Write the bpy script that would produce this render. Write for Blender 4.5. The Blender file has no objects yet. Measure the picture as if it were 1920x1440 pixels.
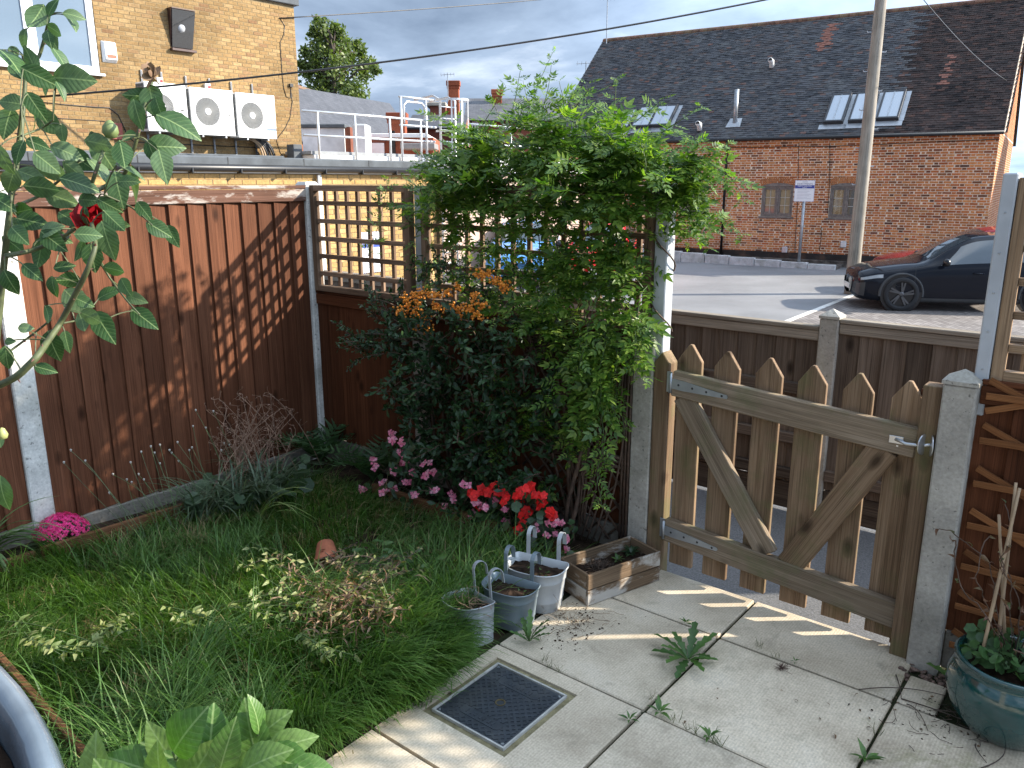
import bpy, bmesh, math, random
import numpy as np
from mathutils import Vector, Matrix
SC = bpy.context.scene
COL = SC.collection
RD = math.radians
rnd = random.Random(11)
nr = np.random.RandomState(5)
# ------------------------------------------------------------------ camera
F_PX, PITCH, YAW, H = 1506.07, 0.246769, 0.680682, 1.62
cam = bpy.data.cameras.new('camera'); camo = bpy.data.objects.new('camera', cam); COL.objects.link(camo)
camo.location = (0, 0, H); camo.rotation_euler = (math.pi/2-PITCH, 0, YAW)
cam.sensor_width = 36; cam.lens = F_PX/1920*36; cam.clip_start = .02; cam.clip_end = 2000
SC.camera = camo
# ------------------------------------------------------------------ light
SUN_AZ, SUN_EL = RD(41), RD(27)         # azimuth from +X towards +Y
SV = Vector((math.cos(SUN_AZ)*math.cos(SUN_EL), math.sin(SUN_AZ)*math.cos(SUN_EL), math.sin(SUN_EL)))
W = bpy.data.worlds.new('World'); SC.world = W; W.use_nodes = True
nt = W.node_tree; nt.nodes.clear()
def N(t, typ, **kw):
    n = t.nodes.new(typ)
    for k, v in kw.items():
        if k.startswith('i_'):
            key = k[2:]; n.inputs[int(key) if key.isdigit() else key.replace('_', ' ')].default_value = v
        else: setattr(n, k, v)
    return n
sky = N(nt, 'ShaderNodeTexSky'); sky.sky_type = 'NISHITA'; sky.sun_disc = False
sky.sun_elevation = SUN_EL; sky.sun_rotation = math.pi/2-SUN_AZ; sky.air_density = 1.0; sky.dust_density = 1.2
tc = N(nt, 'ShaderNodeTexCoord')
sep = N(nt, 'ShaderNodeSeparateXYZ'); nt.links.new(tc.outputs['Generated'], sep.inputs[0])
# cloud layer on a plane overhead: direction / (z + c)
ad = N(nt, 'ShaderNodeMath', operation='ADD'); ad.inputs[1].default_value = .22; nt.links.new(sep.outputs[2], ad.inputs[0])
mx = N(nt, 'ShaderNodeMath', operation='MAXIMUM'); mx.inputs[1].default_value = .06; nt.links.new(ad.outputs[0], mx.inputs[0])
dv = N(nt, 'ShaderNodeVectorMath', operation='DIVIDE'); nt.links.new(tc.outputs['Generated'], dv.inputs[0])
cb = N(nt, 'ShaderNodeCombineXYZ'); [nt.links.new(mx.outputs[0], cb.inputs[i]) for i in range(3)]
nt.links.new(cb.outputs[0], dv.inputs[1])
nz = N(nt, 'ShaderNodeTexNoise', i_Scale=2.1, i_Detail=8., i_Roughness=.54, i_Distortion=.25); nt.links.new(dv.outputs[0], nz.inputs['Vector'])
nz2 = N(nt, 'ShaderNodeTexNoise', i_Scale=1.15, i_Detail=8., i_Roughness=.58, i_Distortion=.2)
of = N(nt, 'ShaderNodeVectorMath', operation='ADD'); of.inputs[1].default_value = (7.3, 2.1, 4.4)
nt.links.new(dv.outputs[0], of.inputs[0]); nt.links.new(of.outputs[0], nz2.inputs['Vector'])
r1 = N(nt, 'ShaderNodeValToRGB'); r1.color_ramp.elements[0].position = .14; r1.color_ramp.elements[1].position = .28
nt.links.new(nz.outputs[0], r1.inputs[0])
r2 = N(nt, 'ShaderNodeValToRGB'); cr = r2.color_ramp
cr.elements[0].position = .34; cr.elements[0].color = (.74, 1.02, 1.48, 1)
cr.elements[1].position = .74; cr.elements[1].color = (3.5, 3.9, 4.45, 1)
e = cr.elements.new(.53); e.color = (1.35, 1.75, 2.35, 1)
nt.links.new(nz2.outputs[0], r2.inputs[0])
mixc = N(nt, 'ShaderNodeMixRGB'); nt.links.new(r1.outputs[0], mixc.inputs[0])
nt.links.new(sky.outputs[0], mixc.inputs[1]); nt.links.new(r2.outputs[0], mixc.inputs[2])
# clouds scatter forwards: brighter round the sun, boosted to add fill light from off-frame
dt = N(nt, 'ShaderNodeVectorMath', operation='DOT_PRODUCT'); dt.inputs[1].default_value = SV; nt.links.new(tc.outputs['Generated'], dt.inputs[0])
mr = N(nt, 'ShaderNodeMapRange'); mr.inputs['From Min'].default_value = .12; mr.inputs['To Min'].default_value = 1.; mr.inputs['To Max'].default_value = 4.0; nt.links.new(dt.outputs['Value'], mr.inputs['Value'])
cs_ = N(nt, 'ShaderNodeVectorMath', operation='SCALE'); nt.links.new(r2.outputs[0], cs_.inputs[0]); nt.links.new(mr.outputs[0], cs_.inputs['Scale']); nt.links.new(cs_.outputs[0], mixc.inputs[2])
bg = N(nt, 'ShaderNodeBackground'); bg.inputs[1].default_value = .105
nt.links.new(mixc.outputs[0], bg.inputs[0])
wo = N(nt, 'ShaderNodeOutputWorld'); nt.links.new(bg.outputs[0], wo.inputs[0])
sl = bpy.data.lights.new('sun', 'SUN'); sl.energy = 3.4; sl.angle = RD(1.0); sl.color = (1, .91, .77)
so = bpy.data.objects.new('sun', sl); COL.objects.link(so); so.rotation_euler = SV.to_track_quat('Z', 'Y').to_euler()
so.location = SV*40
SC.view_settings.view_transform = 'Standard'; SC.view_settings.look = 'None'; SC.view_settings.gamma = 1
SC.view_settings.exposure = 1.75; SC.view_settings.use_curve_mapping = False
# ------------------------------------------------------------------ pixels (1920 x 1440) to directions
cp, sp, cy_, sy_ = math.cos(PITCH), math.sin(PITCH), math.cos(YAW), math.sin(YAW)
FW = Vector((-sy_*cp, cy_*cp, -sp)); RT = Vector((cy_, sy_, 0)); DN = FW.cross(RT); O = Vector((0, 0, H))
def ray(u, v): return FW+RT*((u-960)/F_PX)+DN*((v-720)/F_PX)
def atz(u, v, z=0.): d = ray(u, v); return O+d*((z-H)/d.z)
def aty(u, v, y): d = ray(u, v); return O+d*(y/d.y)
def atx(u, v, x): d = ray(u, v); return O+d*(x/d.x)
def atd(u, v, dep): return O+ray(u, v)*dep
def atpl(u, v, A, D):
    n = Vector((-D[1], D[0])); d = ray(u, v); return O+d*((n.x*A[0]+n.y*A[1])/(n.x*d.x+n.y*d.y))
# ------------------------------------------------------------------ things, parts
def wm(o):
    if o.parent: return wm(o.parent) @ o.matrix_parent_inverse @ o.matrix_basis
    return o.matrix_basis.copy()
def par(o, p):
    if p is not None:
        o.parent = p; o.matrix_parent_inverse = wm(p).inverted()
    return o
def tag(o, label=None, cat=None, group=None, kind=None):
    if label: o['label'] = label
    if cat: o['category'] = cat
    if group: o['group'] = group
    if kind: o['kind'] = kind
    return o
def thing(name, label, cat, loc=(0, 0, 0), rz=0., group=None):
    o = bpy.data.objects.new(name, None); COL.objects.link(o)
    o.empty_display_size = .1
    o.matrix_basis = Matrix.Translation(Vector(loc)) @ Matrix.Rotation(rz, 4, 'Z')
    return tag(o, label, cat, group)
def struct_empty(name, loc=(0, 0, 0)):
    o = bpy.data.objects.new(name, None); COL.objects.link(o); o.empty_display_size = .1
    o.location = loc; o['kind'] = 'structure'; return o
def mesh_obj(name, me, m, parent=None, M=None, smooth=False, kind=None):
    o = bpy.data.objects.new(name, me); COL.objects.link(o)
    if m is not None and (len(me.materials) == 0): me.materials.append(m)
    if M is not None: o.matrix_basis = M
    if smooth and len(me.polygons): me.polygons.foreach_set('use_smooth', [True]*len(me.polygons))
    if kind: o['kind'] = kind
    return par(o, parent)
def fastmesh(name, V, Fq):
    """V (n,3) array, Fq (m,k) array of equal-length faces"""
    V = np.asarray(V, np.float32); Fq = np.asarray(Fq, np.int32); k = Fq.shape[1]
    me = bpy.data.meshes.new(name); me.vertices.add(len(V)); me.vertices.foreach_set('co', V.ravel())
    me.loops.add(Fq.size); me.loops.foreach_set('vertex_index', Fq.ravel())
    me.polygons.add(len(Fq)); me.polygons.foreach_set('loop_start', np.arange(0, Fq.size, k, dtype=np.int32))
    try: me.polygons.foreach_set('loop_total', np.full(len(Fq), k, np.int32))
    except Exception: pass
    me.update(); me.validate(); return me
class MB:
    def __init__(s): s.v = []; s.f = []
    def add(s, V, Fs):
        n = len(s.v); s.v += [tuple(p) for p in V]; s.f += [tuple(i+n for i in f) for f in Fs]; return s
    def box(s, a, b):
        x0, y0, z0 = a; x1, y1, z1 = b
        return s.add([(x0,y0,z0),(x1,y0,z0),(x1,y1,z0),(x0,y1,z0),(x0,y0,z1),(x1,y0,z1),(x1,y1,z1),(x0,y1,z1)],
                     [(0,3,2,1),(4,5,6,7),(0,1,5,4),(1,2,6,5),(2,3,7,6),(3,0,4,7)])
    def beam(s, p0, p1, w, t, up=(0, 0, 1)):
        p0 = Vector(p0); p1 = Vector(p1); d = (p1-p0).normalized(); n = Vector(up); y = n.cross(d)
        if y.length < 1e-6: y = Vector((1, 0, 0)).cross(d)
        y.normalize(); n = d.cross(y)
        V = [p+y*(a*w/2)+n*(b*t/2) for p in (p0, p1) for a, b in ((-1,-1),(1,-1),(1,1),(-1,1))]
        return s.add(V, [(0,3,2,1),(4,5,6,7),(0,1,5,4),(1,2,6,5),(2,3,7,6),(3,0,4,7)])
    def tube(s, pts, rad, n=6, cap=True):
        pts = [Vector(p) for p in pts]
        if not hasattr(rad, '__len__'): rad = [rad]*len(pts)
        ref = None; rings = []; base = len(s.v)
        for i, p in enumerate(pts):
            d = (pts[min(i+1, len(pts)-1)]-pts[max(i-1, 0)])
            d = d.normalized() if d.length > 1e-9 else Vector((0, 0, 1))
            if ref is None: ref = d.orthogonal().normalized()
            ref = ref-d*ref.dot(d); ref = ref.normalized() if ref.length > 1e-6 else d.orthogonal().normalized()
            b = d.cross(ref)
            s.v += [tuple(p+(ref*math.cos(2*math.pi*k/n)+b*math.sin(2*math.pi*k/n))*rad[i]) for k in range(n)]
        for i in range(len(pts)-1):
            for k in range(n):
                a = base+i*n+k; c = base+i*n+(k+1) % n; s.f.append((a, c, c+n, a+n))
        if cap:
            s.f.append(tuple(base+k for k in range(n))[::-1]); e = base+(len(pts)-1)*n; s.f.append(tuple(e+k for k in range(n)))
        return s
    def lathe(s, prof, n=24, c=(0, 0, 0), sx=1., sy=1.):
        base = len(s.v)
        for r, z in prof:
            s.v += [(c[0]+r*sx*math.cos(2*math.pi*k/n), c[1]+r*sy*math.sin(2*math.pi*k/n), c[2]+z) for k in range(n)]
        for i in range(len(prof)-1):
            for k in range(n):
                a = base+i*n+k; b = base+i*n+(k+1) % n; s.f.append((a, b, b+n, a+n))
        return s
    def prism(s, poly, M, t):
        """polygon in local xy, extruded t along local z"""
        n = len(poly); V = [M @ Vector((x, y, 0)) for x, y in poly]+[M @ Vector((x, y, t)) for x, y in poly]
        return s.add(V, [tuple(range(n))[::-1], tuple(range(n, 2*n))]+[(i, (i+1) % n, n+(i+1) % n, n+i) for i in range(n)])
    def quad(s, a, b, c, d): return s.add([a, b, c, d], [(0, 1, 2, 3)])
    def mesh(s, name='m', bev=0., seg=1):
        me = bpy.data.meshes.new(name); me.from_pydata(s.v, [], s.f); me.update()
        if bev:
            bm = bmesh.new(); bm.from_mesh(me)
            bmesh.ops.bevel(bm, geom=bm.edges[:], offset=bev, segments=seg, affect='EDGES', clamp_overlap=True)
            bm.to_mesh(me); bm.free()
        return me
    def obj(s, name, m, parent=None, bev=0., smooth=False, M=None, kind=None, seg=1):
        return mesh_obj(name, s.mesh(name, bev, seg), m, parent, M, smooth, kind)
def frame(p0, p1, nrm):
    p0 = Vector(p0); p1 = Vector(p1); x = (p1-p0).normalized(); n = Vector(nrm); y = n.cross(x).normalized(); n = x.cross(y)
    M = Matrix((x, y, n)).transposed().to_4x4(); M.translation = p0; return M
_pc = {}
def plank(name, p0, p1, w, t, nrm, m, parent, bev=.0015, wedge=0., roll=0.):
    """one board: length along local X, width Y, thickness Z; wedge = thickness of the thin edge"""
    L = (Vector(p1)-Vector(p0)).length
    key = (round(L, 3), round(w, 4), round(t, 4), bev, wedge, m.name)
    me = _pc.get(key)
    if me is None:
        b = MB()
        t1 = wedge or t
        b.add([(0,-w/2,0),(L,-w/2,0),(L,w/2,0),(0,w/2,0),(0,-w/2,t1),(L,-w/2,t1),(L,w/2,t),(0,w/2,t)],
              [(0,3,2,1),(4,5,6,7),(0,1,5,4),(1,2,6,5),(2,3,7,6),(3,0,4,7)])
        me = b.mesh(name, bev); _pc[key] = me
    M = frame(p0, p1, nrm)
    if roll: M = M @ Matrix.Rotation(roll, 4, 'X')
    return mesh_obj(name, me, m, parent, M)
# ------------------------------------------------------------------ materials
def hx(s):
    c = [int(s[i:i+2], 16)/255 for i in (0, 2, 4)]
    return tuple(x/12.92 if x <= .04045 else ((x+.055)/1.055)**2.4 for x in c)
def ramp(t, stops, fac):
    r = N(t, 'ShaderNodeValToRGB'); c = r.color_ramp
    c.elements[0].position = stops[0][0]; c.elements[0].color = (*stops[0][1], 1)
    c.elements[1].position = stops[-1][0]; c.elements[1].color = (*stops[-1][1], 1)
    for p, col in stops[1:-1]: e = c.elements.new(p); e.color = (*col, 1)
    t.links.new(fac, r.inputs[0]); return r.outputs[0]
def rndval(t):
    """0..1, different for each object and each loose piece of a mesh"""
    oi = N(t, 'ShaderNodeObjectInfo'); ge = N(t, 'ShaderNodeNewGeometry')
    a = N(t, 'ShaderNodeMath', operation='ADD'); t.links.new(oi.outputs['Random'], a.inputs[0]); t.links.new(ge.outputs['Random Per Island'], a.inputs[1])
    f = N(t, 'ShaderNodeMath', operation='FRACT'); t.links.new(a.outputs[0], f.inputs[0]); return f.outputs[0]
def noise(t, vec, scale=5., detail=4., rough=.55, dist=0., sv=None, rndoff=False):
    v = vec
    if rndoff:
        m = N(t, 'ShaderNodeMath', operation='MULTIPLY'); m.inputs[1].default_value = 37.; t.links.new(rndval(t), m.inputs[0])
        a = N(t, 'ShaderNodeVectorMath', operation='ADD'); t.links.new(v, a.inputs[0]); t.links.new(m.outputs[0], a.inputs[1]); v = a.outputs[0]
    if sv is not None:
        mm = N(t, 'ShaderNodeVectorMath', operation='MULTIPLY'); mm.inputs[1].default_value = sv; t.links.new(v, mm.inputs[0]); v = mm.outputs[0]
    n = N(t, 'ShaderNodeTexNoise', i_Scale=scale, i_Detail=detail, i_Roughness=rough, i_Distortion=dist)
    t.links.new(v, n.inputs['Vector']); return n.outputs[0]
def mixcol(t, fac, a, b, mode='MIX'):
    m = N(t, 'ShaderNodeMixRGB', blend_type=mode)
    for i, x in ((0, fac), (1, a), (2, b)):
        if hasattr(x, 'is_linked') or hasattr(x, 'links'): t.links.new(x, m.inputs[i])
        elif i == 0: m.inputs[0].default_value = x
        else: m.inputs[i].default_value = (*x, 1)
    return m.outputs[0]
def newmat(name):
    m = bpy.data.materials.new(name); m.use_nodes = True; t = m.node_tree; t.nodes.clear()
    o = N(t, 'ShaderNodeOutputMaterial'); p = N(t, 'ShaderNodeBsdfPrincipled'); t.links.new(p.outputs[0], o.inputs[0])
    return m, t, p, o
def bump(t, p, h, strength=.3, dist=.01):
    b = N(t, 'ShaderNodeBump', i_Strength=strength, i_Distance=dist); t.links.new(h, b.inputs['Height']); t.links.new(b.outputs[0], p.inputs['Normal'])
def coord(t, which='Object'):
    if which == 'World': return N(t, 'ShaderNodeNewGeometry').outputs['Position']
    return N(t, 'ShaderNodeTexCoord').outputs[which]
def plain(name, col, rough=.5, metal=0., var=.12, scale=6., bmp=.08, spec=.5, coat=0., space='Object', dirt=None, dirtamt=.5):
    m, t, p, o = newmat(name); c = coord(t, space)
    n = noise(t, c, scale, 5., .6, rndoff=True)
    a = tuple(x*(1-var*1.6) for x in col); b = tuple(min(1, x*(1+var)) for x in col)
    out = ramp(t, [(.3, a), (.7, b)], n)
    if dirt:
        n2 = noise(t, c, scale*.45, 6., .65)
        f = ramp(t, [(.48, (0,)*3), (.62, (dirtamt,)*3)], n2); out = mixcol(t, f, out, dirt)
    t.links.new(out, p.inputs['Base Color']); p.inputs['Roughness'].default_value = rough; p.inputs['Metallic'].default_value = metal
    p.inputs['Specular IOR Level'].default_value = spec; p.inputs['Coat Weight'].default_value = coat
    if bmp: bump(t, p, noise(t, c, scale*8, 5., .65), bmp, .004)
    return m
def wood(name, dark, mid, light, gscale=1., rough=.75, knots=True, moss=None, bmp=.35, var=.25, worn=None):
    """grain runs along local X of each board"""
    m, t, p, o = newmat(name); c = coord(t, 'Object')
    g = noise(t, c, 9*gscale, 6., .62, .6, (.10, 1.6, 1.6), True)
    g2 = noise(t, c, 60*gscale, 3., .6, .2, (.03, 1.4, 1.4), True)
    col = ramp(t, [(.28, dark), (.5, mid), (.72, light)], g)
    col = mixcol(t, .35, col, ramp(t, [(.3, dark), (.7, light)], g2))
    g3 = noise(t, c, 230*gscale, 3., .6, .3, (.012, 1.2, 1.2), True)
    col = mixcol(t, 1., col, ramp(t, [(.30, (.50,)*3), (.46, (.95,)*3), (.72, (1.28,)*3)], g3), 'MULTIPLY')
    pt = noise(t, c, 2.2, 4., .6, 0., (.8, 1.5, 1.5), True); col = mixcol(t, 1., col, ramp(t, [(.3, (.78,)*3), (.7, (1.18,)*3)], pt), 'MULTIPLY')
    h = g3
    if knots:
        k = N(t, 'ShaderNodeTexVoronoi', i_Scale=1.0); k.inputs['Randomness'].default_value = 1.
        mu = N(t, 'ShaderNodeMath', operation='MULTIPLY'); mu.inputs[1].default_value = 53.; t.links.new(rndval(t), mu.inputs[0])
        av = N(t, 'ShaderNodeVectorMath', operation='ADD'); t.links.new(c, av.inputs[0]); t.links.new(mu.outputs[0], av.inputs[1])
        sc = N(t, 'ShaderNodeVectorMath', operation='MULTIPLY'); sc.inputs[1].default_value = (4.2, 9, 2); t.links.new(av.outputs[0], sc.inputs[0])
        t.links.new(sc.outputs[0], k.inputs['Vector'])
        kf = ramp(t, [(.06, (.85,)*3), (.16, (.35,)*3), (.2, (0,)*3)], k.outputs['Distance'])
        col = mixcol(t, kf, col, tuple(x*.35 for x in dark))
    rv = rndval(t); br = ramp(t, [(0, (1-var,)*3), (1, (1+var*.6,)*3)], rv)
    col = mixcol(t, 1., col, br, 'MULTIPLY')
    if worn:
        wn = noise(t, c, 5., 6., .7, .3, (.6, 1.5, 1.5), True)
        col = mixcol(t, ramp(t, [(.52, (0,)*3), (.6, (.8,)*3)], wn), col, worn)
    if moss:
        w = N(t, 'ShaderNodeNewGeometry').outputs['Position']
        mn = noise(t, w, 7., 5., .6); col = mixcol(t, ramp(t, [(.5, (0,)*3), (.68, (.6,)*3)], mn), col, moss)
    t.links.new(col, p.inputs['Base Color']); p.inputs['Roughness'].default_value = rough; p.inputs['Specular IOR Level'].default_value = .12
    bump(t, p, h, bmp, .003); return m
def leafmat(name, cols, transl=.3, rough=.42, spec=.5, vein=False):
    """cols: ramp over the random value of each leaf; light also comes through the blade"""
    m, t, p, o = newmat(name); rv = rndval(t)
    col = ramp(t, [(i/(len(cols)-1), c) for i, c in enumerate(cols)], rv)
    n = noise(t, coord(t, 'World'), 90., 3., .6); col = mixcol(t, 1., col, ramp(t, [(.3, (.75,)*3), (.7, (1.2,)*3)], n), 'MULTIPLY')
    t.links.new(col, p.inputs['Base Color']); p.inputs['Roughness'].default_value = rough; p.inputs['Specular IOR Level'].default_value = spec
    tr = N(t, 'ShaderNodeBsdfTranslucent'); tcol = mixcol(t, 1., col, (1.5, 1.7, .6), 'MULTIPLY'); t.links.new(tcol, tr.inputs[0])
    mx_ = N(t, 'ShaderNodeMixShader'); mx_.inputs[0].default_value = transl
    t.links.new(p.outputs[0], mx_.inputs[1]); t.links.new(tr.outputs[0], mx_.inputs[2]); t.links.new(mx_.outputs[0], o.inputs[0])
    return m
def brickmat(name, cols, bmp=.5, stain=None):
    m, t, p, o = newmat(name); rv = rndval(t)
    col = ramp(t, [(i/(len(cols)-1), c) for i, c in enumerate(cols)], rv)
    w = coord(t, 'World'); n = noise(t, w, 28., 6., .7); col = mixcol(t, 1., col, ramp(t, [(.3, (.66,)*3), (.7, (1.25,)*3)], n), 'MULTIPLY')
    n2 = noise(t, w, .55, 5., .65); col = mixcol(t, 1., col, ramp(t, [(.35, (.72,)*3), (.6, (1.08,)*3)], n2), 'MULTIPLY')
    if stain:
        n3 = noise(t, w, 1.3, 6., .7); col = mixcol(t, ramp(t, [(.55, (0,)*3), (.68, (.55,)*3)], n3), col, stain)
    t.links.new(col, p.inputs['Base Color']); p.inputs['Roughness'].default_value = .88; p.inputs['Specular IOR Level'].default_value = .2
    bump(t, p, n, bmp, .006); return m
def glassmat(name, tint=(.02, .025, .03), rough=.06, alpha=1.):
    m, t, p, o = newmat(name); p.inputs['Base Color'].default_value = (*tint, 1); p.inputs['Roughness'].default_value = rough
    p.inputs['Specular IOR Level'].default_value = 1.; p.inputs['Coat Weight'].default_value = .6; p.inputs['Coat Roughness'].default_value = .03
    return m
# ------------------------------------------------------------------ vectorised foliage
def leaf_t(k=4, wmax=.5, fold=.12, curl=.15, wpos=.42, pt=1.3):
    """leaf of length 1 along x, width wmax, normal z: three vertex rows; quads only"""
    V = []; Fq = []
    for i in range(k+1):
        s = i/k; w = max(.012, (math.sin(math.pi*min(1, s**(math.log(.5)/math.log(wpos))))**(1/pt if s < wpos else pt))*wmax/2)
        z = curl*(s-s*s*1.6); V += [(s, -w, z+fold*w), (s, 0, z), (s, w, z+fold*w)]
    for i in range(k):
        a = 3*i; Fq += [(a, a+3, a+4, a+1), (a+1, a+4, a+5, a+2)]
    return np.array(V, np.float32), np.array(Fq, np.int32)
def basis(D, Nn):
    D = D/np.maximum(1e-9, np.linalg.norm(D, axis=1, keepdims=True)); Y = np.cross(Nn, D); Y /= np.maximum(1e-9, np.linalg.norm(Y, axis=1, keepdims=True))
    Z = np.cross(D, Y); return np.stack([D, Y, Z], 2)
def instances(T, P, D, Nn, S, WS=None):
    V, Fq = T; P = np.asarray(P, float); n = len(P); B = basis(np.asarray(D, float), np.asarray(Nn, float)); S = np.asarray(S, float)
    VV = V[None]*S[:, None, None]
    if WS is not None: VV = VV*np.stack([np.ones(n), WS, np.ones(n)], 1)[:, None, :]
    VV = np.einsum('nij,nvj->nvi', B, VV)+P[:, None, :]
    FF = (Fq[None]+(np.arange(n)*len(V))[:, None, None]).reshape(-1, Fq.shape[1])
    return VV.reshape(-1, 3), FF
class Fol:
    def __init__(s): s.V = []; s.F = []; s.n = 0
    def put(s, VF):
        s.V.append(VF[0]); s.F.append(VF[1]+s.n); s.n += len(VF[0])
    def obj(s, name, m, parent=None, kind=None):
        if not s.V: return None
        return mesh_obj(name, fastmesh(name, np.concatenate(s.V), np.concatenate(s.F)), m, parent, None, True, kind)
def runit(n, up=0.):
    v = nr.normal(size=(n, 3)); v[:, 2] += up; return v/np.linalg.norm(v, axis=1, keepdims=True)
def leafobjs(name, T, P, D, Nn, S, m, parent, WS=None, label=None):
    """each leaf an object of its own, all sharing one mesh"""
    me = fastmesh(name, *T); me.materials.append(m); me.polygons.foreach_set('use_smooth', [True]*len(me.polygons))
    B = basis(np.asarray(D, float), np.asarray(Nn, float)); out = []
    for i in range(len(P)):
        M = Matrix([list(r) for r in B[i]]).to_4x4() @ Matrix.Diagonal((S[i], S[i]*(WS[i] if WS is not None else 1), S[i], 1)); M.translation = Vector(P[i])
        out.append(mesh_obj(name, me, m, parent, M))
    return out
def grow(p, d, n, step, wander=.25, pull=(0, 0, 0)):
    p = Vector(p); d = Vector(d).normalized(); L = [p.copy()]
    for _ in range(n):
        d = (d+Vector((rnd.gauss(0, wander), rnd.gauss(0, wander), rnd.gauss(0, wander)))+Vector(pull)).normalized()
        p = p+d*step; L.append(p.copy())
    return L
def bez(a, b, c, n=8):
    a, b, c = Vector(a), Vector(b), Vector(c); return [a*(1-t)**2+b*2*t*(1-t)+c*t*t for t in [i/n for i in range(n+1)]]
def text_mesh(s, size, name='lettering'):
    cu = bpy.data.curves.new(name, 'FONT'); cu.body = s; cu.size = size; cu.align_x = 'CENTER'; cu.align_y = 'CENTER'; cu.extrude = .0008*0; cu.resolution_u = 2
    o = bpy.data.objects.new(name, cu); COL.objects.link(o); dg = bpy.context.evaluated_depsgraph_get()
    me = bpy.data.meshes.new_from_object(o.evaluated_get(dg)); COL.objects.unlink(o); bpy.data.objects.remove(o); return me
# ================================================================== MATERIALS
M_soil = plain('soil', (.045, .030, .020), .95, var=.5, scale=14, bmp=.9, spec=.1)
M_asph = None
def asphalt(name, base, sc=1.):
    m, t, p, o = newmat(name); w = coord(t, 'World')
    n = noise(t, w, .35*sc, 6., .6); n2 = noise(t, w, 120., 3., .7)
    col = ramp(t, [(.3, tuple(x*.7 for x in base)), (.7, tuple(x*1.25 for x in base))], n)
    col = mixcol(t, 1., col, ramp(t, [(.3, (.55,)*3), (.72, (1.5,)*3)], n2), 'MULTIPLY')
    t.links.new(col, p.inputs['Base Color']); p.inputs['Roughness'].default_value = .82; bump(t, p, n2, .5, .006); return m
M_asph = asphalt('asphalt', (.19, .19, .195)); M_path = asphalt('path_asphalt', (.12, .12, .122))
M_blockpave = None
def slabmat():
    m, t, p, o = newmat('slab_concrete'); w = coord(t, 'World')
    n = noise(t, w, 3.2, 6., .62); n2 = noise(t, w, 130., 3., .6); n3 = noise(t, w, 9., 5., .6, .8)
    col = ramp(t, [(.3, (.40, .33, .24)), (.55, (.57, .485, .365)), (.75, (.64, .56, .445))], n)
    col = mixcol(t, 1., col, ramp(t, [(.32, (.80,)*3), (.7, (1.13,)*3)], n2), 'MULTIPLY')
    col = mixcol(t, ramp(t, [(.56, (0,)*3), (.74, (.5,)*3)], n3), col, (.215, .19, .14))
    nd = noise(t, w, 1.5, 6., .72); col = mixcol(t, ramp(t, [(.54, (0,)*3), (.70, (.45,)*3)], nd), col, (.22, .195, .13)); ng = noise(t, w, 2.3, 7., .75, .5); sx3 = N(t, 'ShaderNodeSeparateXYZ'); t.links.new(w, sx3.inputs[0]); gm = N(t, 'ShaderNodeMapRange'); gm.inputs['From Min'].default_value = -.9; gm.inputs['From Max'].default_value = .1; gm.inputs['To Min'].default_value = -.16; gm.inputs['To Max'].default_value = .10; t.links.new(sx3.outputs[0], gm.inputs['Value']); ga = N(t, 'ShaderNodeMath', operation='ADD'); t.links.new(ng, ga.inputs[0]); t.links.new(gm.outputs[0], ga.inputs[1]); col = mixcol(t, ramp(t, [(.52, (0,)*3), (.66, (.75,)*3)], ga.outputs[0]), col, (.15, .155, .055))
    br = ramp(t, [(0, (.88,)*3), (1, (1.1,)*3)], rndval(t)); col = mixcol(t, 1., col, br, 'MULTIPLY')
    # fine ribs pressed into the face
    wv = N(t, 'ShaderNodeTexWave', i_Scale=34., i_Distortion=1.6, i_Detail=2.); wv.bands_direction = 'X'; t.links.new(w, wv.inputs['Vector'])
    col = mixcol(t, 1., col, ramp(t, [(0, (.93,)*3), (1, (1.04,)*3)], wv.outputs[1]), 'MULTIPLY')
    hh = N(t, 'ShaderNodeMath', operation='MULTIPLY_ADD'); hh.inputs[1].default_value = .6; t.links.new(wv.outputs[1], hh.inputs[0]); t.links.new(n2, hh.inputs[2])
    t.links.new(col, p.inputs['Base Color']); p.inputs['Roughness'].default_value = .85; p.inputs['Specular IOR Level'].default_value = .25
    bump(t, p, hh.outputs[0], .28, .002); return m
M_slab = slabmat()
M_joint = plain('joint_sand', (.035, .04, .02), .95, var=.4, scale=25, bmp=.6, spec=.1)
M_mortar = plain('mortar', (.22, .19, .11), .95, var=.3, scale=30, bmp=.6, spec=.1, space='World')
def concmat(name, c, pit=True):
    m, t, p, o = newmat(name); w = coord(t, 'World')
    n = noise(t, w, 6., 6., .65); n2 = noise(t, w, 90., 3., .6)
    col = ramp(t, [(.3, tuple(x*.68 for x in c)), (.68, tuple(x*1.15 for x in c))], n)
    sv_ = N(t, 'ShaderNodeTexVoronoi', i_Scale=85.); t.links.new(w, sv_.inputs['Vector'])
    col = mixcol(t, 1., col, ramp(t, [(.3, (.82,)*3), (.7, (1.1,)*3)], n2), 'MULTIPLY')
    pf = noise(t, w, 55., 2., .5)
    col = mixcol(t, ramp(t, [(.66, (0,)*3), (.72, (.75,)*3)], pf), col, tuple(x*.25 for x in c))
    mo = noise(t, w, 2.7, 5., .6); col = mixcol(t, ramp(t, [(.52, (0,)*3), (.72, (.4,)*3)], mo), col, (.13, .13, .065))
    t.links.new(col, p.inputs['Base Color']); p.inputs['Roughness'].default_value = .9; p.inputs['Specular IOR Level'].default_value = .2
    bump(t, p, pf, .5, -.004); return m
M_conc = concmat('concrete', (.40, .37, .32))
M_concw = concmat('painted_concrete', (.62, .60, .56))
M_gravelb = concmat('gravel_board_concrete', (.20, .18, .15))
M_fenceL = wood('brown_fence', (.070, .025, .012), (.120, .046, .0235), (.172, .071, .038), 1., .7, True, None, .35, .22)
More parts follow.
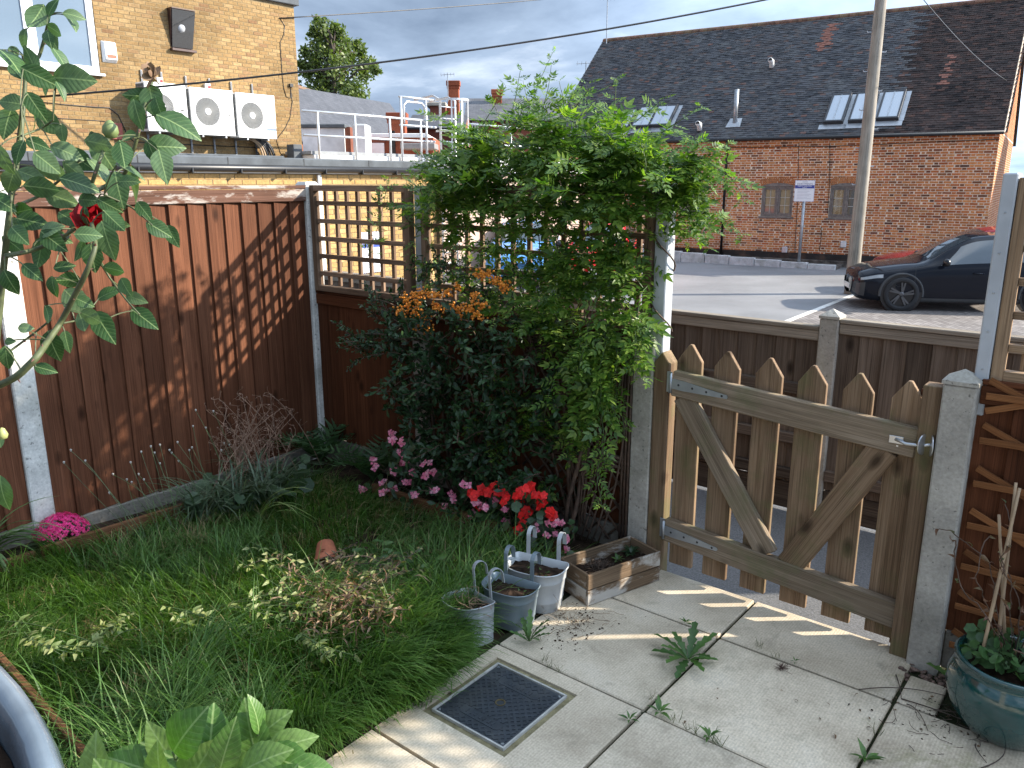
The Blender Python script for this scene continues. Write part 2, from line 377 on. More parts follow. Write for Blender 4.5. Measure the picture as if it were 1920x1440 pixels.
M_fenceB = wood('brown_fence_back', (.052, .017, .007), (.088, .029, .012), (.12, .043, .019), 1., .7, True, None, .35, .22)
M_cap = wood('worn_cap', (.075, .035, .022), (.13, .065, .045), (.19, .11, .08), 1., .8, False, None, .5, .15, worn=(.42, .38, .34))
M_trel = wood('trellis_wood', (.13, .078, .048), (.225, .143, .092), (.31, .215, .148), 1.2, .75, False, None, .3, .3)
M_gate = wood('gate_wood', (.095, .056, .031), (.20, .128, .075), (.31, .215, .138), 1.1, .75, True, (.12, .115, .05), .45, .25)
M_rail = wood('gate_rail_wood', (.115, .080, .050), (.225, .168, .113), (.335, .265, .192), 1.2, .8, True, (.12, .13, .06), .5, .15)
M_grey = wood('weathered_wood', (.055, .038, .028), (.115, .085, .064), (.19, .15, .118), 1., .85, True, None, .45, .3)
M_lowcap = wood('weathered_cap', (.16, .13, .10), (.25, .21, .165), (.34, .295, .24), 1., .85, False, None, .5, .12)
M_ex = wood('orange_lath', (.13, .048, .018), (.21, .085, .032), (.30, .13, .05), 1.5, .7, False, None, .3, .25)
M_will = plain('willow', (.085, .05, .032), .8, var=.4, scale=20, bmp=.3)
M_edge = wood('bed_edging', (.085, .038, .018), (.15, .07, .033), (.22, .115, .06), 1., .8, True, None, .4, .25)
M_plant = wood('peeling_planter', (.085, .055, .034), (.16, .108, .066), (.24, .165, .105), 1.3, .8, True, None, .5, .15, worn=(.50, .47, .42))
M_galv = plain('galvanised', (.40, .42, .44), .42, metal=.75, var=.15, scale=9, bmp=.05)
M_bucket = plain('zinc_bucket', (.26, .29, .31), .45, metal=.35, var=.15, scale=5, bmp=.05)
M_greypost = plain('grey_post', (.42, .44, .46), .5, var=.12, scale=5, bmp=.05)
M_steel = plain('bright_zinc', (.62, .63, .65), .3, metal=.9, var=.1, scale=30, bmp=.02)
M_dark = plain('dark_screw', (.02, .02, .02), .5)
# ================================================================== GROUND
def sheet(name, x0, x1, y0, y1, z, m, n=1):
    b = MB(); b.quad((x0, y0, z), (x1, y0, z), (x1, y1, z), (x0, y1, z)); o = b.obj(name, m); o['kind'] = 'structure'; return o
ZC = -1.05
sheet('ground', -700, 700, -700, 700, ZC, M_asph)
b = MB(); b.box((-3.98, -9, ZC-.1), (9, 2.872, -.055)); o = b.obj('garden_ground', M_soil); o['kind'] = 'structure'
b = MB(); b.box((-7.2, 2.874, ZC-.1), (9, 4.06, -.04)); o = b.obj('path', M_path); o['kind'] = 'structure'
# lawn soil, gently uneven
def lawn_h(x, y): return .012*np.sin(3.1*x+1.3*y)+.01*np.sin(5.3*y-2*x+1)+.006*np.sin(9*x+7*y)-.012
XS = np.linspace(-3.78, -1.66, 40); YS = np.linspace(-.6, 2.86, 60); gx, gy = np.meshgrid(XS, YS)
V = np.stack([gx.ravel(), gy.ravel(), (lawn_h(gx, gy)+np.where((gy > 2.66) | (gx < -3.60), .05, 0)).ravel()], 1)
idx = np.arange(len(V)).reshape(60, 40); Fq = np.stack([idx[:-1, :-1], idx[:-1, 1:], idx[1:, 1:], idx[1:, :-1]], -1).reshape(-1, 4)
o = mesh_obj('lawn_soil', fastmesh('lawn_soil', V, Fq), M_soil, None, None, True); o['kind'] = 'structure'
# ================================================================== PATIO
patio = struct_empty('patio', (-1, 2, 0))
b = MB(); b.box((-1.70, -.6, -.052), (.9, 2.868, -.014)); b.obj('joint_bed', M_joint, patio)
gX = [-1.672, -1.067, -.464, .135, .735]; gY = [-.41, .186, .785, 1.383, 1.979, 2.5245, 2.868]
def slab(x0, x1, y0, y1, hole=None):
    g = .0055; b = MB(); z1 = rnd.uniform(-.003, .003)
    if hole:
        hx0, hx1, hy0, hy1 = hole
        b.box((x0+g, y0+g, -.045), (hx0, y1-g, z1)); b.box((hx1, y0+g, -.045), (x1-g, y1-g, z1))
        b.box((hx0+.0005, y0+g, -.045), (hx1-.0005, hy0, z1)); b.box((hx0+.0005, hy1, -.045), (hx1-.0005, y1-g, z1))
        o = b.obj('slab', M_slab, patio)
    else:
        b.box((x0+g, y0+g, -.045), (x1-g, y1-g, 0)); o = b.obj('slab', M_slab, patio, bev=.004)
        o.matrix_basis = Matrix.Translation((0, 0, z1)) @ o.matrix_basis
    return o
MH = (-1.592, -1.298, 1.562, 1.888)
for i in range(4):
    for j in range(6):
        x0, x1, y0, y1 = gX[i], gX[i+1], gY[j], gY[j+1]
        if i == 0 and j == 3: slab(x0, x1, y0, y1, (MH[0]-.024, MH[1]+.024, MH[2]-.024, MH[3]+.024))
        elif i == 2 and j == 5: slab(x0, -.34, y0, 2.715)
        elif i == 3 and j == 5: continue
        elif i == 1 and j == 5: slab(x0, -.468, y0, y1)
        else: slab(x0, x1, y0, y1)
b = MB(); b.box((MH[0]-.0235, MH[2]-.0235, -.045), (MH[1]+.0235, MH[3]+.0235, -.008)); b.obj('mortar_surround', M_mortar, patio)
# ------------------------------------------------------------------ inspection cover
M_lid = plain('cover_plastic', (.028, .034, .042), .5, var=.25, scale=12, bmp=.1, dirt=(.09, .09, .085), dirtamt=.35, space='World')
mhc = thing('inspection_cover', 'square dark grey ribbed inspection cover set in the paving slabs', 'drain cover', ((MH[0]+MH[1])/2, (MH[2]+MH[3])/2, 0))
b = MB()
for (a0, a1, c0, c1) in ((MH[0], MH[0]+.006, MH[2], MH[3]), (MH[1]-.006, MH[1], MH[2], MH[3]), (MH[0]+.006, MH[1]-.006, MH[2], MH[2]+.006), (MH[0]+.006, MH[1]-.006, MH[3]-.006, MH[3])):
    b.box((a0, c0, -.02), (a1, c1, .002))
b.obj('frame', plain('cover_frame', (.42, .41, .38), .5, var=.2, scale=20), mhc)
LX0, LX1, LY0, LY1 = MH[0]+.009, MH[1]-.009, MH[2]+.009, MH[3]-.009
b = MB(); b.box((LX0, LY0, -.02), (LX1, LY1, -.0025)); lid = b.obj('lid', M_lid, mhc)
b = MB(); cx, cyy = (LX0+LX1)/2, (LY0+LY1)/2; hw, hh = (LX1-LX0)/2-.008, (LY1-LY0)/2-.008
def blocked(x, y):
    return (abs(x) < .085 and abs(y-(-.095)) < .022) or (abs(x) < .085 and abs(y-.095) < .022) or (x*x+y*y < .021**2)
for s in (1, -1):
    for k in range(-16, 17):
        c = k*.0265; pts = []; run = None
        for q in range(-320, 321):
            x = q*.001; y = s*x+c
            ok = abs(x) < hw and abs(y) < hh and not blocked(x, y)
            if ok and run is None: run = (x, y)
            if ok: last = (x, y)
            if not ok and run is not None:
                if abs(last[0]-run[0]) > .006: b.beam((cx+run[0], cyy+run[1], -.0018), (cx+last[0], cyy+last[1], -.0018), .0075, .0035 if s > 0 else .0033)
                run = None
b.obj('rib_grid', M_lid, mhc)
for yy in (-.095, .095):
    b = MB(); n = 10; poly = [(-.065+.018*math.cos(math.pi/2+math.pi*i/n), .018*math.sin(math.pi/2+math.pi*i/n)) for i in range(n+1)]+[(.065+.018*math.cos(-math.pi/2+math.pi*i/n), .018*math.sin(-math.pi/2+math.pi*i/n)) for i in range(n+1)]
    b.prism(poly, Matrix.Translation((cx, cyy+yy, -.0035)), .0028); b.obj('name_plate', M_lid, mhc)
    b = MB()
    for i in range(7): b.box((cx-.058+i*.0175, cyy+yy-.008, -.002), (cx-.058+i*.0175+(.009 if i % 2 else .005), cyy+yy+.008, .0012))
    b.obj('raised_mark', M_lid, mhc)
b = MB(); b.lathe([(.0, -.0035), (.013, -.0035), (.013, -.0015), (.017, -.0015), (.017, .0005), (.014, .0005), (.014, -.003)], 20, (cx, cyy, 0)); b.obj('key_hole', plain('hole_rust', (.10, .075, .03), .8), mhc)
for sx in (-1, 1):
    for sy in (-1, 1):
        b = MB(); b.lathe([(.0, .0008), (.005, .0006), (.006, -.002)], 12, (cx+sx*(hw-.002), cyy+sy*(hh-.002), -.001)); b.obj('screw', M_galv, mhc)
# ================================================================== FENCES
def post(name, label, x0, x1, y0, y1, z0, z1, m, cap='pyr', group='concrete fence posts'):
    t = thing(name, label, 'fence post', ((x0+x1)/2, (y0+y1)/2, z0), group=group)
    b = MB(); b.box((x0, y0, z0), (x1, y1, z1)); b.obj('shaft', m, t, bev=.006)
    cx_, cy2 = (x0+x1)/2, (y0+y1)/2; b = MB()
    if cap == 'pyr':
        e = .004; V = [(x0-e, y0-e, z1), (x1+e, y0-e, z1), (x1+e, y1+e, z1), (x0-e, y1+e, z1), (x0-e, y0-e, z1+.012), (x1+e, y0-e, z1+.012), (x1+e, y1+e, z1+.012), (x0-e, y1+e, z1+.012), (cx_, cy2, z1+.045)]
        b.add(V, [(0, 1, 5, 4), (1, 2, 6, 5), (2, 3, 7, 6), (3, 0, 4, 7), (4, 5, 8), (5, 6, 8), (6, 7, 8), (7, 4, 8), (3, 2, 1, 0)])
        b.obj('cap', m, t)
    else:
        V = [(x0, y0, z1), (x1, y0, z1), (x1, y1, z1), (x0, y1, z1), (x0+.012, y0+.012, z1+.02), (x1-.012, y0+.012, z1+.02), (x1-.012, y1-.012, z1+.02), (x0+.012, y1-.012, z1+.02)]
        b.add(V, [(0, 1, 5, 4), (1, 2, 6, 5), (2, 3, 7, 6), (3, 0, 4, 7), (4, 5, 6, 7), (3, 2, 1, 0)]); b.obj('cap', m, t, bev=.003)
    return t
pL = atx(46, 565, -3.77).y; pL0 = atx(2, 570, -3.77).y
post('concrete_post', 'pale concrete fence post beside the bright pink flowers', -3.87, -3.77, pL-.095, pL, -.1, 1.60, M_concw, 'flat')
post('concrete_post', 'pale concrete fence post where the plain fence meets the trellis', -3.87, -3.77, 2.84, 2.935, -.1, 1.60, M_concw, 'flat')
post('concrete_post', 'short grey concrete post under the orange berries', -2.965, -2.875, 2.84, 2.94, -.1, .985, M_conc, 'flat')
post('concrete_post', 'concrete post beside the gate hinges with a pyramid top', -1.655, -1.56, 2.84, 2.94, -.05, .985, M_conc)
post('concrete_post', 'concrete post beside the gate latch with a pyramid top', -.492, -.395, 2.78, 2.88, -.05, 1.0, M_conc)
post('concrete_post', 'concrete post with a pyramid top in the low fence beyond the gate', -1.255, -1.165, 3.90, 3.99, -.05, .985, M_conc)
def closeboard(name, label, A, B, z0, z1, nb, out, m, cap, gravel, mg=None, capm=None, arris=(), group='timber fence panels', lap=.014, jit=.004):
    """vertical feather-edge boards from A to B (2D); out = normal towards the garden"""
    A = Vector(A); B = Vector(B); d = (B-A).normalized(); L = (B-A).length; o3 = Vector((*out, 0)); pitch = L/nb
    t = thing(name, label, 'fence', (A.x, A.y, z0), group=group)
    for i in range(nb):
        c = A+d*(pitch*(i+.5)); p0 = Vector((c.x, c.y, z0+rnd.uniform(-.003, .003))); p1 = Vector((c.x, c.y, z1+rnd.uniform(-.002, 0)))
        plank('board', p0+o3*rnd.uniform(0, .003), p1+o3*rnd.uniform(0, .003), pitch+lap, .021, o3, m, t, .0012, .005)
    if cap:
        ch, ct, cw = cap; cm = capm or m
        plank('top_rail', (A.x+out[0]*.002, A.y+out[1]*.002, z1+ch/2-.015), (B.x+out[0]*.002, B.y+out[1]*.002, z1+ch/2-.015), ch, .030, o3, m if capm is None else capm, t, .003)
        plank('capping', (A.x+out[0]*.008, A.y+out[1]*.008, z1+ch-.013), (B.x+out[0]*.008, B.y+out[1]*.008, z1+ch-.013), cw, ct, (0, 0, 1), cm, t, .003)
    if gravel:
        plank('gravel_board', (A.x, A.y, z0-gravel/2-.002), (B.x, B.y, z0-gravel/2-.002), gravel, .03, o3, mg or M_gravelb, t, .004)
    for za in arris: plank('rail', (A.x+out[0]*.018, A.y+out[1]*.018, za), (B.x+out[0]*.018, B.y+out[1]*.018, za), .055, .03, o3, m, t, .004)
    return t
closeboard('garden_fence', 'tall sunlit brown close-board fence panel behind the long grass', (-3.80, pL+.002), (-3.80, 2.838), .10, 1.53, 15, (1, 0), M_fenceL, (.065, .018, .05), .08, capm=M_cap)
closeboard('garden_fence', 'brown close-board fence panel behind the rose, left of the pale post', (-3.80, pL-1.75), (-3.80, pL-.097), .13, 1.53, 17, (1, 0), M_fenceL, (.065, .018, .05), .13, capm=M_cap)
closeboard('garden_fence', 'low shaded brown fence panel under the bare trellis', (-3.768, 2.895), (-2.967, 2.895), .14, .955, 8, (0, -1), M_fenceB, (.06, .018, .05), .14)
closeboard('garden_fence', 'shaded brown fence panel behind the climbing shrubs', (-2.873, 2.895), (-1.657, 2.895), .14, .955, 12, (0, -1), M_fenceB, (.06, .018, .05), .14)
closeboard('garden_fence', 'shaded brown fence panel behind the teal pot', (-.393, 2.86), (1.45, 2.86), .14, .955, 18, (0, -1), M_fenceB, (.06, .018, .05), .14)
lowg = 'low weathered fence panels'
closeboard('low_fence', 'low weathered grey fence panel seen under the bare trellis', (-6.6, 3.945), (-4.0, 3.945), -.02, .90, 24, (0, -1), M_grey, (.05, .02, .06), 0, capm=M_lowcap, group=lowg)
closeboard('low_fence', 'low weathered fence panel behind the climbing shrubs', (-3.9, 3.945), (-2.45, 3.945), -.02, .90, 14, (0, -1), M_grey, (.05, .02, .06), 0, capm=M_lowcap, group=lowg)
closeboard('low_fence', 'low weathered grey fence panel behind the hinge side of the gate', (-2.36, 3.945), (-1.258, 3.945), .12, .885, 11, (0, -1), M_grey, (.05, .02, .06), .14, M_grey, M_lowcap, (.62, .36, .17), group=lowg)
closeboard('low_fence', 'low weathered brown fence panel behind the latch side of the gate', (-1.163, 3.945), (-.02, 3.945), .12, .93, 11, (0, -1), M_grey, (.05, .02, .06), .14, M_grey, M_lowcap, (.2,), group=lowg)
# ------------------------------------------------------------------ square trellis
def trellis(name, label, x0, x1, y, z0, z1, nv, nh, m, group='square trellis panels'):
    t = thing(name, label, 'trellis', (x0, y, z0), group=group); fw = .034
    plank('frame_post', (x0+fw/2, y+.02, z0), (x0+fw/2, y+.02, z1), fw, .04, (0, -1, 0), m, t, .002)
    plank('frame_post', (x1-fw/2, y+.02, z0), (x1-fw/2, y+.02, z1), fw, .04, (0, -1, 0), m, t, .002)
    plank('frame_rail', (x0+fw, y+.018, z1-.016), (x1-fw, y+.018, z1-.016), .032, .038, (0, -1, 0), m, t, .002)
    plank('frame_rail', (x0+fw, y+.018, z0+.016), (x1-fw, y+.018, z0+.016), .032, .038, (0, -1, 0), m, t, .002)
    for i in range(nv):
        x = x0+fw+(x1-x0-2*fw)*(i+.5)/nv if nv > 9 else x0+fw+(x1-x0-2*fw)*(i+.55)/(nv+.1)
        plank('upright_slat', (x, y+.036, z0+.033), (x, y+.036, z1-.033), .022, .016, (0, -1, 0), m, t, .001)
    for j in range(nh):
        z = z0+(z1-z0)*(j+1)/(nh+1)
        plank('cross_slat', (x0+fw+.001, y+.019, z), (x1-fw-.001, y+.019, z), .024, .02, (0, -1, 0), m, t, .001)
    return t
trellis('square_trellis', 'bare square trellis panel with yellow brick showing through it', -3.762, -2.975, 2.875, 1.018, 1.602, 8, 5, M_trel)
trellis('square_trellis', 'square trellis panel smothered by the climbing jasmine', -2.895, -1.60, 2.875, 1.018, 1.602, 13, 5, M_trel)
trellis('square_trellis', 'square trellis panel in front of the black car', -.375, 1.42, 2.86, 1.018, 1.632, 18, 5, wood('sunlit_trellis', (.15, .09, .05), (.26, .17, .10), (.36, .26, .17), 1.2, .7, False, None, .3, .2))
for (lab, x0, x1, y0, y1, z1) in (('grey metal trellis post between the two trellis panels', -2.968, -2.90, 2.885, 2.93, 1.6), ('pale grey metal trellis post beside the jasmine, above the hinge-side post', -1.592, -1.535, 2.865, 2.93, 1.615), ('pale grey metal trellis post above the latch-side post', -.418, -.378, 2.835, 2.915, 1.645)):
    t = thing('trellis_post', lab, 'post', ((x0+x1)/2, y0, .98), group='grey trellis posts')
    b = MB(); b.box((x0, y0, .90), (x1, y1, z1)); b.obj('shaft', M_greypost, t, bev=.004)
    for k in range(5):
        b = MB(); b.lathe([(.0, .002), (.003, .0015), (.0035, 0)], 8); b.obj('screw', M_galv, t, M=Matrix.Translation(((x0+x1)/2, y0-.0005, 1.05+.12*k)) @ Matrix.Rotation(math.pi/2, 4, 'X'))
# ------------------------------------------------------------------ expanding lattice screens
def lattice(name, label, x0, x1, z0, z1, y, sp, m, rod, slope=1.):
    t = thing(name, label, 'trellis', (x0, y, z0)); w, h = x1-x0, z1-z0
    for s in (1, -1):
        n = int((w*slope+h)/sp)+1
        for k in range(1, n):
            c = k*sp; pts = []
            # line z = slope*x + (c - slope*w)  (or mirrored)
            xa = max(0, (w*slope-c)/slope); xb = min(w, (h+w*slope-c)/slope)
            za = slope*xa+c-w*slope; zb = slope*xb+c-w*slope
            if xb-xa < .03: continue
            if s < 0: xa, xb = w-xa, w-xb
            yy = y+(.009 if s > 0 else 0)
            if rod: MB().tube([(x0+xa, yy, z0+za), (x0+(xa+xb)/2+rnd.uniform(-.004, .004), yy, z0+(za+zb)/2), (x0+xb, yy, z0+zb)], .0055, 6).obj('rod', m, t, smooth=True)
            else: plank('lath', (x0+xa, yy, z0+za), (x0+xb, yy, z0+zb), .022, .007, (0, -1, 0), m, t, .001)
    return t
willow = lattice('willow_lattice', 'brown willow diamond lattice against the fence behind the twisted stems', -2.25, -1.675, .07, .95, 2.85, .105, M_will, True, 1.05)
for k in range(7):
    for zz in (.45, .94):
        MB().tube([(-2.26, 2.842-.003*(k % 2), zz-.05+k*.013), (-1.67, 2.842-.003*(k % 2), zz-.05+k*.013+rnd.uniform(-.01, .01))], .005, 6).obj('woven_rod', M_will, willow, smooth=True)
for xx in (-1.69, -1.675, -1.66): MB().tube([(xx, 2.838, .06), (xx+.003, 2.838, .96)], .0055, 6).obj('edge_rod', M_will, willow, smooth=True)
tex = thing('expanding_lattice', 'orange brown expanding wooden lattice fixed to the fence behind the teal pot', 'trellis', (-.38, 2.83, .1))
for k in range(7):
    z = .10+k*.145
    plank('lath', (-.375, 2.822, z), (1.0, 2.822, z+.02), .021, .007, (0, -1, 0), M_ex, tex, .001)
for k in range(9):
    x = -.37+k*.02; z0_ = .93-k*.145
    plank('lath', (-.372, 2.832, 1.02-k*.145), (.55, 2.832, .60-k*.145), .021, .007, (0, -1, 0), M_ex, tex, .001)
plank('lath', (-.372, 2.829, .92), (-.10, 2.829, 1.02), .021, .007, (0, -1, 0), M_ex, tex, .001)
# ================================================================== GATE
gate = thing('picket_gate', 'weathered wooden picket gate with two diagonal braces', 'gate', (-1.0, 2.86, 0))
apex = [(1297, 647), (1365, 660), (1443, 672), (1526, 686), (1614, 701), (1706, 715)]
GY = 2.862; pw = .102
for i, (u, v) in enumerate(apex):
    x = aty(u, v, GY).x; zt = aty(u, v, GY).z; zb = .045-.004*i; L = zt-zb
    poly = [(0, -pw/2), (L-.065, -pw/2), (L, -.006), (L, .006), (L-.065, pw/2), (0, pw/2)]
    b = MB(); b.prism(poly, Matrix.Identity(4), .020)
    # local X up, local Z towards the garden
    M = Matrix(((0, 1, 0, x), (0, 0, -1, GY+.0205), (1, 0, 0, zb), (0, 0, 0, 1)))
    mm = b.mesh('pale', .002); mesh_obj('pale', mm, M_gate, gate, M @ Matrix.Rotation(rnd.uniform(-.006, .006), 4, 'Z'))
xl = aty(1247, 1010, 2.84).x+.003; xr = aty(1724, 803, 2.84).x
zr1 = .79; zr0 = .215
plank('rail', (xl, 2.858, .838), (xr, 2.858, .772+.0), .104, .034, (0, -1, 0), M_rail, gate, .004)
plank('rail', (xl-.004, 2.858, .205), (xr+.004, 2.858, .135), .100, .034, (0, -1, 0), M_rail, gate, .004)
cxb = aty(1460, 1030, 2.84)
plank('brace', (xl+.045, 2.8585, .79), (cxb.x-.045, 2.8585, .222), .088, .028, (0, -1, 0), M_rail, gate, .003)
plank('brace', (xr-.10, 2.8585, .735), (cxb.x+.045, 2.8585, .202), .098, .028, (0, -1, 0), M_gate, gate, .003)
def strap(z, dz):
    b = MB(); b.prism([(0, -.02), (.05, -.02), (.235, -.007), (.24, .0), (.235, .007), (.05, .02), (0, .02)], Matrix.Identity(4), .003)
    th_ = math.atan(.074); M = Matrix(((math.cos(th_), math.sin(th_), 0, xl+.002), (0, 0, -1, 2.8228), (-math.sin(th_), math.cos(th_), 0, z), (0, 0, 0, 1))); h = mesh_obj('hinge_strap', b.mesh('hinge_strap'), M_galv, gate, M)
    for k in (.03, .09, .15, .215):
        b = MB(); b.lathe([(0, .002), (.004, .0015), (.005, 0)], 8); b.obj('bolt', M_dark, h, M=M @ Matrix.Translation((k, 0, .003)))
    MB().tube([(xl-.004, 2.822, z-.04), (xl-.004, 2.822, z+.04)], .007, 8).obj('hinge_pin', M_galv, gate, smooth=True)
    MB().box((xl-.03, 2.838, z-.042), (xl-.007, 2.8415, z+.042)).obj('hinge_plate', M_galv, gate, bev=.0008)
strap(.838, 1); strap(.205, 1)
plank('screw_head', (xr-.06, 2.823, .755), (xr-.054, 2.823, .755), .006, .002, (0, -1, 0), M_steel, gate, 0)
# posts either side of the gate
gl = thing('gate_post', 'pointed wooden gate post carrying the hinges', 'gate post', (-1.52, 2.87, 0), group='wooden gate posts')
b = MB(); b.prism([(0, -.034), (.955, -.034), (1.0, 0), (.955, .034), (0, .034)], Matrix.Identity(4), .07)
mesh_obj('shaft', b.mesh('shaft', .003), M_gate, gl, Matrix(((0, 1, 0, -1.522), (0, 0, -1, 2.912), (1, 0, 0, -.045), (0, 0, 0, 1))))
gr = thing('gate_post', 'wooden gate post carrying the latch keeper', 'gate post', (-.525, 2.84, 0), group='wooden gate posts')
plank('shaft', (-.524, 2.875, -.045), (-.524, 2.875, .98), .058, .07, (0, -1, 0), M_gate, gr, .003)
plank('stop', (-.562, 2.905, .0), (-.562, 2.905, .95), .018, .03, (0, -1, 0), M_fenceB, gr, .002)
la = thing('gate_latch', 'zinc ring latch and keeper between the gate rail and its post', 'latch', (-.555, 2.82, .76))
lx, lz = xr-.01, .775
MB().tube([(lx-.055, 2.818, lz+.004), (lx-.02, 2.812, lz-.004), (lx+.03, 2.81, lz), (lx+.055, 2.808, lz+.01)], .006, 8).obj('bar', M_steel, la, smooth=True)
b = MB(); b.box((lx-.075, 2.819, lz-.012), (lx-.03, 2.8225, lz+.014)); b.obj('bar_plate', M_steel, la, bev=.001)
for sx in (-1, 1):
    b = MB(); poly = [(0.0+.030*math.cos(a)*(1 if True else 0), .036*math.sin(a)) for a in np.linspace(0, 2*math.pi, 17)[:-1]]
    M = Matrix(((.35*sx, 0, .94, lx+.045+.012*sx), (-.94*abs(sx), 0, .35*sx, 2.80), (0, 1, 0, lz+.008), (0, 0, 0, 1))); b.prism(poly, M, .004); b.obj('keeper', M_steel, la, bev=.001)
# ================================================================== BRICKWORK
def brickwall(parent, A, B, z0, z1, out, m, mm, BL=.215, BH=.065, J=.010, bond='stretcher', holes=(), pick=None, nsep=300, proud=.006, jit=.0015, part='brick', wobble=0.):
    """A, B 2D ends of the face line; out 2D outward normal. Mortar face plus bricks proud of it; nsep bricks are objects."""
    A = Vector(A); B = Vector(B); d = (B-A).normalized(); L = (B-A).length; o2 = Vector(out)
    def P(s, z, off): q = A+d*s+o2*off; return (q.x, q.y, z)
    b = MB()
    ss = sorted({0., L, *[h[0] for h in holes], *[h[1] for h in holes]}); zz = sorted({z0, z1, *[h[2] for h in holes], *[h[3] for h in holes]})
    ss = [x for x in ss if 0 <= x <= L]; zz = [x for x in zz if z0 <= x <= z1]
    for i in range(len(ss)-1):
        for j in range(len(zz)-1):
            cs, cz = (ss[i]+ss[i+1])/2, (zz[j]+zz[j+1])/2
            if any(h[0] < cs < h[1] and h[2] < cz < h[3] for h in holes): continue
            b.quad(P(ss[i], zz[j], 0), P(ss[i+1], zz[j], 0), P(ss[i+1], zz[j+1], 0), P(ss[i], zz[j+1], 0))
    for h in holes:
        dp = -.12; c = [(h[0], h[2]), (h[1], h[2]), (h[1], h[3]), (h[0], h[3])]
        for i in range(4):
            (s0, q0), (s1, q1) = c[i], c[(i+1) % 4]; b.quad(P(s0, q0, 0), P(s1, q1, 0), P(s1, q1, dp), P(s0, q0, dp))
        b.quad(P(h[0], h[2], dp), P(h[1], h[2], dp), P(h[1], h[3], dp), P(h[0], h[3], dp))
    b.obj('mortar_face', mm, parent)
    rows = int((z1-z0)/(BH+J)); items = []; hl = BL/2-J/2
    for r in range(rows):
        z = z0+r*(BH+J)+J/2
        if bond == 'stretcher': s = -(BL+J)*(r % 2)*.5; seq = [BL]
        elif bond == 'flemish': seq = [BL, hl]; s = -(0 if r % 2 == 0 else (BL+hl)/2+J+.0)
        else: seq = [BL] if r % 4 else [hl]; s = -(BL+J)*.5*((r//1) % 2) if r % 4 else 0
        k = 0
        while s < L:
            w = seq[k % len(seq)]; k += 1; a = max(s, 0.004); e = min(s+w, L-.004); s += w+J
            if wobble and rnd.random() < wobble and a > .3: e = a+(e-a)*rnd.uniform(.8, 1.0)
            if e-a < .035: continue
            zc = z+BH/2
            if any(a < h[1] and e > h[0] and z < h[3] and z+BH > h[2] for h in holes): 
                # keep the part outside the opening
                for h in holes:
                    if a < h[1] and e > h[0] and z < h[3] and z+BH > h[2]:
                        if a < h[0]: e = h[0]-.002
                        elif e > h[1]: a = h[1]+.002
                        else: a = e
                if e-a < .03: continue
            items.append((a, e, z, z+BH))
    if pick is None: order = list(range(len(items)))
    else: order = sorted(range(len(items)), key=lambda i: pick(P((items[i][0]+items[i][1])/2, items[i][2], 0)))
    sep = set(order[:nsep]); rest = MB(); cache = {}
    for i, (a, e, za, zb) in enumerate(items):
        pr_ = proud+rnd.uniform(-jit, jit); w = round(e-a, 2); hgt = zb-za
        if i in sep:
            key = (w, round(hgt, 3))
            me = cache.get(key)
            if me is None:
                q = MB(); ch = .003; q.add([(0,0,0),(w,0,0),(w,0,hgt),(0,0,hgt),(ch,-proud,ch),(w-ch,-proud,ch),(w-ch,-proud,hgt-ch),(ch,-proud,hgt-ch)], [(4,5,6,7),(0,1,5,4),(1,2,6,5),(2,3,7,6),(3,0,4,7)])
                me = q.mesh(part); cache[key] = me
            p = P(a, za, rnd.uniform(-.001, .0012)); M = Matrix(((d.x, -o2.x, 0, p[0]), (d.y, -o2.y, 0, p[1]), (0, 0, 1, p[2]), (0, 0, 0, 1)))
            mesh_obj(part, me, m, parent, M)
        else:
            ch = .003; rest.add([P(a, za, -.001), P(e, za, -.001), P(e, zb, -.001), P(a, zb, -.001), P(a+ch, za+ch, pr_), P(e-ch, za+ch, pr_), P(e-ch, zb-ch, pr_), P(a+ch, zb-ch, pr_)], [(4,5,6,7),(0,1,5,4),(1,2,6,5),(2,3,7,6),(3,0,4,7)])
    if rest.v: rest.obj(part+'work', m, parent, kind='stuff')
    return P
def pix(p):
    q = Vector(p)-O; z = q.dot(FW); return (960+F_PX*q.dot(RT)/z, 720+F_PX*q.dot(DN)/z) if z > .05 else (-9e9, -9e9)
def nearpix(u0, v0, su=1., sv=1.):
    def f(p):
        u, v = pix(p); return abs(u-u0)*su+abs(v-v0)*sv
    return f
M_mortY = plain('yellow_mortar', (.25, .19, .11), .95, var=.2, scale=10, bmp=.3, spec=.1, space='World')
M_mortR = plain('lime_mortar', (.74, .60, .46), .95, var=.2, scale=6, bmp=.3, spec=.1, space='World')
M_brY = brickmat('yellow_brick', [(.20, .125, .055), (.275, .178, .078), (.245, .152, .066), (.325, .22, .105), (.20, .112, .056)], .5)
M_brL = brickmat('new_yellow_brick', [(.38, .235, .088), (.45, .285, .112), (.42, .26, .10), (.49, .325, .145), (.37, .215, .082)], .4)
M_brR = brickmat('old_red_brick', [(.36, .10, .036), (.54, .18, .062), (.63, .25, .088), (.58, .205, .07), (.48, .13, .048), (.64, .28, .105), (.20, .06, .034), (.60, .23, .08), (.09, .04, .03)], .6)
M_brH = brickmat('house_brick', [(.22, .06, .03), (.30, .085, .04), (.36, .11, .055)], .5)
M_black = plain('black_gutter', (.012, .012, .013), .4, var=.2, scale=4)
M_felt = plain('roof_felt', (.075, .085, .095), .85, var=.25, scale=3, bmp=.2, space='World')
M_white = plain('white_paint', (.74, .74, .73), .5, var=.06, scale=3, bmp=.03, space='World')
M_upvc = plain('white_frame', (.80, .81, .83), .35, var=.03, scale=3, bmp=0)
M_render = plain('white_render', (.62, .64, .66), .8, var=.18, scale=1.2, bmp=.15, space='World', dirt=(.32, .34, .36), dirtamt=.5)
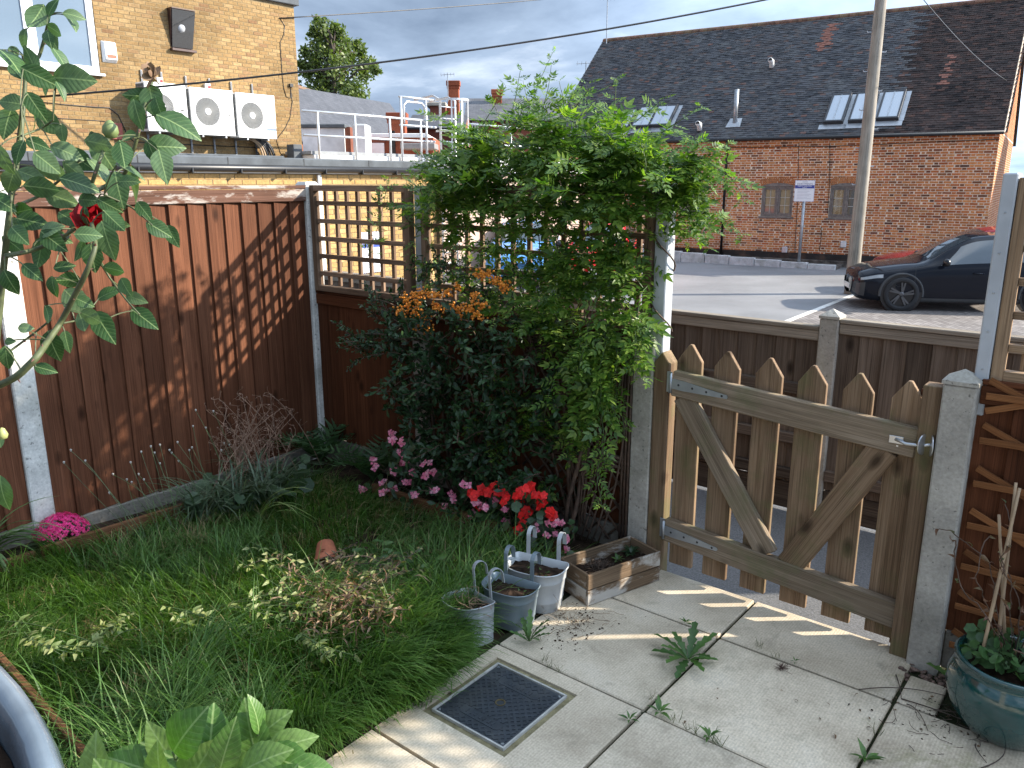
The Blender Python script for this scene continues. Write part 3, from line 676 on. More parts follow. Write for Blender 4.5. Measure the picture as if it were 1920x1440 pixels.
M_tube = plain('rail_tube', (.60, .62, .64), .35, metal=.5, var=.08, scale=3, bmp=0)
M_slate = None
M_glassR = glassmat('sky_glass', (.10, .135, .17), .05)
M_glassD = glassmat('dark_glass', (.02, .022, .025), .05)
# ------------------------------------------------------------------ single-storey extension
ext = thing('yellow_extension', 'flat-roofed yellow brick extension with black gutter, seen over the brown fence', 'building', (-10.2, 6, ZC))
XE = -10.2; YE = aty(820, 318, 1).y if False else atx(820, 318, XE).y
brickwall(ext, (XE, 2.0), (XE, YE), ZC, 1.74, (1, 0), M_brL, M_mortY, pick=nearpix(690, 400, 1, 1.2), nsep=300, holes=())
b = MB(); b.box((-15.9, 2.0, ZC), (XE-.02, YE-.02, 1.80)); b.obj('wall_core', M_mortY, ext)
brickwall(ext, (XE, YE), (-15.4, YE), ZC, 1.74, (0, 1), M_brL, M_mortY, nsep=0)
b = MB(); b.box((-15.95, 1.9, 1.80), (XE+.10, YE+.10, 1.955)); rf = b.obj('roof', M_felt, ext, bev=.02)
for k in range(7):
    yk = 2.6+k*1.25; MB().box((XE+.1005, yk, 1.82), (XE+.1035, yk+.012, 1.945)).obj('felt_seam', M_black, rf)
MB().box((XE+.012, 1.9, 1.735), (XE+.06, YE+.06, 1.80)).obj('fascia', M_white, ext)
b = MB(); pts = [(XE+.11, 1.9, 1.80), (XE+.11, YE+.12, 1.795)]; b.tube(pts, .052, 12); b.obj('gutter', M_black, ext, smooth=True)
for k in range(12):
    yk = 2.9+k*.72
    if yk < YE: MB().box((XE+.06, yk, 1.725), (XE+.17, yk+.03, 1.80)).obj('gutter_bracket', M_black, ext, bev=.008)
MB().tube([(XE+.06, YE-.05, 1.75), (XE+.06, YE-.05, ZC)], .034, 10).obj('downpipe', M_white, ext, smooth=True)
yp = atx(605, 450, XE+.06).y; MB().tube([(XE+.06, yp, 1.72), (XE+.06, yp, ZC)], .034, 10).obj('downpipe', M_white, ext, smooth=True)
MB().box((-15.97, 6.3, 1.93), (-15.2, 10.95, 2.16)).obj('roof_upstand', M_felt, ext, bev=.02)
# sign on the extension wall
def noticeboard(t, M, w, h, mats):
    """white board with a blue band; local x across, y up, z outwards"""
    q = MB(); q.box((-w/2, -h/2, 0), (w/2, h/2, .012)); bd = q.obj('board', mats[0], t, M=M, bev=.002)
    q = MB(); q.box((-w/2+.01, h*.12, .0125), (w/2-.01, h*.27, .0145)); q.obj('blue_band', mats[1], t, M=M)
    for s, sz, yy, mm, zz in (('INVESTMENTS', w*.125, h*.325, mats[2], .0135), ('PERMIT HOLDERS', w*.088, h*.222, mats[3], .0155), ('ONLY', w*.088, h*.155, mats[3], .0155)):
        me = text_mesh(s, sz); mesh_obj('lettering', me, mm, t, M @ Matrix.Translation((0, yy, zz)))
    q = MB()
    q.box((-w*.13, h*.405, .0125), (w*.13, h*.44, .0135))
    for i in range(7): q.box((-w*.36, h*(.05-.07*i), .0125), (w*(.36-.1*(i % 3)), h*(.05-.07*i)+h*.016, .0135))
    q.obj('small_print', mats[4], t, M=M)
    q = MB(); n = 13
    for i in range(n):
        for yy in (h/2-.012, -h/2+.001): q.box((-w/2+(i+.1)*w/n, yy, .0125), (-w/2+(i+.55)*w/n, yy+.011, .0135))
    nn = 17
    for i in range(nn):
        for xx in (-w/2+.001, w/2-.012): q.box((xx, -h/2+(i+.1)*h/nn, .0126), (xx+.011, -h/2+(i+.55)*h/nn, .0136))
    q.obj('dashed_border', mats[1], t, M=M, kind='stuff')
SGM = [plain('sign_white', (.80, .82, .85), .35, var=.03, bmp=0), plain('sign_blue', (.035, .065, .30), .4, var=.03, bmp=0), plain('sign_ink', (.10, .12, .22), .5, var=0, bmp=0), plain('sign_letter_white', (.85, .86, .9), .4, var=0, bmp=0), plain('sign_grey', (.45, .47, .52), .5, var=0, bmp=0)]
a = atx(675, 440, XE+.02); c = atx(716, 505, XE+.02)
sg = thing('wall_sign', 'white parking notice with a blue band on the yellow brick wall', 'sign', (XE+.03, (a.y+c.y)/2, c.z), group='parking notices')
# text: blue band upper half
noticeboard(sg, Matrix(((0, 0, 1, XE+.012), (1, 0, 0, (a.y+c.y)/2), (0, 1, 0, (a.z+c.z)/2), (0, 0, 0, 1))), .52, .66, SGM)
# ------------------------------------------------------------------ two-storey building with condensers
XB = -16.0; YB = atx(568, 300, XB).y
bld = thing('yellow_building', 'tall yellow brick building carrying three white air conditioning units', 'building', (XB, 6, ZC))
wy0, wz0 = 4.6, atx(182, 138, XB).z; wy1 = atx(184, 100, XB).y
vA = atx(313, 17, XB); vB = atx(360, 95, XB)
brickwall(bld, (XB, -2), (XB, YB), 1.9, 5.42, (1, 0), M_brY, M_mortY, pick=nearpix(440, 110, 1, 1), nsep=300,
          holes=[(wy0+2, wy1+2, wz0, 5.3), (vA.y+2+.02, vB.y+2, vB.z, vA.z)])
b = MB(); b.box((-24, -2, ZC), (XB-.13, YB-.005, 5.41)); b.obj('wall_core', M_mortY, bld)
b = MB(); b.box((XB-.129, -2, ZC), (XB-.001, YB-.004, 1.9)); b.obj('wall_base', M_mortY, bld)
brickwall(bld, (XB, YB), (-22, YB), 1.9, 5.42, (0, 1), M_brY, M_mortY, nsep=0)
b = MB(); b.box((-24, -2, 5.42), (XB+.09, YB+.09, 5.56)); b.obj('parapet_coping', M_felt, bld, bev=.01)
# big window
win = MB(); fd = XB-.03
f = .075
for (y0, y1, z0, z1) in ((wy0, wy1, wz0, wz0+f), (wy0, wy1, 5.22, 5.3), (wy1-f, wy1, wz0+f, 5.22), (wy0, wy0+f, wz0+f, 5.22)): win.box((fd-.05, y0, z0), (fd+.02, y1, z1))
ym = atx(66, 120, XB).y
win.box((fd-.05, ym-.05, wz0+f), (fd+.02, ym+.05, 5.22))
wo_ = win.obj('window', M_upvc, bld, bev=.006)
win = MB()
for (y0, y1) in ((wy0+f, ym-.05), (ym+.05, wy1-f)):
    q = MB(); e = .05
    for (a0, a1, c0, c1) in ((y0, y1, wz0+f, wz0+f+e), (y0, y1, 5.22-e, 5.22), (y0, y0+e, wz0+f+e, 5.22-e), (y1-e, y1, wz0+f+e, 5.22-e)): q.box((fd-.045, a0+.002, c0+.002), (fd+.008, a1-.002, c1-.002))
    q.obj('sash', M_upvc, wo_, bev=.004)
    MB().box((fd-.03, y0+e, wz0+f+e), (fd-.02, y1-e, 5.22-e)).obj('pane', M_glassR, wo_)
MB().box((XB-.06, wy0-.03, wz0-.045), (XB+.09, wy1+.05, wz0)).obj('sill', M_upvc, bld, bev=.006)
# small brown casement, propped open
y0, y1, z0, z1 = vA.y+.02, vB.y, vB.z, vA.z; M_brn = plain('brown_frame', (.05, .02, .015), .5, var=.3)
q = MB()
for (a0, a1, c0, c1) in ((y0, y1, z0, z0+.04), (y0, y1, z1-.04, z1), (y0, y0+.04, z0+.04, z1-.04), (y1-.04, y1, z0+.04, z1-.04)): q.box((XB-.08, a0, c0), (XB+.005, a1, c1))
cs = q.obj('casement', M_brn, bld, bev=.004)
MB().box((XB-.07, y0+.04, z0+.04), (XB-.06, y1-.04, z1-.04)).obj('pane', M_glassD, cs)
MB().box((XB-.05, y0-.04, z0-.05), (XB+.10, y1+.05, z0-.002)).obj('sill', M_brn, bld, bev=.005)
q = MB(); ang = RD(24); hh_ = z1-z0; 
Ms = Matrix(((0, math.sin(ang)*0, 1, 0), (1, 0, 0, 0), (0, 1, 0, 0), (0, 0, 0, 1)))
def hood(): 
    top = XB+.16; V0 = (XB+.02, y0+.02, z0+.02); 
    q = MB(); q.add([(XB+.01, y0, z0+.03), (XB+.01, y1, z0+.03), (top, y1+.03, z1), (top, y0-.02, z1), (XB+.035, y0, z0+.02), (XB+.035, y1, z0+.02), (top+.03, y1+.03, z1-.01), (top+.03, y0-.02, z1-.01)], [(0,3,2,1),(4,5,6,7),(0,1,5,4),(1,2,6,5),(2,3,7,6),(3,0,4,7)])
    q.obj('opened_sash', M_glassD, cs)
    q = MB(); q.add([(XB+.006, y0-.004, z0+.03), (XB+.006, y0-.004, z1), (top+.02, y0-.024, z1), (XB+.006, y0-.02, z0+.03), (XB+.006, y0-.02, z1), (top+.02, y0-.04, z1)], [(0, 1, 2), (5, 4, 3), (0, 3, 4, 1), (1, 4, 5, 2), (2, 5, 3, 0)])
    q.obj('side_cheek', M_brn, cs)
    MB().box((XB+.006, y0-.03, z1+.002), (top+.035, y1+.035, z1+.02)).obj('head_flashing', M_brn, cs)
hood()
q = MB(); q.lathe([(0, .05), (.06, .045), (.085, 0), (.08, -.02)], 16); q.obj('lamp_lens', plain('lens', (.35, .36, .38), .15), cs, M=Matrix.Translation((XB+.1, (y0+y1)/2-.03, (z0+z1)/2+.02)) @ Matrix.Rotation(math.pi/2, 4, 'Y'), smooth=True)
# alarm box
al = thing('alarm_box', 'white alarm box with an orange strip beside the big window', 'alarm box', (XB, 7.7, 3.8))
c = atx(203, 98, XB); a = atx(187, 77, XB); bq = atx(219, 121, XB); q = MB(); hw_, hh_ = (bq.y-a.y)/2, (a.z-bq.z)/2
q.add([(XB+.004, c.y-hw_, c.z-hh_), (XB+.004, c.y+hw_, c.z-hh_), (XB+.004, c.y+hw_, c.z+hh_), (XB+.004, c.y-hw_, c.z+hh_), (XB+.09, c.y-hw_+.05, c.z-hh_+.06), (XB+.09, c.y+hw_-.01, c.z-hh_+.06), (XB+.07, c.y+hw_-.01, c.z+hh_-.02), (XB+.07, c.y-hw_+.05, c.z+hh_-.01)], [(3,2,1,0),(4,5,6,7),(0,1,5,4),(1,2,6,5),(2,3,7,6),(3,0,4,7)])
q.obj('case', M_white, al, bev=.01); MB().box((XB+.088, c.y-hw_+.07, c.z-hh_+.08), (XB+.093, c.y+hw_-.03, c.z-hh_+.14)).obj('strip', plain('orange_strip', (.6, .09, .04), .4, bmp=0), al)
# air conditioning units
M_ac = plain('ac_white', (.80, .80, .79), .4, var=.04, scale=2, bmp=.02); M_fin = plain('ac_fins', (.09, .10, .11), .6, var=.3, scale=30); M_grille = plain('ac_grille', (.27, .27, .26), .5, bmp=0)
M_rail2 = plain('slotted_rail', (.30, .31, .33), .4, metal=.6, bmp=0)
def acunit(lab, u, v, ur):
    p = atx(u, v, XB); D = .36; off = .16; x1 = XB+off+D
    # place by the front top-left corner
    p = atx(u, v, x1); w, h = atx(ur, v+10, x1).y-p.y, .89
    t = thing('air_conditioner', lab, 'air conditioner', (x1-D/2, p.y+w/2, p.z-h), group='air conditioning units')
    y0, z1 = p.y, p.z; y1, z0 = y0+w, z1-h
    MB().box((x1-D, y0+.002, z0), (x1-.012, y1, z1)).obj('casing', M_ac, t, bev=.012)
    MB().box((x1-.011, y0-.004, z0), (x1, y1+.003, z1+.003)).obj('front_panel', M_ac, t, bev=.004)
    MB().box((x1-D+.03, y0-.006, z0+.04), (x1-.05, y0+.001, z1-.03)).obj('fin_coil', M_fin, t)
    for k in range(6): MB().box((x1-D+.03, y0-.012, z0+.1+k*.14), (x1-.05, y0-.0065, z0+.108+k*.14)).obj('coil_guard', M_grille, t)
    for k in range(2): MB().box((x1-D+.1+k*.12, y0-.012, z0+.04), (x1-D+.107+k*.12, y0-.0064, z1-.03)).obj('coil_guard', M_grille, t)
    gc = (y0+w*.37, z0+.45); R_ = w*.29
    q = MB(); n = 8; fr = []
    q.prism([(gc[0]+sx*(R_+.02)-(sx*.05 if k2 else 0), gc[1]+sz*(R_+.03)-(0 if k2 else sz*.05)) for sx, sz, k2 in ((1, 1, 0), (1, 1, 1), (-1, 1, 1), (-1, 1, 0), (-1, -1, 0), (-1, -1, 1), (1, -1, 1), (1, -1, 0))],
            Matrix(((0, 0, 1, x1+.0005), (1, 0, 0, 0), (0, 1, 0, 0), (0, 0, 0, 1))), .012)
    q.obj('grille_frame', M_ac, t, bev=.003)
    q = MB(); q.lathe([(0, 0), (R_-.005, 0)], 40); q.obj('fan_opening', M_fin, t, M=Matrix(((0, 0, 1, x1+.0145), (1, 0, 0, gc[0]), (0, 1, 0, gc[1]), (0, 0, 0, 1))))
    q = MB()
    for k in range(44):
        a = 2*math.pi*k/44; tw = .22; q.beam((x1+.022, gc[0]+.075*math.cos(a-tw), gc[1]+.075*math.sin(a-tw)), (x1+.020, gc[0]+R_*math.cos(a), gc[1]+R_*math.sin(a)), .0055, .004, (1, 0, 0))
    for rr in np.linspace(.10, R_, 8): q.tube([(x1+.021, gc[0]+rr*math.cos(a), gc[1]+rr*math.sin(a)) for a in np.linspace(0, 2*math.pi, 33)], .0022, 4, False)
    q.obj('fan_grille', M_grille, t)
    q = MB(); q.lathe([(0, .012), (.055, .01), (.068, 0)], 24); q.obj('hub', M_ac, t, M=Matrix(((0, 0, 1, x1+.022), (1, 0, 0, gc[0]), (0, 1, 0, gc[1]), (0, 0, 0, 1))))
    MB().box((x1+.0003, y1-.22, z1-.20), (x1+.003, y1-.04, z1-.12)).obj('maker_plate', plain('plate_grey', (.68, .69, .70), .4, bmp=0), t)
    MB().box((x1+.0003, y1-.14, z0+.40), (x1+.004, y1-.07, z0+.425)).obj('handle_slot', M_dark, t)
    MB().box((x1+.0003, y1-.21, z0+.2), (x1+.002, y1-.01, z0+.204)).obj('panel_seam', M_rail2, t)
    for yy in (y0+.2, y1-.22):
        MB().box((XB+.008, yy, z0-.045), (x1-.02, yy+.04, z0-.004)).obj('bracket', M_galv, t, bev=.003)
        MB().box((XB+.008, yy+.005, 2.165), (XB+.04, yy+.035, z1+.26)).obj('wall_rail', M_rail2, t)
        MB().box((XB+.0405, yy+.014, 2.17), (XB+.043, yy+.026, z1+.25)).obj('rail_slot', M_dark, t)
    return (x1, y0, y1, z0, z1)
a1 = acunit('air conditioning unit on the yellow wall nearest the big white window', 270, 152, 347)
a2 = acunit('middle air conditioning unit of the three on the yellow wall', 355, 163, 435)
a3 = acunit('air conditioning unit on the yellow wall beside the bundle of black pipes', 442, 173, 514)
for k, ac in enumerate((a1, a2)):
    t = thing('isolator_switch', 'small white isolator box with a red switch above '+('the air conditioner nearest the window' if k == 0 else 'the middle air conditioner'), 'switch', (XB, ac[2]-.3, ac[4]+.1), group='isolator switches')
    MB().box((XB+.006, ac[2]-.32, ac[4]+.03), (XB+.08, ac[2]-.2, ac[4]+.15)).obj('box', M_ac, t, bev=.006)
    MB().box((XB+.0803, ac[2]-.26, ac[4]+.06), (XB+.10, ac[2]-.215, ac[4]+.11)).obj('switch', plain('red_switch', (.6, .02, .02), .4, bmp=0), t, bev=.004)
t = thing('pipe_bundle', 'bundle of black insulated pipes dropping from the air conditioners', 'pipes', (XB+.2, a3[2]-.1, 2.0))
for k in range(7):
    yy = a3[2]-.28+k*.05; MB().tube(bez((XB+.2+.02*(k % 2), yy-.2, a3[3]-.01), (XB+.25, yy+.12, a3[3]-.08), (XB+.2+.03*(k % 3), yy+.12, 1.96)), .022, 7).obj('pipe', M_black if k > 1 else plain('copper_lag', (.35, .25, .16), .7), t, smooth=True)
# cables tacked to the wall
def cable(lab, pts, r=.008, m=None):
    b = MB(); b.tube([atx(u, v, XB+.012) for u, v in pts], r, 5); o = b.obj('wall_cable', m or M_black, None, smooth=True); tag(o, lab, 'cable', 'cables clipped to the yellow wall'); return o
cable('black cable sagging down the wall from the thin overhead wire', [(524, 33), (534, 48), (532, 65), (525, 80), (527, 110), (529, 140), (532, 165), (537, 182), (545, 184), (545, 165)])
cable('thin cable running below the small black junction box', [(545, 165), (548, 190), (544, 220), (535, 240), (518, 262), (525, 285), (536, 303)])
cable('cable running along the wall to the red box', [(60, 190), (120, 196), (180, 201), (205, 202), (222, 216), (232, 238), (240, 256), (252, 266), (330, 270), (490, 277)], .01)
cable('lower thin cable along the wall left of the red box', [(40, 218), (110, 222), (180, 226), (205, 229)], .007)
o = MB().box((XB+.008, atx(541, 160, XB).y, atx(541, 163, XB).z), (XB+.06, atx(547, 160, XB).y, atx(541, 157, XB).z)).obj('junction_box', M_black); tag(o, 'small black junction box high on the yellow wall near its corner', 'junction box')
a = atx(201, 230, XB); c = atx(230, 262, XB); o = MB().box((XB+.008, a.y, c.z), (XB+.05, c.y, a.z)).obj('meter_box', plain('red_box', (.25, .06, .04), .6, var=.3), None, bev=.006); tag(o, 'faded red metal box low on the yellow wall', 'box')
# ------------------------------------------------------------------ flat roof with guard rail behind
fr = thing('white_flat_roof_block', 'flat-roofed block with white fascia and grey coping carrying the guard rail', 'building', (-18, 15, ZC))
MB().box((-24, 12.3, ZC), (-15.1, 24, 1.85)).obj('wall', plain('pink_render', (.50, .36, .29), .85, var=.15, scale=1.5, space='World'), fr)
MB().box((-15.9, 11.55, 1.86), (-14.95, 24, 2.20)).obj('fascia', M_white, fr, bev=.01)
MB().box((-15.95, 11.5, 2.203), (-15.0, 24, 2.28)).obj('coping', plain('grey_coping', (.22, .23, .24), .6), fr, bev=.01)
MB().box((-15.6, 11.30, 1.96), (-15.35, 11.53, 2.42)).obj('service_cabinet', M_felt, fr, bev=.01)
gd = thing('guard_rail', 'galvanised roof guard rail with upright posts and two rails', 'railing', (-14.9, 15, 2.05))
XR = -14.9; ys = [11.65, 12.70, 13.77, 14.80]
ys2 = [18.35, 19.6, 20.9]
for y in ys+ys2: MB().tube([(XR, y, 2.0), (XR, y, 3.10)], .028, 8).obj('post', M_tube, gd, smooth=True)
for z in (3.10, 2.60):
    MB().tube([(XR, 11.25, z), (XR, 15.3, z)], .026, 8).obj('rail', M_tube, gd, smooth=True)
    MB().tube([(XR, 16.6, z), (XR, 21.5, z)], .026, 8).obj('rail', M_tube, gd, smooth=True)
ld = thing('access_ladder', 'galvanised roof access ladder with a hooped safety cage', 'ladder', (XR+.1, 15.9, ZC))
for y in (15.35, 15.9): MB().tube([(XR+.15, y, ZC), (XR+.15, y, 3.62), (XR-.1, y, 3.72), (XR-.75, y, 3.66)], .03, 8).obj('stile', M_tube, ld, smooth=True)
for k in range(16): MB().tube([(XR+.15, 15.35, ZC+.3+k*.28), (XR+.15, 15.9, ZC+.3+k*.28)], .016, 6).obj('rung', M_tube, ld, smooth=True)
for y in (14.15, 15.0):
    MB().tube([(XR, y, 2.0), (XR, y, 3.6)], .03, 8).obj('gate_upright', M_tube, ld, smooth=True)
for z in (3.6, 2.95): MB().tube([(XR, 14.1, z), (XR, 15.35, z)], .026, 8).obj('gate_bar', M_tube, ld, smooth=True)
MB().tube([(XR, 14.25, 3.0), (XR, 14.25, 3.42), (XR, 14.35, 3.5), (XR, 14.85, 3.5), (XR, 14.95, 3.42), (XR, 14.95, 3.05)], .024, 8).obj('gate_loop', M_tube, ld, smooth=True)
for z in (3.6, 2.85, 2.1, 1.4):
    arc = [(XR+.15+.62*math.sin(a), 15.62-.36*math.cos(a)*1.2, z) for a in np.linspace(0, math.pi, 13)]
    b = MB()
    for i in range(12): b.beam(arc[i], arc[i+1], .05, .008, (0, 0, 1) if False else Vector((math.sin((i+.5)*math.pi/12), -math.cos((i+.5)*math.pi/12), 0)))
    b.obj('cage_hoop', M_tube, ld)
for a in np.linspace(.25, math.pi-.25, 6):
    x, y = XR+.15+.615*math.sin(a), 15.62-.36*math.cos(a)*1.2
    b = MB(); b.beam((x, y, 1.3), (x, y, 3.62), .04, .006, (math.sin(a), -math.cos(a), 0)); b.obj('cage_strap', M_tube, ld)
# ================================================================== BARN
BA = Vector((-8.67, 26.8)); BD = Vector((.9945, .104)).normalized(); BO = Vector((BD.y, -BD.x))   # along, outwards (towards the garden)
def bp(u, v, off=0.): return atpl(u, v, (BA+BO*off), BD)
def bs(p): return (Vector((p.x, p.y))-BA).dot(BD)
S0, S1, ZE = -10.45, 4.45, 3.04; RW, RH = 4.7, 4.25
def BP(s, off, z): q = BA+BD*s+BO*off; return Vector((q.x, q.y, z))
barn = thing('brick_barn', 'long old red brick barn with a steep dark tiled roof', 'building', BP(-3, 0, ZC))
M_frame = plain('grey_brown_frame', (.20, .165, .145), .75, var=.25, scale=12, bmp=.2)
wins = []
for (ua, ub) in ((1430, 1484), (1558, 1612), (1283, 1318)):
    a = bp(ua, 347); c = bp(ub, 408); wins.append((bs(a), bs(c), .50, 1.47))
A2 = BA+BD*S0; B2 = BA+BD*S1
brickwall(barn, A2, B2, ZC+.38, ZE, BO, M_brR, M_mortR, BL=.232, BH=.060, J=.017, bond='flemish', holes=[(w[0]-S0, w[1]-S0, w[2], w[3]) for w in wins], pick=nearpix(1700, 400, 1, 1.1), nsep=300, proud=.004, jit=.002, wobble=.3)
# rubble and tar plinth
M_tar = plain('tar_plinth', (.014, .013, .012), .6, var=.5, scale=3, bmp=.4, space='World', dirt=(.20, .10, .06), dirtamt=.35)
M_rub = plain('rubble_plinth', (.13, .11, .095), .9, var=.6, scale=4, bmp=.8, space='World')
def bbox(name, s0, s1, o0, o1, z0, z1, m, par_=None, bev=0., kind=None):
    V = [BP(s0, o0, z0), BP(s1, o0, z0), BP(s1, o1, z0), BP(s0, o1, z0), BP(s0, o0, z1), BP(s1, o0, z1), BP(s1, o1, z1), BP(s0, o1, z1)]
    b = MB(); b.add(V, [(0,3,2,1),(4,5,6,7),(0,1,5,4),(1,2,6,5),(2,3,7,6),(3,0,4,7)][:]); o = b.obj(name, m, par_, bev=bev, kind=kind)
    return o
bbox('tar_band', S0, S1, -.05, .03, ZC+.18, ZC+.40, M_tar, barn, .01)
bbox('rubble_footing', S0, S1, -.05, .06, ZC-.1, ZC+.20, M_rub, barn, .02)
bbox('wall_core', S0+.02, S1-.05, -2*RW+.1, -.13, ZC, ZE, M_mortR, barn)
# gable end (faces the sun)
M_brG = brickmat('gable_brick', [(.40, .15, .06), (.50, .20, .085), (.46, .18, .075), (.56, .25, .11)], .4)
G0 = BP(S1, 0, 0); G1 = BP(S1, -2*RW, 0)
brickwall(barn, (G0.x, G0.y), (G1.x, G1.y), ZC, ZE, BD, M_brG, M_mortR, BL=.235, BH=.063, J=.012, bond='flemish', nsep=0)
def gable(s, sg):
    b = MB(); b.add([BP(s, 0, ZE), BP(s, -2*RW, ZE), BP(s, -RW, ZE+RH)], [(0, 1, 2)] if sg > 0 else [(2, 1, 0)]); b.obj('gable_face', M_mortR, barn)
    r = MB(); hgt = .075; n = int(RH/hgt)
    for i in range(n):
        z = ZE+i*hgt+.006; w = RW*(1-(i+1)*hgt/RH); x = -RW-w+(.12 if i % 2 else 0)
        while x < -RW+w-.05:
            e = min(x+.225, -RW+w); V = [BP(s, x, z), BP(s, e, z), BP(s, e, z+.062), BP(s, x, z+.062)]; V2 = [v+Vector((BD.x, BD.y, 0))*.006*sg for v in V]
            r.add(V+V2, [(4,5,6,7),(0,1,5,4),(1,2,6,5),(2,3,7,6),(3,0,4,7)]); x += .237
    r.obj('gable_brickwork', M_brG, barn, kind='stuff')
gable(S1, 1)
# roof: deck + individual plain tiles laid in courses
SLN = math.hypot(RW+.18, RH+.16); ux = -(RW)/math.hypot(RW, RH); uz = RH/math.hypot(RW, RH); nx_, nz_ = uz, -ux   # slope direction (off,z), outward normal
def RP(s, t, h=0.): # t along slope from the eaves edge
    return BP(s, .17+ux*t+nx_*h, ZE-.10+uz*t+nz_*h)
SL = (RW+.17)/-ux
b = MB(); b.add([RP(S0-.1, 0, 0), RP(S1+.1, 0, 0), RP(S1+.1, SL, 0), RP(S0-.1, SL, 0)], [(0, 1, 2, 3)])
b.add([BP(S0-.1, -2*RW-.2, ZE-.12), BP(S1+.1, -2*RW-.2, ZE-.12), BP(S1+.1, -RW, ZE+RH+.05), BP(S0-.1, -RW, ZE+RH+.05)], [(3, 2, 1, 0)])
M_deck = plain('roof_deck', (.03, .028, .027), .9); rdk = b.obj('roof', M_deck, barn)
def tilemat():
    m, t, p, o = newmat('clay_tile'); rv = rndval(t); w = coord(t, 'World')
    col = ramp(t, [(0, (.018, .019, .022)), (.35, (.036, .037, .043)), (.6, (.070, .070, .076)), (.85, (.050, .046, .046)), (.96, (.075, .050, .042)), (1, (.14, .06, .04))], rv)
    n = noise(t, w, .45, 5., .6); col = mixcol(t, ramp(t, [(.52, (0,)*3), (.64, (.35,)*3)], n), col, (.075, .055, .048)); n5 = noise(t, w, 1.6, 6., .7); col = mixcol(t, ramp(t, [(.52, (0,)*3), (.66, (.55,)*3)], n5), col, (.125, .125, .12))
    n2 = noise(t, w, 22., 5., .7); col = mixcol(t, ramp(t, [(.58, (0,)*3), (.70, (.6,)*3)], n2), col, (.13, .135, .13))
    t.links.new(col, p.inputs['Base Color']); p.inputs['Roughness'].default_value = .72; bump(t, p, n2, .4, .006); return m
M_tile = tilemat(); M_tileN = plain('new_clay_tile', (.24, .095, .062), .8, var=.3, scale=8)
tiles = []; gauge, tw = .105, .175; rows = int(SL/gauge)
for r in range(rows):
    s = S0-.12+(tw/2 if r % 2 else 0)
    while s < S1+.1: tiles.append((s, r)); s += tw+.004
skys = [(1540, 1588, 184, 236), (1586, 1640, 181, 234), (1638, 1692, 178, 230), (1160, 1188, 210, 246), (1180, 1226, 206, 244), (1213, 1262, 204, 242)]
def roofst(u, v):   # pixel -> (s, t) on the roof plane
    o0 = RP(0, 0); e1 = RP(1, 0)-o0; e2 = RP(0, 1)-o0; n = e1.cross(e2); d = ray(u, v); k = n.dot(o0-O)/n.dot(d); q = O+d*k-o0; return q.dot(e1), q.dot(e2)
V = []; Fq = []; near = []
def tilegeo(s, r):
    t0 = r*gauge; a = rnd.uniform(-.006, .006); h0 = .034+rnd.uniform(-.006, .008); w = tw
    P8 = [RP(s, t0, h0-.014), RP(s+w, t0+a*.4, h0-.014), RP(s+w, t0+.22, .004), RP(s, t0+.22, .004), RP(s, t0+a, h0), RP(s+w, t0+a*.4, h0+rnd.uniform(-.003, .003)), RP(s+w, t0+.22, .012), RP(s, t0+.22, .012)]
    return P8
TF = [(4,5,6,7),(0,1,5,4),(1,2,6,5),(3,0,4,7)]
tn = MB(); tr = MB(); tb2 = MB()
pk = sorted(range(len(tiles)), key=lambda i: nearpix(1620, 120, 1, 1)(RP(tiles[i][0], tiles[i][1]*gauge)))[:300]; pk = set(pk)
for i, (s, r) in enumerate(tiles):
    u, v = pix(RP(s+tw/2, r*gauge+.05)); P8 = tilegeo(s, r)
    isnew = (abs(u-1556+(v-60)*.45) < 9+4*math.sin(v*.7) and 44 < v < 98) or (abs(u-1780+(v-120)*.3) < 7 and 105 < v < 160 and (r % 3))
    if i in pk:
        q = MB(); c = P8[0]; q.add([x-c for x in P8], TF); mesh_obj('tile', q.mesh('tile'), M_tile, rdk, Matrix.Translation(c))
    elif isnew: tn.add(P8, TF)
    elif u-(300-v)*-.0 > 1700+(120-v)*.35+18*math.sin(v*.5): tb2.add(P8, TF)
    else: tr.add(P8, TF)
tr.obj('tiles', M_tile, rdk, kind='stuff')
M_tileB = brickmat('brown_tile', [(.022, .018, .018), (.05, .038, .034), (.075, .052, .045), (.04, .030, .028), (.11, .062, .048)], .5)
tb2.obj('brown_tiles', M_tileB, rdk, kind='stuff')
if tn.v: tn.obj('replacement_tiles', M_tileN, rdk, kind='stuff')
M_ridge = plain('ridge_tile', (.17, .085, .055), .85, var=.4, scale=5, bmp=.4, dirt=(.20, .15, .08), dirtamt=.6)
me = None
for k in range(int((S1-S0+.2)/.32)):
    s = S0-.1+k*.322; b = MB(); 
    for ss in (s, s+.312): b.v += [tuple(BP(ss, -RW+.15*math.cos(a), ZE+RH-.02+.13*math.sin(a)+.0)) for a in np.linspace(-.25, math.pi+.25, 8)]
    b.f += [(j, j+1, j+9, j+8) for j in range(7)]; b.f += [tuple(range(8))[::-1], tuple(range(8, 16))]; b.obj('ridge_tile', M_ridge, rdk)
# verge on the sunny gable
b = MB(); b.beam(RP(S1+.1, 0, 0), RP(S1+.1, SL, 0), .05, .08, (nx_, 0, nz_)); b.obj('verge', M_mortR, rdk)
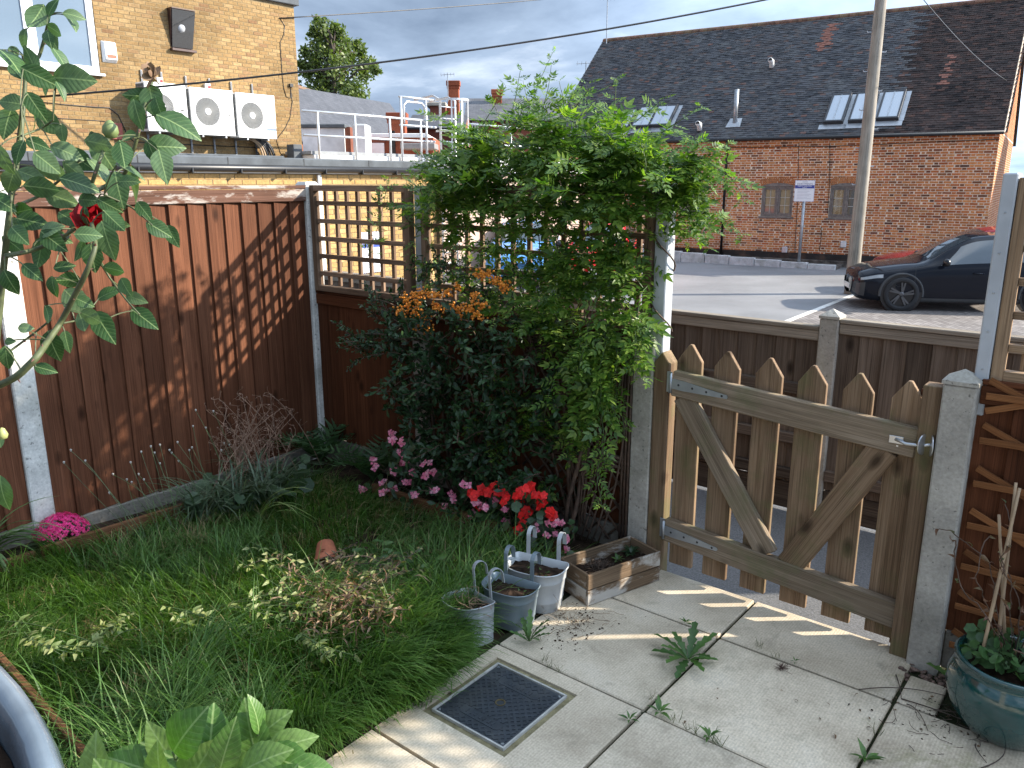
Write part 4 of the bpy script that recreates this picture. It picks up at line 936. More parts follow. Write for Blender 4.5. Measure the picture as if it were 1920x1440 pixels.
# gutter, downpipe, cables
MB().tube([BP(S0, .22, ZE-.07), BP(S1+.1, .22, ZE-.07)], .055, 8).obj('gutter', M_black, barn, smooth=True)
sd = bs(bp(1364, 300)); MB().tube([BP(sd, .2, ZE-.1), BP(sd, .1, ZE-.35), BP(sd, .09, ZC+.1)], .045, 8).obj('downpipe', M_black, barn, smooth=True)
for z in (ZE-.4, ZE-1.6, ZE-2.8): bbox('pipe_collar', sd-.065, sd+.065, .02, .15, z, z+.06, M_black, barn, .01)
for (u, v0, v1) in ((1498, 268, 478), (1556, 268, 400), (1540, 425, 470)):
    s = bs(bp(u, v0)); s2 = bs(bp(u-8 if u == 1498 else u-4, v1)); MB().tube([BP(s, .014, bp(u, v0).z), BP((s+s2)/2+.03, .014, (bp(u, v0).z+bp(u, v1).z)/2), BP(s2, .014, bp(u, v1).z)], .008, 5).obj('cable', M_black, barn)
MB().tube([BP(S0+5.5, .016, ZE-.3), BP(0, .016, ZE-.34), BP(S1, .016, ZE-.25)], .01, 5).obj('cable', M_black, barn)
# windows: frame, two casements, glazing bars, panes, brick arch, sill
for wi, (s0, s1, z0, z1) in enumerate(wins):
    f = .06; zt = z1
    b = MB()
    def bb(b, a0, a1, o0, o1, c0, c1):
        b.add([BP(a0, o0, c0), BP(a1, o0, c0), BP(a1, o1, c0), BP(a0, o1, c0), BP(a0, o0, c1), BP(a1, o0, c1), BP(a1, o1, c1), BP(a0, o1, c1)], [(0,3,2,1),(4,5,6,7),(0,1,5,4),(1,2,6,5),(2,3,7,6),(3,0,4,7)])
    sm = (s0+s1)/2
    for q in ((s0, s1, z0, z0+f), (s0, s1, z1-f, z1), (s0, s0+f, z0+f, z1-f), (s1-f, s1, z0+f, z1-f), (sm-f*.6, sm+f*.6, z0+f, z1-f)): bb(b, q[0], q[1], -.09, -.02, q[2], q[3])
    wn = b.obj('window', M_frame, barn, bev=.006)
    for (c0, c1) in ((s0+f, sm-f*.6), (sm+f*.6, s1-f)):
        e = .05; b = MB()
        for q in ((c0, c1, z0+f, z0+f+e), (c0, c1, z1-f-e, z1-f), (c0, c0+e, z0+f+e, z1-f-e), (c1-e, c1, z0+f+e, z1-f-e)): bb(b, q[0]+.003, q[1]-.003, -.085, -.03, q[2]+.002, q[3]-.002)
        b.obj('casement', M_frame, wn, bev=.004)
        b = MB(); bb(b, c0+e, c1-e, -.075, -.07, z0+f+e, z1-f-e); b.obj('pane', M_glassD if wi else glassmat('curtained_glass', (.16, .16, .13), .1), wn)
        M_bar = plain('glazing_bar', (.45, .44, .40), .6, bmp=0)
        for k in (1, 2):
            b = MB(); zz = z0+f+e+(z1-z0-2*f-2*e)*k/3; bb(b, c0+e, c1-e, -.0695, -.05, zz-.009, zz+.009); b.obj('glazing_bar', M_bar, wn)
        if wi == 0:
            b = MB(); bb(b, (c0+c1)/2-.008, (c0+c1)/2+.008, -.0695, -.052, z0+f+e, z1-f-e); b.obj('glazing_bar', M_bar, wn)
    bbox('sill', s0-.06, s1+.06, -.06, .05, z0-.06, z0-.002, M_frame, barn, .008)
    n = 17; W2 = (s1-s0)/2+.06
    b = MB(); pts = [(s0-.0, z1)]+[(sm+(s1-s0)/2*math.cos(a), z1+.11*math.sin(a)) for a in np.linspace(math.pi, 0, 9)]; N_ = len(pts)
    b.add([BP(s, .0075, z) for s, z in pts], [tuple(range(N_))[::-1]]); b.obj('arch_infill', M_frame, barn)
    for k in range(n):
        t = (k+.5)/n; sx = sm-W2+2*W2*t; dz = .11*math.sin(math.pi*t)*1.0+.005; tl = (t-.5)*.5
        b = MB(); p0 = BP(sx, .0, z1+dz); p1 = BP(sx+tl*.22, .0, z1+dz+.20); b.beam(p0+Vector((BO.x, BO.y, 0))*.005, p1+Vector((BO.x, BO.y, 0))*.005, .050, .018, (BO.x, BO.y, 0)); b.obj('arch_brick', M_brG, barn)
# skylights
M_skf = plain('skylight_frame', (.03, .03, .033), .4, bmp=0); M_skg = glassmat('skylight_glass', (.42, .47, .52), .08); M_lead = plain('lead_flashing', (.42, .44, .46), .45, metal=.3, var=.15, scale=4)
def sksets(us):
    for (ua, ub, va, vb) in us:
        s0, t1 = roofst(ua+ (12 if True else 0), va); s1, _ = roofst(ub-1, va); sA, t0 = roofst(ua+4, vb); wd = min(.82, s1-s0); 
        b = MB(); s0 = sA
        P_ = lambda s, t, h: RP(s, t, h)
        def rb(b, a0, a1, t0_, t1_, h0, h1): b.add([P_(a0, t0_, h0), P_(a1, t0_, h0), P_(a1, t1_, h0), P_(a0, t1_, h0), P_(a0, t0_, h1), P_(a1, t0_, h1), P_(a1, t1_, h1), P_(a0, t1_, h1)], [(0,3,2,1),(4,5,6,7),(0,1,5,4),(1,2,6,5),(2,3,7,6),(3,0,4,7)])
        s1 = s0+wd
        for q in ((s0, s1, t0, t0+.07), (s0, s1, t1-.07, t1), (s0, s0+.06, t0+.07, t1-.07), (s1-.06, s1, t0+.07, t1-.07)): rb(b, q[0], q[1], q[2], q[3], .03, .17)
        k = b.obj('skylight', M_skf, rdk, bev=.006)
        b = MB(); rb(b, s0+.06, s1-.06, t0+.07, t1-.07, .10, .15); b.obj('pane', M_skg, k)
        b = MB(); rb(b, (s0+s1)/2-.012, (s0+s1)/2+.012, t0+.07, t1-.07, .1505, .165); b.obj('glazing_bar', M_lead, k)
        b = MB(); rb(b, s0-.12, s1+.12, t0-.22, t0-.004, .034, .05); rb(b, s1+.003, s1+.14, t0, t1+.05, .034, .052); b.obj('flashing', M_lead, k)
sksets(skys)
s, t0 = roofst(1378, 232); p = RP(s, t0, .03); MB().tube([p, p+Vector((0, 0, 1.08))], .075, 10).obj('flue', M_galv, rdk, smooth=True)
b = MB(); b.add([RP(s-.25, t0-.25, .05), RP(s+.25, t0-.25, .05), RP(s+.2, t0+.2, .05), RP(s-.2, t0+.2, .05), RP(s-.25, t0-.25, .065), RP(s+.25, t0-.25, .065), RP(s+.2, t0+.2, .065), RP(s-.2, t0+.2, .065)], [(0,3,2,1),(4,5,6,7),(0,1,5,4),(1,2,6,5),(2,3,7,6),(3,0,4,7)]); b.obj('flue_flashing', M_lead, rdk)
for (u, v) in ((1447, 128), (1312, 246)):
    s, t0 = roofst(u, v); p = RP(s, t0, .03); MB().tube([p, p+Vector((BO.x*.05, BO.y*.05, .2)), p+Vector((BO.x*.22, BO.y*.22, .22))], .09, 10).obj('vent_cowl', M_white, rdk, smooth=True)
    b = MB(); b.lathe([(0, 0), (.07, 0)], 12); b.obj('vent_mouth', M_black, rdk, M=Matrix.Translation(p+Vector((BO.x*.222, BO.y*.222, .22))) @ Vector((BO.x, BO.y, 0)).to_track_quat('Z', 'Y').to_matrix().to_4x4())
for (u, v) in ((1472, 468), (1582, 458)):
    p = bp(u, v); s = bs(p); bbox('wall_box', s-.09, s+.09, .012, .1, p.z-.1, p.z+.1, M_tube, barn, .02)
# aerials
def aerial(lab, u, vb, vt, dep, w=.5):
    p = atd(u, vb, dep); q = atd(u, vt, dep); t = thing('aerial', lab, 'aerial', p, group='television aerials')
    MB().tube([p, (p.x, p.y, q.z)], .02, 6).obj('mast', M_galv, t); top = Vector((p.x, p.y, q.z)); r = Vector((RT.x, RT.y, 0))
    MB().tube([top-r*w*.6-Vector((0, 0, .1)), top+r*w*.6-Vector((0, 0, .06))], .014, 5).obj('boom', M_galv, t)
    for k in range(5): c = top+r*w*(k/4-.5)*1.1-Vector((0, 0, .08)); MB().tube([c-Vector((FW.x, FW.y, 0))*.12+Vector((0, 0, .07)), c+Vector((FW.x, FW.y, 0))*.12-Vector((0, 0, .07))], .008, 4).obj('element', M_galv, t)
aerial('tall television aerial on the far end of the barn ridge', 1137, 82, -4, 31.5, .5)
aerial('television aerial beyond the barn verge', 1097, 200, 118, 36, .7)
aerial('television aerial beside the tall brick chimney', 840, 190, 138, 38, .55)
# ------------------------------------------------------------------ kerb wall, bay edging
M_kerb = concmat('kerb_block', (.58, .58, .58)); kw = struct_empty('retaining_kerb', BP(-6, 1, ZC))
k0, k1 = -9.5, .6; nb = 12
for i in range(nb):
    s0 = k0+(k1-k0)*i/nb; s1 = k0+(k1-k0)*(i+1)/nb-.02; h = .52-.40*i/nb
    bbox('kerb_block', s0, s1, .9, 1.1, ZC-.05, ZC+h, M_kerb, kw, .01)
bbox('raised_strip', k0, k1, .061, .899, ZC-.05, ZC+.10, M_rub, kw)
# block paving bay (herringbone reads as fine texture at this distance)
def blockpave():
    m, t, p, o = newmat('block_paving'); w = coord(t, 'World')
    mp = N(t, 'ShaderNodeMapping'); mp.inputs['Rotation'].default_value = (0, 0, RD(52)); t.links.new(w, mp.inputs[0])
    br = N(t, 'ShaderNodeTexBrick', i_Scale=5.0, i_Mortar_Size=.035, i_Brick_Width=.95, i_Row_Height=.5)
    br.inputs['Color1'].default_value = (.14, .12, .11, 1); br.inputs['Color2'].default_value = (.23, .205, .19, 1); br.inputs['Mortar'].default_value = (.06, .052, .048, 1)
    t.links.new(mp.outputs[0], br.inputs['Vector']); n = noise(t, w, 1.2, 4., .6); col = mixcol(t, 1., br.outputs[0], ramp(t, [(.3, (.75,)*3), (.7, (1.2,)*3)], n), 'MULTIPLY')
    t.links.new(col, p.inputs['Base Color']); p.inputs['Roughness'].default_value = .8; bump(t, p, br.outputs['Fac'], .4, -.01); return m
e0 = Vector((-5.05, 15.0)); e1 = Vector((-5.75, 20.6)); b = MB()
b.add([(e0.x-.2, e0.y-9, ZC+.004), (14, 5, ZC+.004), (14, 22.5, ZC+.004), (e1.x, e1.y, ZC+.004)], [(0, 1, 2, 3)]); o = b.obj('parking_bay', blockpave()); o['kind'] = 'structure'
b = MB(); b.beam((e0.x-.25, e0.y-9, ZC+.006), (e1.x-.05, e1.y, ZC+.006), .12, .008); o = b.obj('bay_line', plain('road_paint', (.62, .60, .56), .7, var=.2)); o['kind'] = 'structure'
# ------------------------------------------------------------------ telegraph pole
M_pole = wood('pole_wood', (.20, .175, .14), (.31, .275, .23), (.42, .38, .325), .6, .9, False, None, .5, 0.)
pp = atz(1595, 551, ZC); pole = thing('telegraph_pole', 'tall weathered wooden telegraph pole in front of the barn', 'pole', pp)
tp = atd(1652, 0, (pp-O).dot(FW)); lean = Vector((tp.x-pp.x, tp.y-pp.y, 0))*0
def vert_tube(p, z0, z1, r0, r1, n=14):
    b = MB(); b.tube([(k, 0, 0) for k in np.linspace(0, z1-z0, 10)], [r0+(r1-r0)*i/9 for i in range(10)], n); return b, Matrix(((0, 1, 0, p.x), (0, 0, 1, p.y), (1, 0, 0, z0), (0, 0, 0, 1)))
b, M = vert_tube(pp, ZC-.2, 7.2, .158, .118); b.obj('shaft', M_pole, pole, M=M, smooth=True)
for k in range(9):
    z = 1.55+k*.42; sd_ = 1 if k % 2 else -1; q = pp+Vector((RT.x, RT.y, 0))*.14*sd_; MB().tube([(q.x, q.y, z), (q.x+RT.x*.09*sd_, q.y+RT.y*.09*sd_, z), (q.x+RT.x*.1*sd_, q.y+RT.y*.1*sd_, z+.03)], .012, 6).obj('step', M_galv, pole)
# ------------------------------------------------------------------ parking sign on a post
sp_ = bp(1497, 500, 1.0); sp_.z = ZC; st = thing('parking_sign', 'white parking notice with a blue band on a tall grey post before the barn', 'sign', sp_, group='parking notices')
dep = (sp_-O).dot(FW); zb = atpl(1511, 378, BA+BO*1.0, BD).z; zt = atpl(1513, 338, BA+BO*1.0, BD).z
MB().tube([(sp_.x, sp_.y, ZC), (sp_.x, sp_.y, zb+.3)], .048, 10).obj('post', M_galv, st, smooth=True)
n3 = Vector((BO.x, BO.y, 0)); x3 = Vector((BD.x, BD.y, 0)); c3 = Vector((sp_.x, sp_.y, (zb+zt)/2))+n3*.06
M = Matrix((x3, Vector((0, 0, 1)), n3)).transposed().to_4x4(); M.translation = c3; noticeboard(st, M, .60, zt-zb, SGM)
# ------------------------------------------------------------------ overhead wires
def wire(lab, p, q, sag, r):
    p, q = Vector(p), Vector(q); pts = [p.lerp(q, i/24)-Vector((0, 0, sag*4*(i/24)*(1-i/24))) for i in range(25)]; b = MB(); b.tube(pts, r, 5); o = b.obj('overhead_wire', M_black, None, smooth=True); tag(o, lab, 'wire', 'overhead wires')
wa = atx(70, 182, XB+.05); wire('thick black overhead cable from the yellow building to the telegraph pole', wa, (pp.x, pp.y, atd(1655, -14, (pp-O).dot(FW)).z), .30, .020)
wb = atx(524, 34, XB+.03); we = atd(1300, -32, 30); wire('thin upper overhead wire leaving the corner of the yellow building', wb, we, .1, .012)
wc = RP(S1-.1, roofst(1893, 156)[1], .1); wire('thin twin wire running down to the barn gable', atd(1700, -40, 14), wc, .15, .009)
# ================================================================== FAR HOUSES
def slatemat(name, a, c):
    m, t, p, o = newmat(name); u = coord(t, 'Object'); br = N(t, 'ShaderNodeTexBrick', i_Scale=3.0, i_Mortar_Size=.02, i_Brick_Width=.9, i_Row_Height=.45); t.links.new(u, br.inputs['Vector'])
    br.inputs['Color1'].default_value = (*a, 1); br.inputs['Color2'].default_value = (*c, 1); br.inputs['Mortar'].default_value = (*[x*.45 for x in a], 1)
    n = noise(t, u, 1.1, 5., .6); col = mixcol(t, 1., br.outputs[0], ramp(t, [(.3, (.75,)*3), (.7, (1.2,)*3)], n), 'MULTIPLY'); t.links.new(col, p.inputs['Base Color']); p.inputs['Roughness'].default_value = .6; bump(t, p, br.outputs['Fac'], .3, -.01); return m
M_sl = slatemat('slate', (.045, .046, .054), (.065, .066, .076)); M_sl2 = slatemat('dark_slate', (.075, .075, .082), (.11, .11, .12))
def roofpoly(name, pts, m, parent, t=.08):
    """sloping roof plane with its own local frame so that courses run level"""
    P = [Vector(p) for p in pts]; x = (P[1]-P[0]).normalized(); n = x.cross(P[-1]-P[0]).normalized(); y = n.cross(x); M = Matrix((x, y, n)).transposed().to_4x4(); M.translation = P[0]; Mi = M.inverted()
    L = [Mi @ p for p in P]; k = len(L); b = MB(); b.add([(q.x, q.y, 0) for q in L]+[(q.x, q.y, -t) for q in L], [tuple(range(k)), tuple(range(k, 2*k))[::-1]]+[(i, i+k, (i+1) % k+k, (i+1) % k) for i in range(k)]); return b.obj(name, m, parent, M=M)
def chimney(lab_parent, u0, u1, vt, vb, dep, pots=2, m=None):
    a = atd(u0, vt, dep); c = atd(u1, vb, dep); w = (atd(u1, vt, dep)-a).length; r = Vector((RT.x, RT.y, 0)); f = Vector((FW.x, FW.y, 0)).normalized(); ctr = (a+atd(u1, vt, dep))/2
    def bx(name, ww, z0, z1, mm, bev=.02):
        b = MB(); b.add([ctr+r*sx*ww/2+f*sy*ww/2*.8-Vector((0, 0, ctr.z))+Vector((0, 0, z)) for z in (z0, z1) for sx, sy in ((-1, -1), (1, -1), (1, 1), (-1, 1))], [(0,3,2,1),(4,5,6,7),(0,1,5,4),(1,2,6,5),(2,3,7,6),(3,0,4,7)]); return b.obj(name, mm, lab_parent, bev=bev)
    mm = m or M_brH; zt, zb = a.z, c.z
    c_ = bx('chimney', w*.82, zb, zt-.25, mm); bx('chimney_cap', w, zt-.25, zt, mm); bx('chimney_band', w*.9, zt-.4, zt-.255, mm)
    return c_
def house(name, label, u0, u1, v_eave, v_ridge, v_base, dep, roofm, wallm, slope_back=4., skew=0., wins=()):
    """long house seen from its eaves side: wall and roof spans between pixel columns at a depth"""
    a = atd(u0, v_eave, dep); c = atd(u1, v_eave+skew, dep*1.0); c.z = a.z; f = Vector((FW.x, FW.y, 0)).normalized(); zr = atd(u0, v_ridge, dep+slope_back).z
    zb = max(ZC, atd(u0, v_base, dep).z) if v_base else ZC
    t = thing(name, label, 'building', Vector((a.x, a.y, ZC)))
    b = MB(); d2 = f*slope_back*2
    b.add([Vector((p.x, p.y, z)) for z in (ZC, a.z) for p in (a, c, c+d2, a+d2)], [(0,3,2,1),(4,5,6,7),(0,1,5,4),(1,2,6,5),(2,3,7,6),(3,0,4,7)]); wl = b.obj('wall', wallm, t)
    up = Vector((0, 0, zr-a.z)); e = f*.3
    roofpoly('roof', [a-e, c-e, c+f*slope_back+up, a+f*slope_back+up], roofm, t); roofpoly('roof', [c+d2+e, a+d2+e, a+f*slope_back+up, c+f*slope_back+up], roofm, t)
    for q in (a, c):
        b = MB(); b.add([q, q+d2, q+f*slope_back+up], [(0, 1, 2)]); b.obj('gable', wallm, t)
    for (ua, ub, va, vb) in wins:
        p0 = atpl(ua, va, (a.x, a.y), (c-a).to_2d()); p1 = atpl(ub, vb, (a.x, a.y), (c-a).to_2d()); x = Vector(((c-a).x, (c-a).y, 0)).normalized(); n = -f
        w = (p1-p0).dot(x); h = p0.z-p1.z; M = Matrix((x, Vector((0, 0, 1)), x.cross(Vector((0, 0, 1))))).transposed().to_4x4(); M.translation = Vector((p0.x, p0.y, p1.z)); sg_ = 1 if (M.to_3x3() @ Vector((0, 0, 1))).dot(n) > 0 else -1
        z0, z1 = (.01, .06) if sg_ > 0 else (-.06, -.01)
        q = MB(); fr_ = .07; [q.box((x0_, y0_, z0), (x1_, y1_, z1)) for x0_, x1_, y0_, y1_ in ((0, w, 0, fr_), (0, w, h-fr_, h), (0, fr_, fr_, h-fr_), (w-fr_, w, fr_, h-fr_), (w/2-.03, w/2+.03, fr_, h-fr_))]; wn = q.obj('window', M_upvc, t, M=M)
        MB().box((fr_, fr_, z0+.01), (w-fr_, h-fr_, z1-.02)).obj('pane', M_glassD, wn, M=M)
    return t
M_brHs = brickmat('terrace_brick', [(.17, .062, .042), (.23, .085, .055)], .5)
h1 = thing('slate_house', 'house with a long grey slate roof behind the guard rail', 'building', atd(640, 300, 36))
eL, eR, rL, rR = atd(540, 262, 31), atd(800, 268, 50), atd(540, 160, 36), atd(708, 187, 52); eR.z = eL.z; rR.z = rL.z
roofpoly('roof', [eL, eR, rR, rL], M_sl, h1); bk = (rL-eL); bk.z = 0; bk2 = (rR-eR); bk2.z = 0
roofpoly('roof', [eR+bk2*2, eL+bk*2, rL, rR], M_sl, h1)
b = MB(); b.add([Vector((p.x, p.y, z)) for z in (ZC, eL.z-.1) for p in (eL+bk*.06, eR+bk2*.06, eR+bk2*1.9, eL+bk*1.9)], [(0,3,2,1),(4,5,6,7),(0,1,5,4),(1,2,6,5),(2,3,7,6),(3,0,4,7)]); b.obj('wall', M_brHs, h1)
for (e_, r_, k_) in ((eL, rL, bk), (eR, rR, bk2)):
    b = MB(); b.add([e_+k_*.06, e_+k_*1.9, r_-Vector((0, 0, .2))], [(0, 1, 2)]); b.obj('gable', M_brHs, h1)
MB().tube([rL+Vector((0, 0, .03)), rR+Vector((0, 0, .03))], .14, 8).obj('ridge', M_ridge, h1)
h2 = house('slate_house', 'dark slate roofed brick house with a window beyond the ladder cage', 870, 1090, 226, 186, None, 44, M_sl2, M_brHs, 3.2, 0, wins=((885, 897, 228, 245), (942, 954, 232, 246)))
h3 = house('slate_house', 'low slate roofed house behind the red chimney', 760, 872, 240, 216, None, 37, M_sl, M_brHs, 3.0, 4)
chimney(h2, 837, 863, 152, 230, 41); chimney(h2, 921, 943, 168, 200, 46)
h4 = thing('parapet_house', 'red brick house front with a stone parapet beside the tall chimney', 'building', atd(826, 220, 40))
f3 = Vector((FW.x, FW.y, 0)).normalized()
def slabbox(name, u0, u1, v0, v1, dep, th, m, parent, bev=0.):
    a = atd(u0, v0, dep); c = atd(u1, v0, dep); zb = atd(u0, v1, dep).z; b = MB(); 
    b.add([Vector((p.x, p.y, z)) for z in (zb, a.z) for p in (a, c, c+f3*th, a+f3*th)], [(0,3,2,1),(4,5,6,7),(0,1,5,4),(1,2,6,5),(2,3,7,6),(3,0,4,7)]); return b.obj(name, m, parent, bev=bev)
slabbox('wall', 806, 835, 198, 330, 40, 5, M_brHs, h4); slabbox('parapet', 797, 836, 191, 198, 39.8, 5.5, plain('stone', (.35, .32, .27), .9), h4, .03)
h5 = thing('white_rendered_block', 'stained white rendered block with a grey coping behind the guard rail', 'building', atd(600, 285, 28))
slabbox('wall', 566, 645, 240, 345, 28, 4, M_render, h5); slabbox('coping', 562, 647, 232, 240, 27.9, 4.2, M_felt, h5, .03); slabbox('brick_return', 645.5, 656, 238, 345, 28.1, 3, M_brHs, h5)
h6 = thing('red_brick_outbuilding', 'red brick building with a white blank panel and a broad chimney behind the guard rail', 'building', atd(720, 285, 30))
slabbox('wall', 672, 812, 258, 345, 30, 4, brickmat('outbuilding_brick', [(.30, .09, .05), (.38, .12, .065)], .4), h6); slabbox('white_eaves', 684, 800, 250, 258, 29.8, 4.4, M_white, h6, .02); slabbox('white_panel', 696, 720, 268, 290, 29.95, .03, M_white, h6); slabbox('lintel', 694, 722, 262, 267.5, 29.93, .06, M_brHs, h6)
chimney(h6, 725, 764, 212, 262, 30.5)
slabbox('duct', 660, 686, 232, 345, 27, 1.0, M_render, h6, .05); slabbox('canopy', 750, 815, 268, 279, 28.5, 1.5, plain('canopy_grey', (.20, .20, .20), .7), h6, .02); slabbox('downpipe', 733, 740, 245, 345, 29.8, .1, M_black, h6)
# red brick house and fence beyond the barn's sunny gable
h7 = thing('far_brick_wall', 'dark red brick wall beyond the sunny gable of the barn', 'building', (2, 33, ZC))
b = MB(); b.box((-1.2, 33, ZC), (16, 36, 5.2)); b.obj('wall', M_brHs, h7); b = MB(); b.box((-1.3, 32.9, 5.2), (16.1, 36.1, 5.35)); b.obj('coping', M_felt, h7)
lf = thing('closed_fence', 'grey paling fence below the far brick wall', 'fence', (2, 32, ZC))
for k in range(50): MB().box((-1.1+k*.16, 32.2, ZC), (-.96+k*.16, 32.23, .75+.02*math.sin(k*2.1))).obj('pale', M_grey, lf)
# ================================================================== CARS
def smooth_rows(X, rows, nX):
    """Catmull-Rom through stations"""
    X = np.array(X, float); R_ = np.array(rows, float); t = np.linspace(0, len(X)-1, nX); out = []
    for tt in t:
        i = min(int(tt), len(X)-2); f = tt-i; p0, p1, p2, p3 = [R_[max(0, min(len(X)-1, i+k))] for k in (-1, 0, 1, 2)]
        out.append(.5*((2*p1)+(-p0+p2)*f+(2*p0-5*p1+4*p2-p3)*f*f+(-p0+3*p1-3*p2+p3)*f**3))
    xx = np.interp(t, np.arange(len(X)), X); return xx, np.array(out)
def make_car(name, label, M, paint, group='parked cars'):
    t = thing(name, label, 'car', group=group); t.matrix_basis = M
    X = [0, .10, .40, .95, 1.38, 1.85, 2.3, 2.9, 3.5, 4.0, 4.35, 4.52]
    # (y,z) of sill, bulge, belt, shoulder/roof edge, centre ; y half width
    S = [[(.30,.34),(.38,.45),(.38,.58),(.26,.64),(0,.65)], [(.68,.24),(.76,.45),(.75,.67),(.55,.765),(0,.79)], [(.84,.21),(.89,.48),(.85,.76),(.64,.87),(0,.91)],
         [(.88,.21),(.92,.50),(.895,.845),(.70,.955),(0,.99)], [(.88,.21),(.92,.50),(.905,.93),(.72,1.03),(0,1.07)], [(.88,.21),(.92,.50),(.905,.965),(.66,1.31),(0,1.36)],
         [(.88,.21),(.92,.50),(.905,.985),(.60,1.52),(0,1.57)], [(.88,.21),(.92,.52),(.905,1.01),(.59,1.57),(0,1.62)], [(.88,.21),(.92,.52),(.90,1.04),(.585,1.53),(0,1.58)],
         [(.87,.23),(.905,.55),(.885,1.06),(.58,1.38),(0,1.42)], [(.84,.27),(.87,.58),(.84,1.02),(.60,1.14),(0,1.17)], [(.72,.35),(.76,.60),(.72,.92),(.55,.98),(0,1.0)]]
    xx, RR = smooth_rows(X, S, 56)
    # resample each section
    secs = []
    for s in RR:
        full = [(s[0][0]*.8, s[0][1]-.03)]+[tuple(p) for p in s]; pts = []
        for i in range(len(full)-1):
            m_ = 4
            p0, p1, p2, p3 = [np.array(full[max(0, min(len(full)-1, i+k))]) for k in (-1, 0, 1, 2)]
            for k in range(m_): f = k/m_; pts.append(p1*(1-f)+p2*f if i in (0,) else .5*((2*p1)+(-p0+p2)*f*.75+(1-.75)*0+(2*p0-5*p1+4*p2-p3)*f*f*.75+(-p0+3*p1-3*p2+p3)*f**3*.75) if False else p1*(1-f)+p2*f+np.array([.012*math.sin(math.pi*f), .004*math.sin(math.pi*f)]) )
        pts.append(np.array(full[-1])); secs.append(np.array(pts))
    G = np.array(secs); nX, nS = G.shape[:2]; b = MB()
    for sg_ in (1, -1):
        base = len(b.v); b.v += [(xx[i], sg_*G[i, j, 0], G[i, j, 1]) for i in range(nX) for j in range(nS)]
        for i in range(nX-1):
            for j in range(nS-1):
                q = (base+i*nS+j, base+(i+1)*nS+j, base+(i+1)*nS+j+1, base+i*nS+j+1); b.f.append(q if sg_ > 0 else q[::-1])
        b.f.append(tuple(base+j for j in range(nS)) if sg_ < 0 else tuple(base+j for j in range(nS))[::-1])
    body = b.obj('body', paint, t, smooth=True, M=M)
    def surf(x, jf, sg_, off):
        i = np.interp(x, xx, np.arange(nX)); i0 = min(int(i), nX-2); f = i-i0; j0 = min(int(jf), nS-2); g = jf-j0
        p = (G[i0, j0]*(1-f)+G[i0+1, j0]*f)*(1-g)+(G[i0, j0+1]*(1-f)+G[i0+1, j0+1]*f)*g; p2 = G[min(i0+1, nX-1), j0+1]-G[i0, j0] if False else G[i0, j0+1]-G[i0, j0]
        n = np.array([p2[1], -p2[0]]); n = n/max(1e-6, np.linalg.norm(n)); return (x, sg_*(p[0]+n[0]*off), p[1]+n[1]*off)
    def patch(nm, m, poly_fn, us, vs, sg_, off, parent=None):
        b = MB(); nu, nv = len(us), len(vs); b.v = [surf(*poly_fn(u, v), sg_, off) for u in us for v in vs]
        for i in range(nu-1):
            for j in range(nv-1): q = (i*nv+j, (i+1)*nv+j, (i+1)*nv+j+1, i*nv+j+1); b.f.append(q if sg_ > 0 else q[::-1])
        return b.obj(nm, m, parent or t, smooth=True, M=M)
    us = np.linspace(0, 1, 14); vs = np.linspace(0, 1, 5)
    # belt row index 12, roof edge row 16, centre 20
    for sg_ in (1, -1):
        patch('side_window', C_glass, lambda u, v: (1.62+.55*v*0+u*(1.02-.0*v)+v*.40*(1-u), 12.25+3.2*v), us, vs, sg_, .006)
        patch('side_window', C_glass, lambda u, v: (2.72+u*(.98-.25*v), 12.25+3.2*v), us, vs, sg_, .006)
        patch('windscreen', C_glass, lambda u, v: (1.46+.78*u, 16.3+3.7*v), us, vs, sg_, .006)
        patch('sill_trim', C_trim, lambda u, v: (1.13+u*2.1, 3.2+1.8*v), us, vs, sg_, .012)
        patch('headlight', C_lamp, lambda u, v: (.10+.42*u, 11.0+1.0*v-.3*u), us, vs, sg_, .006)
        patch('grille_side', C_trim, lambda u, v: (.05+.14*u, 5.+5*v), us, vs, sg_, .006)
        b = MB()
        for xd in (1.14, 2.68):
            b.tube([surf(xd+.0*k, 4.6+k*.92, sg_, .002) for k in range(9)], .004, 4)
        b.tube([surf(.55+.2*k, 13.4+.0*k, sg_, .002) for k in range(5)], .004, 4); b.obj('shut_line', C_trim, t, M=M)
        q = surf(2.35, 10.6, sg_, .012); MB().tube([(q[0]-.1, q[1], q[2]), (q[0]-.02, q[1]+.02*sg_, q[2]), (q[0]+.1, q[1], q[2])], .015, 6).obj('door_handle', paint, t, smooth=True, M=M)
        q = surf(1.66, 12.1, sg_, .02); b = MB(); b.tube([(q[0], q[1]-.05*sg_, q[2]), (q[0]+.01, q[1]+.06*sg_, q[2]+.05)], .025, 6); b.lathe([(0, -.075), (.06, -.07), (.09, -.02), (.09, .03), (.05, .075), (0, .08)], 12, (q[0]+.01, q[1]+.15*sg_, q[2]+.07), .75, 1.25); b.obj('door_mirror', C_black, t, smooth=True, M=M)
        b = MB(); pts = [surf(.86+.11*math.cos(a), 9.4+1.25*math.sin(a), sg_, .004) for a in np.linspace(0, 2*math.pi, 17)]; b.tube(pts, .003, 4); b.obj('charging_flap', C_trim, t, M=M)
